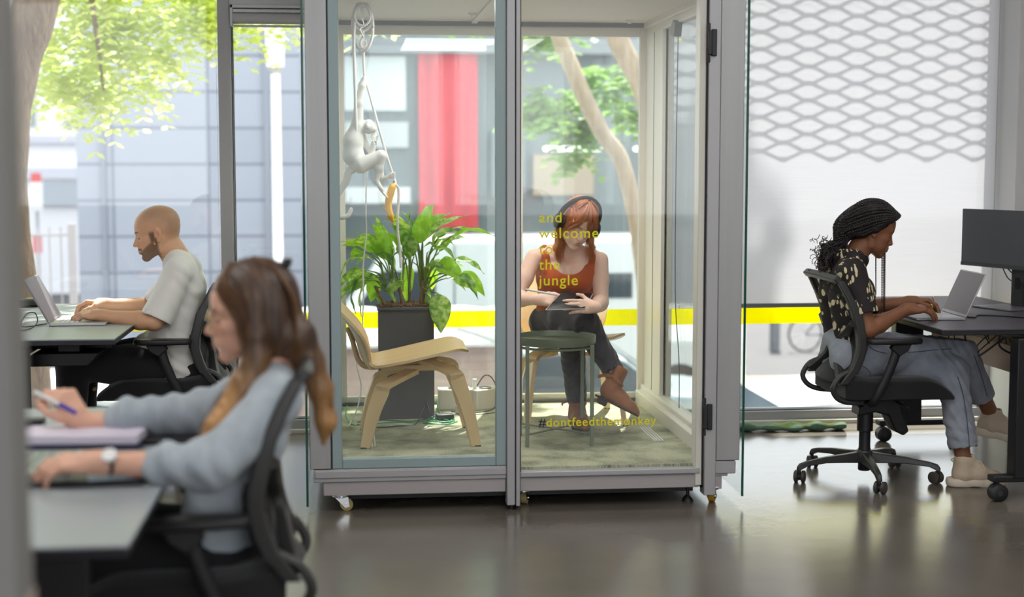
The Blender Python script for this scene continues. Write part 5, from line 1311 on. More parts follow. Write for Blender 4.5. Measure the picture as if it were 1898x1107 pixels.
def head(sd, c, R, s=1.0, jaw=1.0, nose=1.0, brow=1.0, lips=1.0):
    c = np.array(c, float)
    P = lambda x, y, z: c + R @ (np.array((x, y, z)) * s)
    b = lambda p, r, k=.012, cut=False: sd.ball(P(*p), tuple(v * s for v in (r if isinstance(r, tuple) else (r, r, r))), k * s, R, cut)
    cn = lambda a, e, ra, rb, k=.012, cut=False: sd.cone(P(*a), P(*e), ra * s, rb * s, k * s, cut)
    b((-.012, 0, .040), (.096, .074, .080), .01)           # skull
    b((.028, 0, .030), (.066, .064, .068), .02)            # forehead
    b((-.045, 0, .0), (.050, .060, .055), .02)
    b((.030, 0, -.030), (.052, .056, .058), .02)           # mid face
    for y in (-1, 1):
        cn((-.010, y * .055 * jaw, -.030), (.006, y * .048 * jaw, -.072), .018, .016, .02)
        cn((.006, y * .048 * jaw, -.072), (.066, y * .012, -.098), .016, .014, .02)
        b((.055, y * .040, -.024), (.022, .020, .018), .018)   # cheekbone
        b((.050, y * .030, -.060), (.026, .022, .026), .02)
        cn((.082, y * .012, .018), (.068, y * .046, .018), .009 * brow, .008, .012)    # brow ridge
    b((.060, 0, -.075), (.030, .026, .026), .018)
    b((.074, 0, -.098), (.015, .018, .014), .012)          # chin
    cn((.072, 0, .010), (.078, 0, -.030), .017, .019, .012); cn((.078, 0, -.030), (.078, 0, -.060), .019, .020, .012)
    for y in (-1, 1):
        b((.092, y * .030, -.001), (.018, .017, .0125), .010, True)      # eye sockets
        b((.0735, y * .030, -.003), (.0125, .0135, .0125), .003)
    cn((.086, 0, .006), (.106 * nose, 0, -.030), .0062, .0085, .008)
    b((.106 * nose, 0, -.034), (.0105, .009, .0085), .005)
    for y in (-1, 1): b((.096, y * .0115, -.037), (.009, .0065, .007), .004)
    b((.084, 0, -.064), (.012, .024, .015), .010)          # muzzle
    cn((.0925, -.013, -.0605), (.0925, .013, -.0605), .0050 * lips, .0050 * lips, .007)
    cn((.0905, -.012, -.0715), (.0905, .012, -.0715), .0056 * lips, .0056 * lips, .007)
    cn((.1000, -.017, -.0662), (.1000, .017, -.0662), .0020, .0020, .003, True)
    b((.090, 0, -.083), (.008, .014, .006), .006, True)
    for y in (-1, 1):                                       # ears
        b((-.008, y * .075, -.006), (.018, .0075, .029), .004)
        b((-.004, y * .083, -.004), (.009, .006, .015), .004, True)
        b((-.004, y * .076, -.030), (.008, .006, .009), .004)
    return P

def hand(sd, W, R, side, curl=(18, 25, 18), spread=1.0, thumb=(.55, .75, -.35), sc=1.0, curls=None):
    """R columns: finger direction, thumb side, back of the hand"""
    W = np.array(W, float)
    P = lambda a, b, c: W + R @ (np.array((a, b, c)) * sc)
    ys = (.027, .009, -.009, -.026); L = ((.040, .025, .021), (.044, .029, .022), (.041, .026, .021), (.032, .019, .018))
    mx = (.084, .088, .083, .075)
    sd.cone(W, P(.03, 0, 0), .024 * sc, .026 * sc, .02)
    for i in range(4):
        sd.cone(P(.015, ys[i] * .55, 0), P(mx[i], ys[i], .0), .0145 * sc, .0115 * sc, .010)
    sd.ball(P(.045, .0, -.004), (.036 * sc, .034 * sc, .014 * sc), .008, R)
    tips = []
    for i in range(4):
        a = 0; p = np.array((mx[i], ys[i], 0.0)); r = (.0098, .0088, .0078, .0066)
        cu = curls[i] if curls else curl; yaw = ys[i] * 2.0 * spread
        for j in range(3):
            a += math.radians(cu[j]); q = p + np.array((math.cos(a) * math.cos(yaw), math.sin(yaw), -math.sin(a))) * L[i][j]
            sd.cone(P(*p), P(*q), r[j] * sc * (.9 if i == 3 else 1), r[j + 1] * sc * (.9 if i == 3 else 1), .0035); p = q
        tips.append(P(*p))
    t = norm(thumb)
    a = np.array((.018, .020, -.006)); b = np.array((.046, .040, -.014)); sd.cone(P(*a), P(*b), .0155 * sc, .0125 * sc, .012)
    e = b + t * .030; g = e + norm((t[0] + .5, t[1] - .5, t[2])) * .026
    sd.cone(P(*b), P(*e), .0112 * sc, .0100 * sc, .006); sd.cone(P(*e), P(*g), .0100 * sc, .0078 * sc, .003)
    tips.append(P(*g)); return tips

def nearpts(V, a, r):
    d = np.linalg.norm((V - np.array(a)), axis=1); return np.clip(1 - d / r, 0, 1)
def paint(C, w, col):
    w = w[:, None]; return C * (1 - w) + np.array(col)[None] * w
def head_local(V, c, R, s): return ((V - np.array(c)) @ R) / s
def face_paint(V, C, c, R, s, skin, lip, browc=None, lash=None, beard=None, scalp=None, cheek=None):
    q = head_local(V, c, R, s); x, y, z = q.T; near = (np.abs(x) < .16) & (np.abs(z) < .16) & (np.abs(y) < .1)
    ay = np.abs(y)
    e = lambda cx, cy, cz, rx, ry, rz, soft=.35: np.clip((1 - np.sqrt(((x - cx) / rx) ** 2 + ((ay - cy) / ry) ** 2 + ((z - cz) / rz) ** 2)) / soft, 0, 1) * near
    if cheek is not None: C = paint(C, e(.075, .038, -.030, .04, .028, .026, .9) * .6, cheek); C = paint(C, e(.108, 0, -.034, .02, .015, .014, .9) * .5, cheek); C = paint(C, e(-.005, .08, -.01, .03, .02, .035, .8) * .4, cheek)
    if scalp is not None:
        w = np.clip((z - .035 - .6 * np.clip(x + .0, -.08, .09)) / .05, 0, 1) * np.clip((.085 - x) / .05, 0, 1) * near
        w = np.maximum(w, np.clip((-.035 - x) / .03, 0, 1) * np.clip((z + .045) / .04, 0, 1) * near)
        C = paint(C, w * .55, scalp)
    if beard is not None:
        line = np.clip((-.028 - (x - .03) * .62 - z) / .010, 0, 1) * np.clip((x + .004) / .010, 0, 1) * (z > -.13)
        side = np.clip((1 - np.abs(x - .020) / .015) / .5, 0, 1) * np.clip((.016 - z) / .012, 0, 1) * (z > -.05)
        must = np.clip((1 - np.abs(z + .0525 + .25 * np.clip(ay - .008, 0, 1)) / .0058) / .5, 0, 1) * (x > .07) * (ay < .030)
        w = np.maximum(np.maximum(line, side), must) * near
        C = paint(C, w * .82, beard)
    C = paint(C, e(.096, 0, -.0605, .014, .019, .0055), lip); C = paint(C, e(.094, 0, -.0715, .014, .018, .0062), lip)
    if browc is not None:
        C = paint(C, np.clip((1 - np.abs((z - .0205 + 3.0 * (ay - .032) ** 2)) / .0052) / .5, 0, 1) * (ay > .011) * (ay < .050) * (x > .05) * near * .85, browc)
    if lash is not None: C = paint(C, np.clip((1 - np.abs(z + .0095 - 9 * (ay - .030) ** 2) / .0024) / .6, 0, 1) * (ay > .017) * (ay < .045) * (x > .066) * near * .9, lash)
    return C

def arm(sd, S, E_, W, r=(.048, .043, .036, .040, .026), k=.015):
    S, E_, W = map(lambda p: np.array(p, float), (S, E_, W))
    m = S * .5 + E_ * .5; sd.cone(S, m, r[0], r[1], k); sd.cone(m, E_, r[1], r[2], k)
    f = E_ * .72 + W * .28; sd.cone(E_, f, r[2], r[3], k); sd.cone(f, W, r[3], r[4], k); return sd
def leg(sd, H, K, A, r=(.078, .060, .050, .052, .034), k=.02):
    H, K, A = map(lambda p: np.array(p, float), (H, K, A))
    sd.cone(H, K, r[0], r[1] * .9, k); c = K * .7 + A * .3; sd.cone(K, c, r[2], r[3], k); sd.cone(c, A, r[3], r[4], k); return sd
def oc(sd, a, b, ra, rb, k=.012, wall=.005, depth=.03, flare=0.0):
    """open-ended garment tube from a to b with a hollow hem at b"""
    a, b = np.array(a, float), np.array(b, float); d = norm(b - a)
    w = sd._win(np.minimum(a, b) - max(ra, rb), np.maximum(a, b) + max(ra, rb), k + 3 * sd.h)
    sl, X, Y, Z = w; ab = b - a; L2 = float(ab @ ab)
    px, py, pz = X - a[0], Y - a[1], Z - a[2]
    t = (px * ab[0] + py * ab[1] + pz * ab[2]) / L2; tc = np.clip(t, 0, 1.3)
    q = np.sqrt((px - tc * ab[0]) ** 2 + (py - tc * ab[1]) ** 2 + (pz - tc * ab[2]) ** 2) - (ra + (rb - ra) * tc)
    sd._mix(sl, np.maximum(q, (t - 1) * math.sqrt(L2)).astype(np.float32), k)
    i0 = b - d * depth
    sd.cone(i0, b + d * .03, max(ra, rb) * 0 + (ra + (rb - ra) * .85) - wall - .004, rb - wall, .004, True)
    return sd

def strands(mb, guides, n, rnd, spread=.006, r=.0012, sides=3, taper=.4, wav=.0):
    """locks following interpolated guides"""
    G = [np.array(spline(g, 6)) for g in guides]; m = min(len(g) for g in G); G = [g[np.linspace(0, len(g) - 1, m).astype(int)] for g in G]
    for i in range(n):
        u = rnd.uniform(0, len(G) - 1); a = int(min(u, len(G) - 2)) if len(G) > 1 else 0; f = u - a
        g = G[a] * (1 - f) + G[min(a + 1, len(G) - 1)] * f
        o0 = np.array([rnd.gauss(0, 1) for _ in range(3)]) * spread * .5; o1 = np.array([rnd.gauss(0, 1) for _ in range(3)]) * spread * 1.5
        e = max(4, int(m * rnd.uniform(.82, 1))); ph = rnd.uniform(0, 6)
        P = [g[k] + o0 * (1 - k / m) + o1 * (k / m) + wav * np.array((math.sin(k * .6 + ph), math.cos(k * .5 + ph), 0)) * (k / m) for k in range(e)]
        mb.tube([tuple(p) for p in P], [r * (1 - (1 - taper) * k / e) for k in range(e)], sides, cap=False)

def person(label, loc):
    return thing('person', label, 'person', loc)

# ============================================================ the bald man (faces -x)
def build_man():
    t = person('bald bearded man in a white T-shirt and black trousers typing at the left desk', (-.78, 6.88, 0))
    hc = (-.876, 6.88, 1.128); R = frame((-.975, -.02, -.20), (0, 0, 1)); s = 1.03
    sk = np.array(rgb(214, 166, 132))
    sd = SDF((-1.42, 6.50, -.0), (-.60, 7.28, 1.30), .0034)
    head(sd, hc, R, s, jaw=1.06, brow=1.15)
    sd.chain([(-.848, 6.88, 1.10), (-.815, 6.88, 1.05), (-.79, 6.88, 1.0)], [.055, .056, .064], .02)
    sd.cone((-.775, 6.80, .97), (-.775, 6.96, .97), .042, .042, .03)
    for y in (6.81, 6.95): sd.chain([(-.775, y, .91), (-.79, y, .75), (-.785, y, .52)], [.068, .070, .07], .03)
    arm(sd, (-.765, 6.705, .955), (-.868, 6.645, .745), (-1.098, 6.665, .773), (.040, .040, .037, .041, .026))
    arm(sd, (-.765, 7.055, .955), (-.925, 7.115, .765), (-1.135, 7.02, .790), (.040, .040, .037, .041, .026))
    hand(sd, (-1.098, 6.665, .775), frame_hand((-1, .05, .06), (0, 1, .25), 1), 'L', curls=((28, 35, 25), (30, 38, 25), (32, 40, 25), (34, 40, 25)), thumb=(.8, .5, -.5))
    hand(sd, (-1.135, 7.02, .792), frame_hand((-1, -.12, .12), (0, -1, .15), -1), 'R', curls=((34, 40, 25), (38, 40, 25), (42, 42, 25), (45, 42, 25)), thumb=(.8, .45, -.55))
    leg(sd, (-.76, 6.79, .52), (-1.235, 6.745, .545), (-1.25, 6.76, .10), (.07, .05, .042, .044, .033)); leg(sd, (-.76, 6.97, .52), (-1.225, 7.01, .535), (-1.25, 7.0, .10), (.07, .05, .042, .044, .033))
    def col(V):
        C = np.repeat(sk[None], len(V), 0) * (1 + .05 * wob(V, 30, 2))[:, None]
        C = face_paint(V, C, hc, R, s, sk, rgb(178, 112, 98), rgb(80, 60, 48), rgb(60, 45, 40), rgb(96, 74, 58), rgb(150, 122, 98), rgb(214, 140, 112))
        return C
    sdf_obj(sd, 'body', M_SKIN, t, col, off=t.location)
    # T-shirt
    sd = SDF((-1.10, 6.55, .40), (-.60, 7.22, 1.08), .0045)
    for y in (6.80, 6.96):
        sd.chain([(-.765, y, .955), (-.775, y, .88), (-.790, y, .76), (-.80, y, .64), (-.79, y, .52), (-.785, y, .46)], [.075, .100, .105, .108, .112, .100], .03)
    sd.chain([(-.86, 6.88, .62), (-.93, 6.88, .60)], [.10, .075], .05)
    sd.chain([(-.84, 6.80, .64), (-.95, 6.79, .602)], [.08, .045], .03); sd.chain([(-.84, 6.96, .64), (-.95, 6.97, .60)], [.08, .045], .03)
    sd.cone((-.775, 6.73, .972), (-.775, 7.03, .972), .055, .055, .03)
    sd.cone((-.79, 6.84, .995), (-.785, 6.92, .995), .062, .062, .03)
    for S, E_ in (((-.768, 6.712, .955), (-.862, 6.655, .755)), ((-.768, 7.048, .955), (-.915, 7.105, .785))):
        oc(sd, S, E_, .062, .070, .03, .004, .035)
    nb = np.array((-.862, 6.88, 1.045)); sd.ball(nb, (.075, .075, .05), .006, frame((-1, 0, -.8), (0, 0, 1)), True)
    def fold(V):
        w = .0030 * wob(V * (1, 1, 1), 26, 7) + .0022 * np.sin(V[:, 2] * 120 + V[:, 0] * 90 + 2 * np.sin(V[:, 0] * 30)) * np.clip((.72 - V[:, 2]) / .12, 0, 1)
        w += .0014 * np.sin((V[:, 0] * .7 + V[:, 2]) * 95 + 3 * np.sin(V[:, 1] * 18)) * np.exp(-((V[:, 0] + .72) / .07) ** 2)
        return w
    sdf_obj(sd, 't_shirt', mat('off_white_cotton', rgb(238, 236, 230), 0.9, sheen=0.2, bump=(40, 0.15, 0.004), trans=.08), t, disp=fold, off=t.location)
    # trousers
    sd = SDF((-1.42, 6.58, .02), (-.60, 7.16, .68), .0055)
    for y, ky in ((6.79, 6.745), (6.97, 7.01)):
        sd.chain([(-.76, y, .515), (-1.0, (y + ky) / 2, .535), (-1.235, ky, .548)], [.095, .092, .072], .03)
        oc(sd, (-1.245, ky, .54), (-1.262, ky + .01, .115), .072, .060, .03)
    sd.chain([(-.75, 6.83, .50), (-.75, 6.93, .50)], [.10, .10], .04)
    sdf_obj(sd, 'trousers', mat('black_trouser_cloth', rgb(20, 20, 24), 0.85, sheen=0.15), t, disp=lambda V: .003 * wob(V, 22, 3), off=t.location)
    for y in (6.76, 7.0):
        sd = SDF((-1.46, y - .07, 0), (-1.16, y + .07, .17), .004)
        sd.chain([(-1.25, y, .09), (-1.25, y, .045), (-1.38, y, .032)], [.044, .040, .034], .02); sd.plane_cut((0, 0, .004), (0, 0, -1))
        sdf_obj(sd, 'shoe', M_BLACK, t, off=t.location)
    MB().tube([(-.8785 + .004 * math.cos(a), 6.798 + .012 * 0, 1.088 + .008 * math.sin(a)) for a in [i * math.pi / 6 for i in range(12)]], .0012, 5, closed=True).build('earring', mat('gold', rgb(226, 196, 120), 0.25, 1.0), t, world=True)
    nk = [(-.812 - .061 * math.cos(a) * 1.0, 6.88 + .063 * math.sin(a), 1.036 - .030 * math.cos(a)) for a in [i * math.pi / 16 for i in range(32)]]
    tag(MB().tube(nk, .0013, 5, closed=True).build('necklace', mat('gold', (0, 0, 0))), 'thin gold chain around the neck of the bald man', 'necklace')
def frame_hand(f, th, sgn):
    """finger direction, thumb side, back of hand (upwards)"""
    f = norm(f); t_ = norm(np.array(th) - f * np.dot(th, f)); n = np.cross(f, t_); n = n if n[2] > 0 else -n
    return np.stack([f, t_, n], 1)
build_man()

# ============================================================ the long-haired woman nearest the camera (faces -x)
def build_near_woman():
    t = person('blurred long-haired woman in a pale blue shirt writing at the nearest desk', (-.22, 3.62, 0))
    hc = (-.243, 3.62, 1.085); R = frame((-.985, -.05, -.10), (0, 0, 1)); s = .99
    sk = np.array(rgb(218, 170, 146))
    sd = SDF((-.92, 3.18, -.0), (-.02, 4.0, 1.25), .0038)
    head(sd, hc, R, s, jaw=.97)
    sd.chain([(-.222, 3.62, 1.04), (-.205, 3.62, .99), (-.19, 3.62, .94)], [.048, .048, .056], .02)
    sd.cone((-.19, 3.54, .895), (-.19, 3.70, .895), .038, .038, .03)
    for y in (3.56, 3.68): sd.chain([(-.22, y, .86), (-.30, y, .70), (-.33, y, .54)], [.062, .06, .07], .03)
    arm(sd, (-.175, 3.455, .895), (-.325, 3.345, .765), (-.552, 3.285, .792), (.040, .037, .034, .036, .023))
    arm(sd, (-.175, 3.785, .895), (-.38, 3.87, .785), (-.690, 3.85, .785), (.040, .037, .034, .036, .023))
    hand(sd, (-.552, 3.285, .794), frame_hand((-1, .02, .0), (0, 1, .3), 1), 'L', curls=((20, 30, 20), (20, 30, 20), (22, 32, 20), (25, 32, 20)), thumb=(.8, .5, -.4), sc=.98)
    Rh = frame_hand((-.50, -.12, .85), (-.55, -.75, -.35), 1)
    hand(sd, (-.690, 3.848, .787), Rh, 'R', curls=((60, 45, 25), (62, 50, 30), (66, 55, 35), (70, 55, 35)), thumb=(.85, .35, -.55), sc=1.0)
    leg(sd, (-.34, 3.54, .50), (-.74, 3.50, .52), (-.72, 3.52, .10), (.07, .05, .042, .044, .033)); leg(sd, (-.34, 3.70, .50), (-.74, 3.73, .52), (-.72, 3.72, .10), (.07, .05, .042, .044, .033))
    def col(V):
        C = np.repeat(sk[None], len(V), 0)
        return face_paint(V, C, hc, R, s, sk, rgb(196, 112, 104), rgb(120, 86, 62), rgb(70, 50, 44), cheek=rgb(222, 138, 118))
    sdf_obj(sd, 'body', M_SKIN, t, col, off=t.location)
    # shirt
    sd = SDF((-.70, 3.24, .42), (-.06, 3.98, .99), .0048)
    for y in (3.545, 3.695):
        sd.chain([(-.205, y, .88), (-.255, y, .78), (-.305, y, .66), (-.335, y, .53)], [.070, .085, .088, .092], .03)
    sd.chain([(-.28, 3.58, .80), (-.28, 3.66, .80)], [.075, .075], .04)
    sd.cone((-.175, 3.48, .90), (-.175, 3.76, .90), .052, .052, .03); sd.cone((-.19, 3.58, .925), (-.19, 3.66, .925), .05, .05, .03)
    for S, E_, W_ in (((-.175, 3.462, .893), (-.325, 3.35, .765), (-.425, 3.314, .781)), ((-.175, 3.778, .893), (-.38, 3.865, .795), (-.590, 3.854, .795))):
        sd.chain([S, E_], [.060, .062], .03); oc(sd, E_, W_, .060, .048, .02)
        W0 = np.array(W_); d = norm(W0 - np.array(E_)); sd.cone(W0 - d * .045, W0 - d * .008, .050, .052, .006)
    sd.ball((-.225, 3.62, .985), (.06, .055, .045), .008, None, True)
    def fold(V):
        return .005 * wob(V, 24, 5) + .004 * np.sin(V[:, 0] * 110 + 3 * np.sin(V[:, 2] * 25)) * np.clip((V[:, 2] - .70) / .05, 0, 1) * np.clip((-.26 - V[:, 0]) / .05, 0, 1)
    sdf_obj(sd, 'shirt', mat('pale_blue_chambray', rgb(166, 176, 184), 0.9, sheen=0.15, noise=(26, 0.12), trans=.05), t, disp=fold, off=t.location)
    sd = SDF((-.88, 3.36, .02), (-.16, 3.88, .66), .006)
    for y, ky in ((3.54, 3.50), (3.70, 3.73)):
        sd.chain([(-.33, y, .50), (-.54, (y + ky) / 2, .515), (-.74, ky, .52)], [.095, .088, .070], .03); sd.cone((-.74, ky, .52), (-.72, ky, .10), .066, .05, .02)
    sdf_obj(sd, 'trousers', mat('black_trouser_cloth', (0, 0, 0)), t, off=t.location)
    for y in (3.50, 3.73):
        sd = SDF((-.92, y - .07, 0), (-.62, y + .07, .17), .005)
        sd.chain([(-.72, y, .09), (-.72, y, .045), (-.84, y, .032)], [.044, .040, .034], .02); sd.plane_cut((0, 0, .004), (0, 0, -1))
        sdf_obj(sd, 'shoe', M_BLACK, t, off=t.location)
    # hair
    P = lambda x, y, z: tuple(np.array(hc) + R @ (np.array((x, y, z)) * s))
    HC1, HC2 = np.array(rgb(62, 41, 28)), np.array(rgb(184, 136, 82))
    M_HAIR = mat('brown_to_blond_hair', (1, 1, 1), 0.42, attr=True, spec=0.6, bump=(1.0, 0.5, 0.004), stretch=(160, 160, 12))
    sd = SDF((-.50, 3.44, .66), (.06, 3.82, 1.24), .0042)
    sd.ball(P(-.016, 0, .048), (.104, .083, .088), .01, R); sd.ball(P(-.05, 0, .0), (.075, .080, .085), .02, R)
    sd.ball(P(-.045, 0, -.06), (.062, .074, .07), .03, R)
    sd.ball(P(.085, 0, -.045), (.052, .066, .085), .006, R, True)     # face opening
    sd.ball(P(.12, 0, .0), (.06, .07, .06), .006, R, True)
    for y, k in ((1, .0), (-1, .0)):
        sd.chain([P(-.01, y * .068, .03), P(-.008, y * .076, -.05), P(.0, y * .078, -.11)], [.024, .026, .026], .02)
    # lock falling over the near shoulder to the front, and the one behind the chair
    sd.chain([P(-.005, .076, -.10), (-.255, 3.535, .92), (-.315, 3.500, .83), (-.360, 3.49, .755), (-.385, 3.49, .70)], [.034, .036, .030, .022, .008], .02)
    sd.chain([P(-.02, -.076, -.10), (-.255, 3.705, .92), (-.30, 3.72, .84), (-.33, 3.72, .78)], [.030, .032, .026, .010], .02)
    sd.chain([P(-.07, 0, -.03), (-.135, 3.60, 1.03), (-.105, 3.60, .97), (-.078, 3.60, .90), (-.066, 3.60, .82), (-.072, 3.60, .765)], [.055, .045, .034, .028, .024, .006], .02)
    def hcol(V):
        f = np.clip((1.02 - V[:, 2]) / .20, 0, 1)[:, None] * .85 + .12 * (wob(V * (3, 3, .4), 40, 3))[:, None]
        edge = np.clip((head_local(V, hc, R, s)[:, 0] - .035) / .05, 0, 1)[:, None] * .5
        f = np.clip(f + edge, 0, 1); return HC1 * (1 - f) + HC2 * f
    sdf_obj(sd, 'hair', M_HAIR, t, hcol, disp=lambda V: .0006 * np.sin(V[:, 0] * 300 + V[:, 1] * 280 + 2 * np.sin(V[:, 2] * 10)), off=t.location)
    rnd = random.Random(2); hm = MB()
    gs = []
    for a in (-70, -35, 0, 35, 70):
        y = math.sin(math.radians(a)) * .088; gs.append([P(-.02, y * .3, .134), P(-.07, y * .7, .10), P(-.105, y, .03), P(-.10, y, -.05), P(-.085, y * .9, -.13)])
    strands(hm, gs, 160, rnd, .003, .0016)
    g2 = []
    for x in (-.03, .0, .02): g2.append([P(.03, .02, .125), P(.05 + x, .065, .07), P(.015 + x, .083, -.0), P(.005 + x, .088, -.07), (-.25 + x, 3.53, .93), (-.32 + x, 3.49, .82), (-.37 + x * .5, 3.48, .72)])
    strands(hm, g2, 130, rnd, .006, .0016)
    g3 = [[P(-.10, y, .0), (-.13, 3.60 + y, 1.02), (-.088, 3.60 + y, .95), (-.06, 3.60 + y, .86), (-.075, 3.6 + y, .77)] for y in (-.02, .02)]
    strands(hm, g3, 90, rnd, .006, .0015)
    hm.build('hair_strands', mat('light_brown_strands', rgb(104, 72, 45), 0.4, spec=0.45), t, world=True, smooth=True, angle=180)
    MB().ball(P(-.092, .0, .108), (.018, .030, .010), 10).box(P(-.1, 0, .11)[0] - .008, P(-.1, 0, .11)[0] + .012, 3.60, 3.64, P(-.1, 0, .11)[2], P(-.1, 0, .11)[2] + .014).build('hair_clip', M_BLACK, t, world=True, bevel=.002)
    # glasses, watch, pen
    g = thing('eyeglasses', 'thin clear-lensed eyeglasses worn by the woman nearest the camera', 'eyeglasses', (-.34, 3.62, 1.08))
    for y in (-1, 1):
        c = np.array(P(.102, y * .033, -.006)); m = MB()
        ring = [tuple(c + R @ np.array((-.004 * abs(math.cos(a)), math.cos(a) * .026, math.sin(a) * .022))) for a in [i * math.pi / 12 for i in range(24)]]
        m.tube(ring, .0016, 6, closed=True).build('rim', mat('thin_gold_wire', rgb(190, 170, 130), 0.3, 0.8), g, world=True)
        MB().add(ring, [tuple(range(24))]).build('lens', glass_mat('lens_glass', (.96, .97, .97), 1.0), g, world=True)
        MB().tube([P(.098, y * .059, .002), P(.05, y * .080, .004), P(-.005, y * .082, .0)], .0014, 6).build('temple', mat('thin_gold_wire', (0, 0, 0)), g, world=True)
    MB().tube([P(.106, -.008, -.002), P(.110, 0, .002), P(.106, .008, -.002)], .0014, 6).build('bridge', mat('thin_gold_wire', (0, 0, 0)), g, world=True)
    w = thing('wristwatch', 'wristwatch with white dial and black strap on her near wrist', 'watch', (-.545, 3.285, .79))
    ax = norm(np.array((-.552, 3.285, .794)) - np.array((-.325, 3.345, .765))); c0 = np.array((-.530, 3.290, .791)); F_ = frame(ax, (0, 0, 1))
    MB().tube([tuple(c0 + F_ @ np.array((0, math.cos(a) * .027, math.sin(a) * .027))) for a in [i * math.pi / 12 for i in range(24)]], .0045, 6, closed=True, sx=.5).build('strap', M_BLACK, w, world=True)
    nrm = norm((0.0, -.72, .70)); cf = c0 + nrm * .028
    MB().tube([tuple(cf - nrm * .003), tuple(cf + nrm * .0045)], [.0175, .0175], 24).build('case', M_LAPT, w, world=True)
    MB().tube([tuple(cf + nrm * .004), tuple(cf + nrm * .0055)], [.0155, .0155], 24).build('dial', M_WHITE, w, world=True)
    pn = thing('ballpoint_pen', 'white ballpoint pen with a blue cap held in her raised hand', 'pen', (-.72, 3.78, .84))
    a, b = np.array((-.790, 3.765, .880)), np.array((-.690, 3.775, .822)); m_ = a * .42 + b * .58
    MB().tube([tuple(a), tuple(m_)], [.0052, .0055], 12).build('barrel', M_WHITE, pn, world=True)
    MB().tube([tuple(m_), tuple(b)], [.0062, .0058], 12).build('cap', mat('blue_violet_plastic', rgb(66, 58, 168), 0.35), pn, world=True)
build_near_woman()

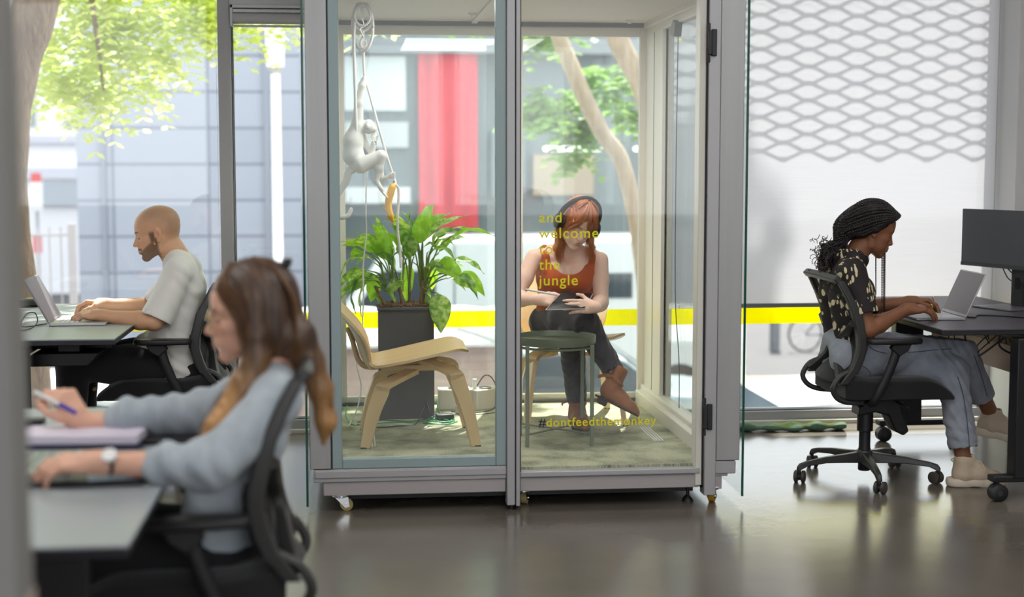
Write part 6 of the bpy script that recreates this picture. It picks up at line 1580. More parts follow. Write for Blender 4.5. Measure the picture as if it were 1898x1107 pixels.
# ============================================================ the red-haired woman in the booth (faces -y)
def build_booth_woman():
    t = person('red-haired woman in an orange top and black trousers sketching on a tablet in the booth', (1.04, 7.10, .17))
    hc = (1.066, 6.952, 1.162); R = frame((.16, -.86, -.50), (.24, 0, 1)); s = .95
    sk = np.array(rgb(238, 200, 180)); loc = t.location
    sd = SDF((.68, 6.55, .16), (1.42, 7.36, 1.32), .0034)
    head(sd, hc, R, s, jaw=.93)
    sd.chain([(1.055, 6.985, 1.12), (1.045, 7.03, 1.065), (1.038, 7.07, 1.02)], [.046, .045, .052], .02)
    sd.chain([(.925, 7.085, 1.005), (1.038, 7.075, 1.015), (1.15, 7.095, .995)], [.042, .05, .042], .035)
    sd.chain([(.93, 7.055, .998), (1.004, 7.035, .982)], [.015, .009], .018); sd.chain([(1.15, 7.065, .988), (1.074, 7.035, .982)], [.015, .009], .018)
    for x in (.975, 1.095): sd.chain([(x, 7.10, .93), (x, 7.12, .80), (x, 7.17, .66)], [.070, .055, .065], .03)
    for x in (.980, 1.090): sd.ball((x, 7.050, .905), (.054, .046, .056), .03)
    arm(sd, (.872, 7.075, .990), (.775, 7.005, .800), (.862, 6.852, .808), (.041, .040, .034, .037, .023))
    arm(sd, (1.196, 7.09, .975), (1.183, 6.97, .782), (1.128, 6.778, .776), (.041, .040, .034, .037, .023))
    hand(sd, (.862, 6.852, .808), frame_hand((.78, -.45, .05), (.30, .40, .75), 1), 'R', curls=((50, 55, 30), (58, 60, 35), (65, 60, 35), (68, 60, 35)), thumb=(.85, .25, -.45), sc=.93)
    hand(sd, (1.128, 6.778, .776), frame_hand((-.97, -.20, .10), (.05, .35, .90), 1), 'L', curls=((14, 16, 12), (16, 18, 12), (18, 20, 14), (20, 22, 14)), thumb=(.6, .7, -.2), sc=.93)
    leg(sd, (.965, 7.17, .65), (1.095, 6.88, .665), (1.218, 6.705, .45), (.06, .042, .034, .040, .027)); leg(sd, (1.11, 7.17, .645), (1.035, 6.93, .59), (1.066, 6.95, .27), (.06, .042, .036, .038, .027))
    def col(V):
        C = np.repeat(sk[None], len(V), 0)
        return face_paint(V, C, hc, R, s, sk, rgb(206, 118, 108), rgb(170, 104, 66), rgb(70, 44, 38), cheek=rgb(238, 158, 138))
    sdf_obj(sd, 'body', M_SKIN, t, col, off=loc)
    # ribbed tank top
    sd = SDF((.84, 6.94, .66), (1.24, 7.26, 1.06), .0036)
    for x in (.968, 1.102): sd.chain([(x, 7.105, .90), (x + (.008 if x < 1 else -.008), 7.12, .80), (x, 7.155, .69)], [.084, .070, .084], .03)
    for x in (.978, 1.092): sd.ball((x, 7.042, .900), (.063, .055, .065), .025)
    sd.cone((.978, 7.04, .88), (1.092, 7.04, .88), .05, .05, .03)
    sd.chain([(.930, 7.03, .93), (.925, 7.045, 1.0), (.925, 7.078, 1.034)], [.020, .018, .014], .012); sd.chain([(1.142, 7.04, .92), (1.150, 7.055, .99), (1.152, 7.09, 1.022)], [.020, .018, .014], .012)
    sd.chain([(.925, 7.078, 1.034), (.935, 7.14, .98)], [.018, .03], .01); sd.chain([(1.152, 7.09, 1.022), (1.145, 7.15, .97)], [.018, .03], .01)
    sd.ball((1.036, 7.01, .985), (.082, .15, .075), .010, None, True)      # scoop neck
    sd.ball((.855, 7.06, .93), (.045, .12, .07), .008, None, True); sd.ball((1.222, 7.07, .91), (.045, .12, .07), .008, None, True)
    sd.plane_cut((0, 7.1, .715), (0, -.1, -1))
    M_TOP = mat('burnt_orange_rib', rgb(184, 84, 34), 0.85, sheen=.2)
    sdf_obj(sd, 'tank_top', M_TOP, t, disp=lambda V: .0011 * np.abs(np.sin(V[:, 0] * 330)) + .0015 * wob(V, 30, 1), off=loc)
    for z in (.79, .835, .755): MB().ball((1.030, 6.990 + (.012 if z < .8 else 0), z), (.0055, .004, .0055), 8).build('button', mat('dark_button', rgb(60, 34, 24), 0.4), t, world=True)
    # trousers
    sd = SDF((.82, 6.60, .30), (1.36, 7.34, .78), .0045)
    sd.chain([(.955, 7.16, .665), (1.02, 7.02, .680), (1.095, 6.87, .680)], [.095, .084, .066], .03)
    sd.chain([(1.115, 7.16, .66), (1.08, 7.04, .650), (1.035, 6.925, .612)], [.092, .082, .064], .03)
    oc(sd, (1.035, 6.925, .61), (1.063, 6.945, .31), .062, .046, .03, .004, .02)
    oc(sd, (1.097, 6.868, .675), (1.206, 6.722, .478), .064, .048, .03, .004, .02)
    sd.chain([(1.0, 7.17, .69), (1.07, 7.17, .69)], [.085, .085], .03); sd.plane_cut((0, 7.1, .742), (0, .1, 1))
    def fold(V): return .003 * wob(V, 34, 9) + .0016 * np.sin((V[:, 0] * 1.2 - V[:, 2] + V[:, 1]) * 130 + 2 * np.sin(V[:, 0] * 30))
    sdf_obj(sd, 'trousers', mat('faded_black_denim', rgb(44, 42, 46), 0.9, sheen=.25, noise=(60, .25), bump=(120, .4, .002)), t, disp=fold, off=loc)
    # boots
    M_BOOT = mat('tan_suede', rgb(142, 90, 56), 0.75, sheen=.15, noise=(18, .25)); M_SOLE = mat('dark_boot_sole', rgb(52, 32, 24), 0.6)
    def boot(A, D, U_, nm):
        """A ankle top, D toe direction, U_ up the shaft"""
        F_ = frame(D, U_); Pp = lambda x, y, z: np.array(A) + F_ @ np.array((x, y, z))
        pts = [Pp(*p) for p in ((-.06, -.06, -.16), (.22, .06, .06), (-.06, .06, .06), (.22, -.06, -.16), (-.06, -.06, .06), (.22, .06, -.16), (-.06, .06, -.16), (.22, -.06, .06))]
        lo = np.min(pts, 0) - .01; hi = np.max(pts, 0) + .01
        sd = SDF(lo, hi, .003)
        sd.chain([Pp(0, 0, .03), Pp(0, 0, -.03), Pp(-.002, 0, -.075)], [.037, .037, .040], .015)
        sd.chain([Pp(.0, 0, -.07), Pp(.06, 0, -.085), Pp(.115, 0, -.100), Pp(.150, 0, -.108)], [.040, .036, .030, .020], .02)
        for y in (-.010, .010): sd.cone(Pp(.05, y, -.095), Pp(.12, y, -.108), .028, .022, .015)
        sd.plane_cut(Pp(0, 0, -.118), -F_[:, 2]); sd.ball(Pp(0, 0, .075), (.030, .030, .05), .004, F_, True)
        sd.ball(Pp(-.015, .046, -.005), (.016, .014, .03), .004, F_, True)
        sdf_obj(sd, nm, M_BOOT, t, disp=lambda V: .0016 * wob(V, 50, 4), off=loc)
        sd = SDF(lo, hi, .003)
        sd.chain([Pp(-.02, 0, -.118), Pp(.05, 0, -.118)], [.034, .033], .01); sd.chain([Pp(.05, 0, -.118), Pp(.12, 0, -.118), Pp(.148, 0, -.118)], [.034, .036, .022], .01)
        sd.plane_cut(Pp(0, 0, -.114), F_[:, 2]); sd.plane_cut(Pp(0, 0, -.1225), -F_[:, 2])
        sd2 = sd; sd2.chain([Pp(-.012, 0, -.128), Pp(-.010, 0, -.14)], [.026, .024], .004); sd2.plane_cut(Pp(0, 0, -.1475), -F_[:, 2])
        sdf_obj(sd2, 'boot_sole', M_SOLE, t, off=loc)
        ring = [tuple(Pp(math.cos(a) * .043, math.sin(a) * .043, -.012 - .012 * math.cos(a))) for a in [i * math.pi / 12 for i in range(24)]]
        MB().tube(ring, .0075, 6, closed=True, sx=.35).tube([tuple(Pp(-.02, -.043, -.01)), tuple(Pp(-.055, -.058, -.022)), tuple(Pp(-.075, -.060, -.04))], .008, 6, sx=.3).build('boot_strap', M_BOOT, t, world=True)
    boot((1.067, 6.95, .318), (.06, -1, -.02), (0, 0, 1), 'boot')
    boot((1.215, 6.708, .458), (.86, -.30, -.42), (-.44, .30, .85), 'boot')
    # hair
    P = lambda x, y, z: tuple(np.array(hc) + R @ (np.array((x, y, z)) * s))
    H1, H2 = np.array(rgb(172, 96, 46)), np.array(rgb(222, 164, 100))
    M_RH = mat('copper_hair', (1, 1, 1), 0.38, attr=True, spec=0.7)
    sd = SDF((.90, 6.80, .92), (1.24, 7.16, 1.32), .0034)
    sd.ball(P(-.014, 0, .044), (.101, .079, .085), .01, R); sd.ball(P(-.05, 0, -.01), (.070, .074, .072), .02, R)
    sd.ball(P(.10, 0, -.030), (.066, .072, .084), .005, R, True)
    for y in (-1, 1):
        sd.chain([P(-.01, y * .070, .02), P(-.015, y * .076, -.04), P(-.02, y * .074, -.085)], [.014, .016, .012], .015)
    sd.chain([P(-.005, -.078, -.06), (.985, 6.99, 1.08), (.972, 7.01, 1.04), (.975, 7.02, 1.01)], [.018, .018, .014, .005], .02)
    sd.chain([P(.0, .078, -.06), (1.135, 7.015, 1.08), (1.148, 7.03, 1.04), (1.145, 7.045, 1.01)], [.016, .016, .012, .005], .02)
    def hc2(V):
        f = np.clip((1.16 - V[:, 2]) / .15, 0, 1)[:, None] * .75 + .15 * wob(V * (4, 4, .7), 40, 3)[:, None]; f = np.clip(f, 0, 1); return H1 * (1 - f) + H2 * f
    sdf_obj(sd, 'hair', M_RH, t, hc2, disp=lambda V: .0016 * np.sin(V[:, 0] * 420 + 2 * np.sin(V[:, 2] * 20)), off=loc)
    rnd = random.Random(12); hm = MB(); gs = []
    for a in range(-160, 161, 20):
        q = math.radians(a); cx, cy = math.cos(q), math.sin(q)
        if abs(a) < 60: continue
        down = -.055 if abs(a) < 110 else -.02
        gs.append([P(.01 + .01 * cx, .01 * cy, .137), P(.01 + .055 * cx, .055 * cy, .115), P(-.008 + .10 * cx, .082 * cy, .045), P(-.008 + .10 * cx, .088 * cy, -.03), tuple(np.array(P(-.01 + .095 * cx, .088 * cy, -.075)) + (0, .01, -.02))])
    half = len(gs) // 2
    strands(hm, gs[:half], 170, rnd, .003, .0011); strands(hm, gs[half:], 170, rnd, .003, .0011)
    for y in (-1, 1):      # side-swept fringe
        g = []
        for e in (0, 1, 2): g.append([P(.02, y * .004, .136), P(.072, y * (.012 + .012 * e), .108), P(.100 - .006 * e, y * (.026 + .015 * e), .060), P(.092 - .016 * e, y * (.052 + .012 * e), .012 + .004 * e), P(.060 - .018 * e, y * (.072 + .006 * e), -.040)])
        strands(hm, g, 100, rnd, .0025, .0010)
    strands(hm, [[P(.03, .0, .134), P(.085, .01, .100), P(.107, .02, .050), P(.108, .030, .012)], [P(.03, .0, .134), P(.085, -.008, .100), P(.107, -.004, .050), P(.109, .006, .018)]], 60, rnd, .002, .0009)
    strands(hm, [[P(.0, -.083, -.02), P(.0, -.086, -.07), (.985, 6.975, 1.07), (.965, 7.0, 1.02), (.985, 7.015, .955)], [P(.03, -.080, -.02), P(.03, -.084, -.07), (1.005, 6.965, 1.07), (1.0, 6.99, 1.02), (1.005, 7.0, .97)]], 110, rnd, .005, .0011)
    strands(hm, [[P(.0, .083, -.02), P(.0, .086, -.07), (1.135, 7.0, 1.07), (1.155, 7.02, 1.02), (1.150, 7.03, .96)], [P(.03, .080, -.02), P(.03, .084, -.07), (1.11, 6.99, 1.07), (1.125, 7.01, 1.02), (1.13, 7.02, .97)]], 90, rnd, .005, .0011)
    hm.build('hair_strands', mat('copper_strands', rgb(196, 118, 60), 0.38, spec=.7), t, world=True, angle=180)
    # headphones
    hp = thing('headphones', 'black over-ear headphones worn by the red-haired woman', 'headphones', tuple(hc))
    band = [P(-.005, math.cos(a) * .108, .018 + math.sin(a) * .122) for a in [math.radians(x) for x in range(0, 181, 9)]]
    MB().tube(band, .0065, 8, sx=1.9).build('headband', mat('matte_black_headband', rgb(34, 34, 36), 0.35), hp, world=True)
    for y in (-1, 1):
        c = np.array(P(.004, y * .104, -.012)); ax = R[:, 1] * y
        cup = MB().tube([tuple(c + ax * a) for a in (-.008, .004, .012, .016)], [.034, .037, .034, .020], 24).build('ear_cup', M_BLACK, hp, world=True)
        MB().tube([tuple(c + ax * a) for a in (-.020, -.016, -.008)], [.030, .036, .034], 24).build('ear_cushion', mat('soft_black_leatherette', rgb(26, 24, 24), 0.7), cup, world=True)
    # tablet and stylus
    tb = thing('tablet', 'black tablet with a pale metal edge held on the lap of the red-haired woman', 'tablet', (1.0, 6.80, .80))
    c = np.array((1.008, 6.815, .800)); F_ = frame((.93, -.10, .02), (.18, -.80, .62))
    # columns: width, depth, normal ; the back faces the camera
    F_ = np.stack([norm((.95, .05, .05)), norm(np.cross(norm((-.05, -.93, .42)), (.95, .05, .05))), norm((-.05, -.93, .42))], 1)
    w, h = .105, .040
    cor = [(.884, 6.745, .769), (1.070, 6.745, .772), (1.122, 6.83, .835), (.972, 6.84, .838)]
    cor = [np.array(q) for q in cor]; nn = norm(np.cross(cor[1] - cor[0], cor[3] - cor[0])); nn = nn if nn[1] > 0 else -nn
    def slab(m, cs, a, b): m.add([tuple(q + nn * a) for q in cs] + [tuple(q + nn * b) for q in cs], [(0, 1, 2, 3), (7, 6, 5, 4), (0, 4, 5, 1), (1, 5, 6, 2), (2, 6, 7, 3), (3, 7, 4, 0)]); return m
    cen = sum(cor) / 4; ins = [cen + (q - cen) * .96 for q in cor]
    bk = slab(MB(), ins, -.0045, -.0035).build('back_shell', mat('black_tablet_back', rgb(16, 16, 18), 0.2), tb, world=True, fix=True)
    slab(MB(), cor, -.0036, .003).build('frame', mat('pale_tablet_edge', rgb(196, 192, 188), 0.3, 0.7), tb, world=True, bevel=.002, fix=True)
    st = thing('stylus', 'white stylus pen in the right hand of the red-haired woman', 'stylus', (.88, 6.79, .84))
    MB().tube([(.800, 6.79, .862), (.93, 6.785, .838)], [.0048, .0048], 10).build('barrel', M_WHITE, st, world=True)
    MB().tube([(.93, 6.785, .838), (.951, 6.784, .834)], [.0046, .001], 10).build('tip', M_WHITE, st, world=True)
build_booth_woman()

# ============================================================ the woman with braids at the right (faces +x)
def build_braid_woman():
    t = person('woman with long dark braids in floral shirt and jeans typing at the right desk', (2.27, 6.50, 0))
    hc = (2.352, 6.52, 1.145); R = frame((.92, -.04, -.34), (0, 0, 1)); s = 1.0; loc = t.location
    sk = np.array(rgb(134, 88, 62))
    sd = SDF((2.04, 6.15, .0), (3.16, 6.84, 1.30), .0036)
    head(sd, hc, R, s, jaw=.95, lips=1.25, nose=.97)
    sd.chain([(2.325, 6.52, 1.11), (2.295, 6.52, 1.06), (2.265, 6.52, 1.01)], [.048, .047, .054], .02)
    sd.cone((2.225, 6.43, .975), (2.225, 6.61, .975), .045, .045, .03)
    for y in (6.46, 6.58): sd.chain([(2.22, y, .91), (2.24, y, .75), (2.25, y, .56)], [.06, .058, .07], .03)
    arm(sd, (2.205, 6.355, .955), (2.262, 6.290, .712), (2.452, 6.345, .795), (.042, .040, .036, .038, .024))
    arm(sd, (2.215, 6.69, .955), (2.355, 6.74, .760), (2.575, 6.635, .800), (.042, .040, .036, .038, .024))
    hand(sd, (2.452, 6.345, .797), frame_hand((1, .10, .0), (0, 1, .2), 1), 'R', curls=((22, 22, 14), (22, 24, 14), (24, 26, 14), (26, 28, 14)), thumb=(.85, .45, -.4), sc=1.02)
    hand(sd, (2.575, 6.635, .802), frame_hand((.95, -.16, .05), (0, -1, .2), 1), 'L', curls=((35, 32, 20), (36, 34, 20), (38, 36, 20), (40, 36, 20)), thumb=(.85, .45, -.4), sc=1.0)
    leg(sd, (2.25, 6.43, .57), (2.785, 6.52, .575), (2.985, 6.615, .265), (.07, .05, .040, .044, .034)); leg(sd, (2.25, 6.62, .55), (2.690, 6.40, .505), (2.722, 6.305, .10), (.07, .05, .042, .046, .034))
    def col(V):
        C = np.repeat(sk[None], len(V), 0) * (1 + .06 * wob(V, 25, 2))[:, None]
        return face_paint(V, C, hc, R, s, sk, rgb(140, 74, 66), rgb(30, 20, 18), rgb(16, 12, 12), cheek=rgb(148, 88, 62))
    sdf_obj(sd, 'body', M_SKIN, t, col, off=loc)
    # floral shirt: printed leaves are part of the cloth
    def floral():
        m = bpy.data.materials.new('black_floral_print'); m.use_nodes = True
        N = m.node_tree.nodes; L = m.node_tree.links; b = N['Principled BSDF']; b.inputs['Roughness'].default_value = .8
        tc = N.new('ShaderNodeTexCoord'); mp = N.new('ShaderNodeMapping'); mp.inputs['Rotation'].default_value = (0, math.radians(28), 0)
        L.new(tc.outputs['Object'], mp.inputs['Vector'])
        def petals(rot, sc_, thr, off):
            m2 = N.new('ShaderNodeMapping'); m2.inputs['Rotation'].default_value = (0, rot, 0); m2.inputs['Scale'].default_value = (sc_ * 3.0, 7, sc_); m2.inputs['Location'].default_value = off
            n = N.new('ShaderNodeTexNoise'); n.inputs['Scale'].default_value = 18; n.inputs['Detail'].default_value = 1
            ad = N.new('ShaderNodeMixRGB'); ad.inputs[0].default_value = .06
            L.new(tc.outputs['Object'], m2.inputs['Vector']); L.new(tc.outputs['Object'], n.inputs['Vector'])
            L.new(m2.outputs['Vector'], ad.inputs[1]); L.new(n.outputs['Color'], ad.inputs[2])
            v = N.new('ShaderNodeTexVoronoi'); v.inputs['Scale'].default_value = 1.0; v.inputs['Randomness'].default_value = .85
            L.new(ad.outputs[0], v.inputs['Vector'])
            lt = N.new('ShaderNodeMath'); lt.operation = 'LESS_THAN'; lt.inputs[1].default_value = thr; L.new(v.outputs['Distance'], lt.inputs[0]); return lt.outputs[0]
        a = petals(.5, 19, .30, (0, 0, 0)); c = petals(-.7, 21, .28, (3, 1, 7)); d = petals(1.4, 24, .25, (5, 2, 1))
        m1 = N.new('ShaderNodeMath'); m1.operation = 'MAXIMUM'; L.new(a, m1.inputs[0]); L.new(c, m1.inputs[1])
        m3 = N.new('ShaderNodeMath'); m3.operation = 'MAXIMUM'; L.new(m1.outputs[0], m3.inputs[0]); L.new(d, m3.inputs[1])
        # blossoms come in clumps
        n = N.new('ShaderNodeTexNoise'); n.inputs['Scale'].default_value = 11; n.inputs['Detail'].default_value = 0; L.new(tc.outputs['Object'], n.inputs['Vector'])
        gt = N.new('ShaderNodeMath'); gt.operation = 'GREATER_THAN'; gt.inputs[1].default_value = .42; L.new(n.outputs['Fac'], gt.inputs[0])
        mu = N.new('ShaderNodeMath'); mu.operation = 'MULTIPLY'; L.new(m3.outputs[0], mu.inputs[0]); L.new(gt.outputs[0], mu.inputs[1])
        mx = N.new('ShaderNodeMix'); mx.data_type = 'RGBA'; mx.inputs['A'].default_value = (*rgb(32, 24, 27), 1); mx.inputs['B'].default_value = (*rgb(214, 200, 160), 1)
        L.new(mu.outputs[0], mx.inputs['Factor']); L.new(mx.outputs['Result'], b.inputs['Base Color'])
        return m
    sd = SDF((2.06, 6.20, .54), (2.44, 6.82, 1.06), .0042)
    for y in (6.445, 6.595):
        sd.chain([(2.215, y, .935), (2.235, y, .84), (2.245, y, .74), (2.262, y, .62)], [.078, .095, .088, .088], .03)
    for y in (6.46, 6.58): sd.ball((2.285, y, .87), (.055, .06, .065), .03)
    sd.cone((2.22, 6.39, .972), (2.22, 6.65, .972), .05, .05, .03)
    sd.chain([(2.215, 6.52, 1.035), (2.285, 6.52, 1.005)], [.055, .052], .02); sd.cone((2.25, 6.46, 1.015), (2.25, 6.58, 1.015), .045, .045, .02)
    for S, E_ in (((2.208, 6.362, .955), (2.248, 6.305, .775)), ((2.218, 6.682, .955), (2.32, 6.725, .80))): oc(sd, S, E_, .060, .066, .03, .004, .03)
    sd.ball((2.30, 6.52, 1.075), (.060, .050, .04), .006, frame((1, 0, -.3), (0, 0, 1)), True)
    sdf_obj(sd, 'floral_shirt', floral(), t, disp=lambda V: .003 * wob(V, 26, 6) + .002 * np.sin(V[:, 2] * 90 + V[:, 0] * 60) * np.clip((.78 - V[:, 2]) / .1, 0, 1), off=loc)
    MB().tube([(2.290, 6.49, .99), (2.308, 6.50, .94), (2.318, 6.50, .85), (2.318, 6.50, .74)], .0035, 6).build('placket', mat('dark_placket', rgb(40, 30, 32), .8), t, world=True)
    # jeans
    M_JEAN = mat('washed_grey_denim', rgb(144, 149, 160), 0.9, noise=(16, .22), bump=(260, .5, .0015), sheen=.15)
    sd = SDF((2.06, 6.20, .12), (3.06, 6.80, .72), .0045)
    sd.chain([(2.235, 6.43, .565), (2.42, 6.455, .590), (2.60, 6.49, .598), (2.785, 6.525, .580)], [.100, .094, .083, .072], .03)
    sd.chain([(2.25, 6.61, .56), (2.50, 6.50, .535), (2.690, 6.405, .500)], [.098, .085, .072], .03)
    oc(sd, (2.692, 6.400, .50), (2.722, 6.315, .170), .070, .064, .03, .005, .025)
    oc(sd, (2.79, 6.525, .575), (2.925, 6.585, .352), .070, .062, .03, .005, .025)
    sd.chain([(2.24, 6.46, .63), (2.24, 6.58, .63)], [.088, .088], .03); sd.plane_cut((2.24, 6.5, .700), (.12, 0, 1))
    def jf(V):
        w = .0035 * wob(V, 24, 8) + .0025 * np.sin((V[:, 0] * 1.1 + V[:, 2] * .8) * 105 + 3 * np.sin(V[:, 0] * 14)) * np.exp(-((V[:, 0] - 2.72) / .13) ** 2)
        w += .003 * np.sin(V[:, 2] * 130 + 20 * V[:, 0]) * np.exp(-((V[:, 2] - .24) / .07) ** 2); return w
    jn = sdf_obj(sd, 'jeans', M_JEAN, t, disp=jf, off=loc)
    M_SEAM = mat('dark_denim_seam', rgb(78, 84, 98), .9)
    def seam(P_, nm='seam'): MB().tube(spline(P_, 8), .0018, 5).build(nm, M_SEAM, jn, world=True)
    seam([(2.38, 6.353, .600), (2.50, 6.372, .600), (2.62, 6.402, .604), (2.74, 6.448, .604)])
    seam([(2.20, 6.340, .530), (2.25, 6.332, .545), (2.29, 6.335, .515), (2.28, 6.345, .480)]); seam([(2.27, 6.345, .65), (2.31, 6.345, .615), (2.37, 6.353, .598)])
    seam([(2.688, 6.326, .50), (2.705, 6.297, .42), (2.713, 6.266, .32), (2.722, 6.247, .18)])
    seam([(2.82, 6.452, .57), (2.868, 6.482, .48), (2.915, 6.512, .37)])
    # sneakers
    M_SNK = mat('beige_knit_sneaker', rgb(196, 178, 156), .8, bump=(200, .5, .002)); M_SNS = mat('pale_foam_sole', rgb(214, 202, 184), .6, noise=(8, .06))
    def sneaker(A, D, U_):
        F_ = frame(D, U_); Pp = lambda x, y, z: np.array(A) + F_ @ np.array((x, y, z))
        pts = [Pp(x, y, z) for x in (-.09, .23) for y in (-.06, .06) for z in (-.115, .06)]; lo = np.min(pts, 0) - .01; hi = np.max(pts, 0) + .01
        sd = SDF(lo, hi, .003)
        sd.chain([Pp(-.015, 0, .005), Pp(-.015, 0, -.05)], [.042, .043], .015); sd.chain([Pp(-.02, 0, -.055), Pp(.05, 0, -.055), Pp(.12, 0, -.068), Pp(.165, 0, -.075)], [.040, .038, .034, .026], .02)
        sd.cone(Pp(.015, 0, .005), Pp(.07, 0, -.03), .026, .024, .02); sd.plane_cut(Pp(0, 0, -.082), -F_[:, 2]); sd.ball(Pp(-.012, 0, .045), (.040, .030, .045), .004, F_, True)
        sh = sdf_obj(sd, 'sneaker', M_SNK, t, disp=lambda V: .0012 * wob(V, 60, 3), off=loc)
        sd = SDF(lo, hi, .003)
        sd.chain([Pp(-.045, 0, -.088), Pp(.05, 0, -.088), Pp(.12, 0, -.088), Pp(.165, 0, -.078)], [.042, .038, .042, .028], .02); sd.cone(Pp(-.06, 0, -.083), Pp(-.03, 0, -.088), .026, .036, .01)
        sd.plane_cut(Pp(0, 0, -.070), F_[:, 2]); sd.plane_cut(Pp(0, 0, -.106), -F_[:, 2]); sd.ball(Pp(.035, 0, -.116), (.04, .06, .016), .006, F_, True)
        sdf_obj(sd, 'sneaker_sole', M_SNS, t, off=loc)
        l_ = MB()
        for i in range(5): x = .035 + i * .018; l_.tube([tuple(Pp(x, -.022, -.018 - i * .008 + .001)), tuple(Pp(x + .008, 0, -.0075 - i * .0085 + .002)), tuple(Pp(x, .022, -.018 - i * .008 + .001))], .0028, 6)
        l_.tube([tuple(Pp(.03, 0, .02)), tuple(Pp(.06, -.02, .005)), tuple(Pp(.075, -.038, -.03))], .0022, 5)
        l_.build('laces', mat('cream_laces', rgb(216, 204, 180), .8), sh, world=True)
        MB().tube(spline([tuple(Pp(-.055, 0, .0)), tuple(Pp(-.068, 0, .012)), tuple(Pp(-.055, 0, .02))], 4), .003, 6).build('heel_loop', M_SNK, sh, world=True)
        MB().obox(Vector(Pp(.028, 0, .022)), (.012, .034, .035), Matrix(F_.tolist()) @ Matrix.Rotation(-.5, 3, 'Y')).build('tongue', M_SNK, sh, world=True, bevel=.004)
    sneaker((2.732, 6.300, .1065), (1, -.10, -.02), (0, 0, 1)); sneaker((2.995, 6.618, .262), (.92, .05, -.22), (.22, 0, .95))
    # braids
    P = lambda x, y, z: tuple(np.array(hc) + R @ (np.array((x, y, z)) * s))
    M_BR = mat('dark_braids', rgb(26, 18, 20), .5, spec=.5, noise=(40, .5)); rnd = random.Random(4)
    sd = SDF((2.06, 6.40, .98), (2.48, 6.64, 1.30), .0036)
    sd.ball(P(-.014, 0, .044), (.096, .077, .082), .01, R); sd.ball(P(-.05, 0, -.005), (.066, .074, .066), .02, R)
    sd.chain([P(-.06, 0, .0), P(-.105, 0, -.010), (2.215, 6.52, 1.095)], [.058, .044, .026], .03)
    for y in (-1, 1): sd.chain([P(.026, y * .068, .040), P(-.01, y * .078, .0), P(-.06, y * .066, -.035)], [.012, .014, .02], .02)
    sd.ball(P(.104, 0, -.022), (.064, .095, .078), .006, R, True); sd.ball(P(.062, 0, -.080), (.062, .09, .055), .006, R, True)
    sdf_obj(sd, 'hair', mat('dark_hair_base', rgb(18, 13, 15), .6), t, off=loc)
    def braid(P_, r, nm='braid', per=.011):
        Q = np.array(spline(P_, 10)); seg = np.linalg.norm(np.diff(Q, axis=0), axis=1); cum = np.concatenate([[0], np.cumsum(seg)]); L_ = cum[-1]
        n = max(6, int(L_ / (per / 4))); u = np.linspace(0, L_, n); q = np.stack([np.interp(u, cum, Q[:, k]) for k in range(3)], 1)
        for ph in (0, math.pi):
            pts = []
            for i in range(n):
                a = u[i] / per * math.pi + ph; tt = q[min(i + 1, n - 1)] - q[max(i - 1, 0)]; tt /= max(1e-9, np.linalg.norm(tt))
                s1 = np.cross(tt, (0, 0, 1)); s1 = s1 / max(1e-6, np.linalg.norm(s1)); s2 = np.cross(tt, s1)
                pts.append(tuple(q[i] + (s1 * math.cos(a) + s2 * math.sin(a)) * r * .55))
            bm_.tube(pts, [r * .62 * (1 - .4 * i / n) for i in range(n)], 5, cap=False)
    bm_ = MB()
    H0, H1_ = (.056, 0, .096), (.044, .066, .048); A0, A1 = (.002, 0, .134), (-.004, .091, .008); B0, B1 = (-.082, 0, .108), (-.050, .086, -.040); C0, C1 = (-.128, 0, .028), (-.092, .056, -.066)
    cen = np.array((-.014, 0, .03))
    for row in range(2):
        k_ = 27 if row == 0 else 20
        for i in range(k_):
            th = math.radians(-88 + 176 * (i + .5 * row) / (k_ - 1)); c_, s_ = math.cos(th), math.sin(th)
            def el(a, b): a, b = np.array(a) - cen, np.array(b) - cen; q = a * c_ + np.array((b[0] * abs(s_), b[1] * s_, b[2] * abs(s_))); return tuple(cen + q * (1.0 + .015 * (1 - row)) * (1 + .06 * abs(math.sin(2 * th))))
            pts = [P(*el(H0, H1_)), P(*el(A0, A1)), P(*el(B0, B1)), P(*el(C0, C1))]
            if row: pts[0] = tuple(np.array(pts[0]) * .7 + np.array(pts[1]) * .3)
            yb = .07 * s_
            tie = (2.205 + rnd.uniform(-.022, .018), 6.52 + yb * .55, 1.080 + rnd.uniform(-.032, .022))
            e1 = (2.150 + rnd.uniform(-.02, .02), 6.52 + yb * .7 + rnd.uniform(-.02, .02), 1.055 + rnd.uniform(-.02, .02)); e2 = (2.145 + rnd.uniform(-.035, .035), 6.52 + yb * .8 + rnd.uniform(-.03, .03), .985 + rnd.uniform(-.03, .03))
            braid(pts + [tie, e1, e2], .0060)
    bm_.build('braids', M_BR, t, world=True, angle=180)['kind'] = 'stuff'
    bm_ = MB()
    for (x, z0, z1, y) in ((2.438, 1.07, .775, 6.605), (2.428, 1.07, .80, 6.60), (2.446, 1.07, .745, 6.612), (2.398, 1.06, .84, 6.60)):
        braid([(x - .012, y - .012, z0 + .06), (x, y, z0), (x + .003, y, (z0 + z1) / 2), (x + .006, y, z1)], .0036)
    bm_.build('front_braids', M_BR, t, world=True, angle=180)
    bm_ = MB()
    for i in range(90):     # loose curled ends
        c = np.array((2.135 + rnd.gauss(0, .028), 6.52 + rnd.gauss(0, .03), 1.02 + rnd.gauss(0, .035))); d = norm((rnd.uniform(-1, .2), rnd.uniform(-.6, .6), rnd.uniform(-1, .6))); r = rnd.uniform(.006, .014)
        bm_.tube([tuple(c + d * r * .5 * k + np.array((math.cos(k * .9), 0, math.sin(k * .9))) * r * .8) for k in range(8)], .0016, 4, cap=False)
    bm_.build('curled_ends', mat('red_brown_ends', rgb(48, 26, 26), .5), t, world=True, angle=180)['kind'] = 'stuff'
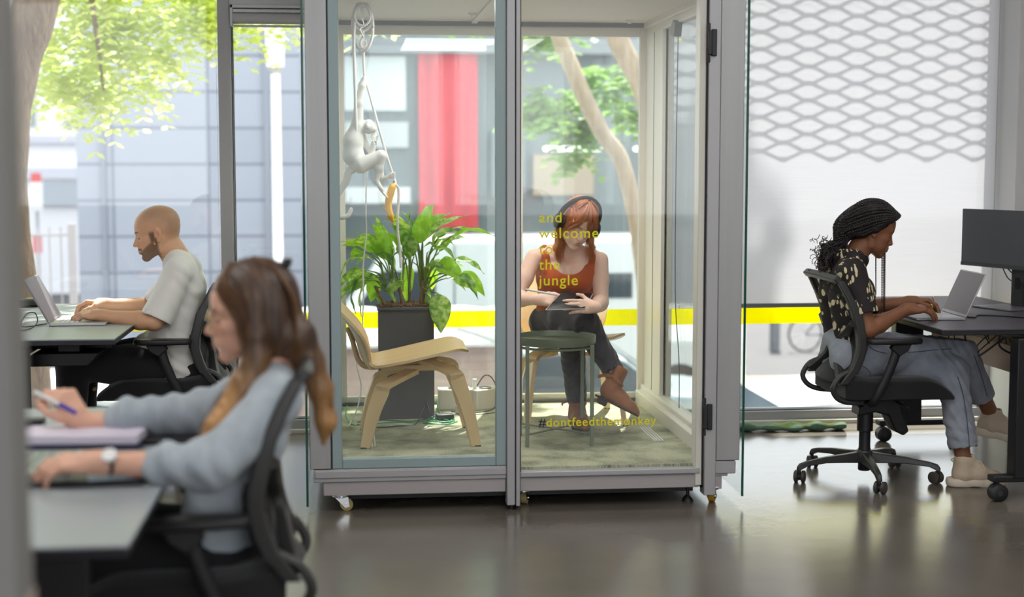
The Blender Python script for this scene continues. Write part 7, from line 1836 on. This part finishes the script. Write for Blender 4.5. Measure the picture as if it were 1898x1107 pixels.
    for (c, nm) in (((2.572, 6.352, .803), 'gold signet ring on her near hand'), ((2.690, 6.628, .812), 'gold ring on her far hand')):
        MB().tube([(c[0], c[1] + .010 * math.cos(a), c[2] + .010 * math.sin(a)) for a in [i * math.pi / 8 for i in range(16)]], .0022, 6, closed=True).ball((c[0], c[1], c[2] + .011), (.006, .005, .003), 8).build('ring', mat('gold', (0, 0, 0)), t, world=True)
build_braid_woman()
# ------------------------------------------------------------------ monkey lamp, ropes and banana
def MX(px): return .066 + (px - 675) * .002535
def MZ(y): return 1.835 - (y - 145) * .00249
M_RESIN = mat('white_resin', rgb(222, 222, 216), 0.55); M_ROPE = mat('white_rope', rgb(226, 224, 220), 0.8, bump=(300, .6, .002))
ml = thing('monkey_lamp', 'white resin monkey figure climbing a white rope and holding a light bulb', 'lamp', (.04, 6.95, 1.45))
sd = SDF((-.16, 6.78, 1.16), (.24, 7.12, 1.90), .0028); Y = 6.95
c = lambda *a, **k: sd.cone(*a, **k)
sd.chain([(.032, Y, 1.610), (.012, Y, 1.545), (.012, Y, 1.48), (.045, Y, 1.435)], [.033, .044, .046, .038], .02)
sd.chain([(.034, Y, 1.63), (.040, Y - .01, 1.72), (.056, Y - .012, 1.80), (.066, Y - .01, 1.83)], [.027, .020, .016, .013], .012)
for i in range(4): sd.cone((.066, Y - .01, 1.838 - i * .007), (.084, Y + .004, 1.838 - i * .008), .0055, .005, .002)
sd.ball((.084, Y, 1.612), (.030, .031, .034), .012); sd.ball((.104, Y, 1.600), (.018, .017, .015), .01); sd.cone((.100, Y - .014, 1.618), (.100, Y + .014, 1.618), .008, .008, .006)
for s_ in (-1, 1):
    sd.ball((.078, Y + s_ * .034, 1.612), (.010, .006, .013), .004); sd.ball((.109, Y + s_ * .010, 1.613), (.006, .005, .004), .002, None, True)
sd.cone((.118, Y - .010, 1.593), (.118, Y + .010, 1.593), .0018, .0018, .002, True)
sd.chain([(.040, Y + .03, 1.60), (.070, Y + .03, 1.53), (.100, Y + .01, 1.487), (.107, Y, 1.535)], [.022, .016, .013, .012], .01)
sd.chain([(.050, Y - .03, 1.435), (.138, Y - .035, 1.480)], [.038, .025], .015); sd.chain([(.140, Y - .035, 1.476), (.130, Y - .03, 1.42), (.118, Y - .028, 1.362)], [.025, .019, .012], .012)
sd.chain([(.118, Y - .028, 1.360), (.140, Y - .03, 1.325), (.158, Y - .03, 1.298)], [.012, .010, .008], .006)
for i in range(4): sd.cone((.150, Y - .04 + i * .007, 1.305), (.168, Y - .046 + i * .010, 1.285), .0045, .004, .002)
sd.chain([(.050, Y + .03, 1.435), (.130, Y + .035, 1.455), (.142, Y + .02, 1.375)], [.036, .023, .013], .012)
sd.chain([(.142, Y + .02, 1.372), (.165, Y + .01, 1.375), (.186, Y, 1.392)], [.012, .010, .009], .006)
for i in range(4): sd.cone((.184, Y, 1.398 - i * .007), (.202, Y - .008, 1.398 - i * .008), .005, .0045, .002)
tail = spline([(.030, Y + .02, 1.425), (-.010, Y + .01, 1.40), (-.022, Y, 1.36), (-.055, Y, 1.31), (-.082, Y, 1.265), (-.088, Y, 1.225), (-.068, Y, 1.197), (-.036, Y, 1.193), (-.012, Y, 1.203), (.0, Y, 1.232)], 5)
sd.chain(tail, [.017 - .0095 * i / (len(tail) - 1) for i in range(len(tail))], .006)
sdf_obj(sd, 'monkey_figure', M_RESIN, ml, off=ml.location)
MB().cyl((.110, Y, 1.528), (.112, Y, 1.544), .009, .010, 14).build('bulb_socket', M_CHROME, ml, world=True)
bulb = MB().lathe([(.004, 1.541), (.009, 1.546), (.017, 1.556), (.0195, 1.566), (.017, 1.576), (.010, 1.583), (.001, 1.586)], (.111, Y, 0), n=20).build('bulb', glass_mat('bulb_glass', (.95, .95, .93), 1.6), ml, world=True, angle=180)
MB().tube(spline([(.108, Y, 1.546), (.104, Y, 1.566), (.110, Y, 1.573), (.112, Y, 1.556), (.116, Y, 1.572), (.114, Y, 1.546)], 4), .0009, 5).build('filament', mat('amber_filament', rgb(220, 160, 60), .4, emit=((1, .62, .2), 1.5)), bulb, world=True)
R_ = thing('climbing_rope', 'white rope hanging in coils from the booth ceiling to the plant', 'rope', (.06, 6.95, 2.17))
def rope(P, r=.0062, nm='rope', cl=False): return MB().tube(P if cl else spline(P, 8), r, 8, closed=cl).build(nm, M_ROPE, R_, world=True)
rope([(.062, 6.95, 2.05), (.064, 6.95, 1.98), (.064, 6.95, 1.90), (.070, 6.95, 1.83), (.085, 6.95, 1.78), (.155, 6.95, 1.52), (.196, 6.95, 1.385)])
rope([(.196, 6.95, 1.385), (.206, 6.935, 1.35), (.190, 6.93, 1.343), (.212, 6.93, 1.34), (.221, 6.935, 1.30), (.214, 6.935, 1.15), (.224, 6.935, 1.05), (.229, 6.935, .955)])
rope([(.025, 6.93, 2.09), (.020, 6.93, 2.0), (.024, 6.92, 1.80), (.028, 6.92, 1.60), (.040, 6.92, 1.395)], .0072)
rope([(.061 + .048 * math.cos(a), 6.945 + .012 * math.sin(2 * a), 2.070 + .112 * math.sin(a)) for a in [i * math.pi / 20 for i in range(40)]], .0062, 'rope_coil', True)
rope([(.060 + .036 * math.cos(a), 6.93, 2.118 + .046 * math.sin(a)) for a in [i * math.pi / 18 for i in range(36)]], .0062, 'rope_coil', True)
rope([(.060 + .043 * math.cos(a), 6.955, 2.108 + .058 * math.sin(a)) for a in [i * math.pi / 18 for i in range(36)]], .0058, 'rope_coil', True)
rope([(.066, 6.95, 2.02), (.052, 6.94, 2.0), (.056, 6.94, 1.975), (.074, 6.95, 1.985), (.070, 6.955, 2.01)], .0075, 'knot'); 
MB().box(.052, .068, 6.944, 6.950, 2.10, 2.174).build('hanger_bracket', M_WHITE, R_, world=True, bevel=.001)
MB().tube(spline([(.060, 6.94, 2.105), (.068, 6.94, 2.07), (.052, 6.94, 2.06), (.060, 6.94, 2.035), (.067, 6.94, 2.02)], 5), .0022, 6).build('hook', M_CHROME, R_, world=True)
bn = thing('banana', 'ripe yellow banana tied to the white rope below the monkey', 'banana', (.19, 6.925, 1.25))
bp = spline([(.197, 6.925, 1.352), (.192, 6.925, 1.335), (.178, 6.925, 1.29), (.172, 6.925, 1.25), (.180, 6.925, 1.205), (.196, 6.925, 1.168)], 6)
MB().tube(bp, [.004, .005, .007, .009, .012, .0145] + [.017 + .001 * math.sin(i * .3) for i in range(len(bp) - 12)] + [.015, .013, .010, .008, .006, .004], 6).build('peel', mat('banana_peel', rgb(246, 184, 20), .45, noise=(30, .10)), bn, world=True, bevel=.002, angle=50)
MB().cyl(bp[0], (.200, 6.925, 1.362), .0038, .0045, 6).build('stalk', mat('banana_stalk', rgb(170, 140, 40), .7), bn, world=True)
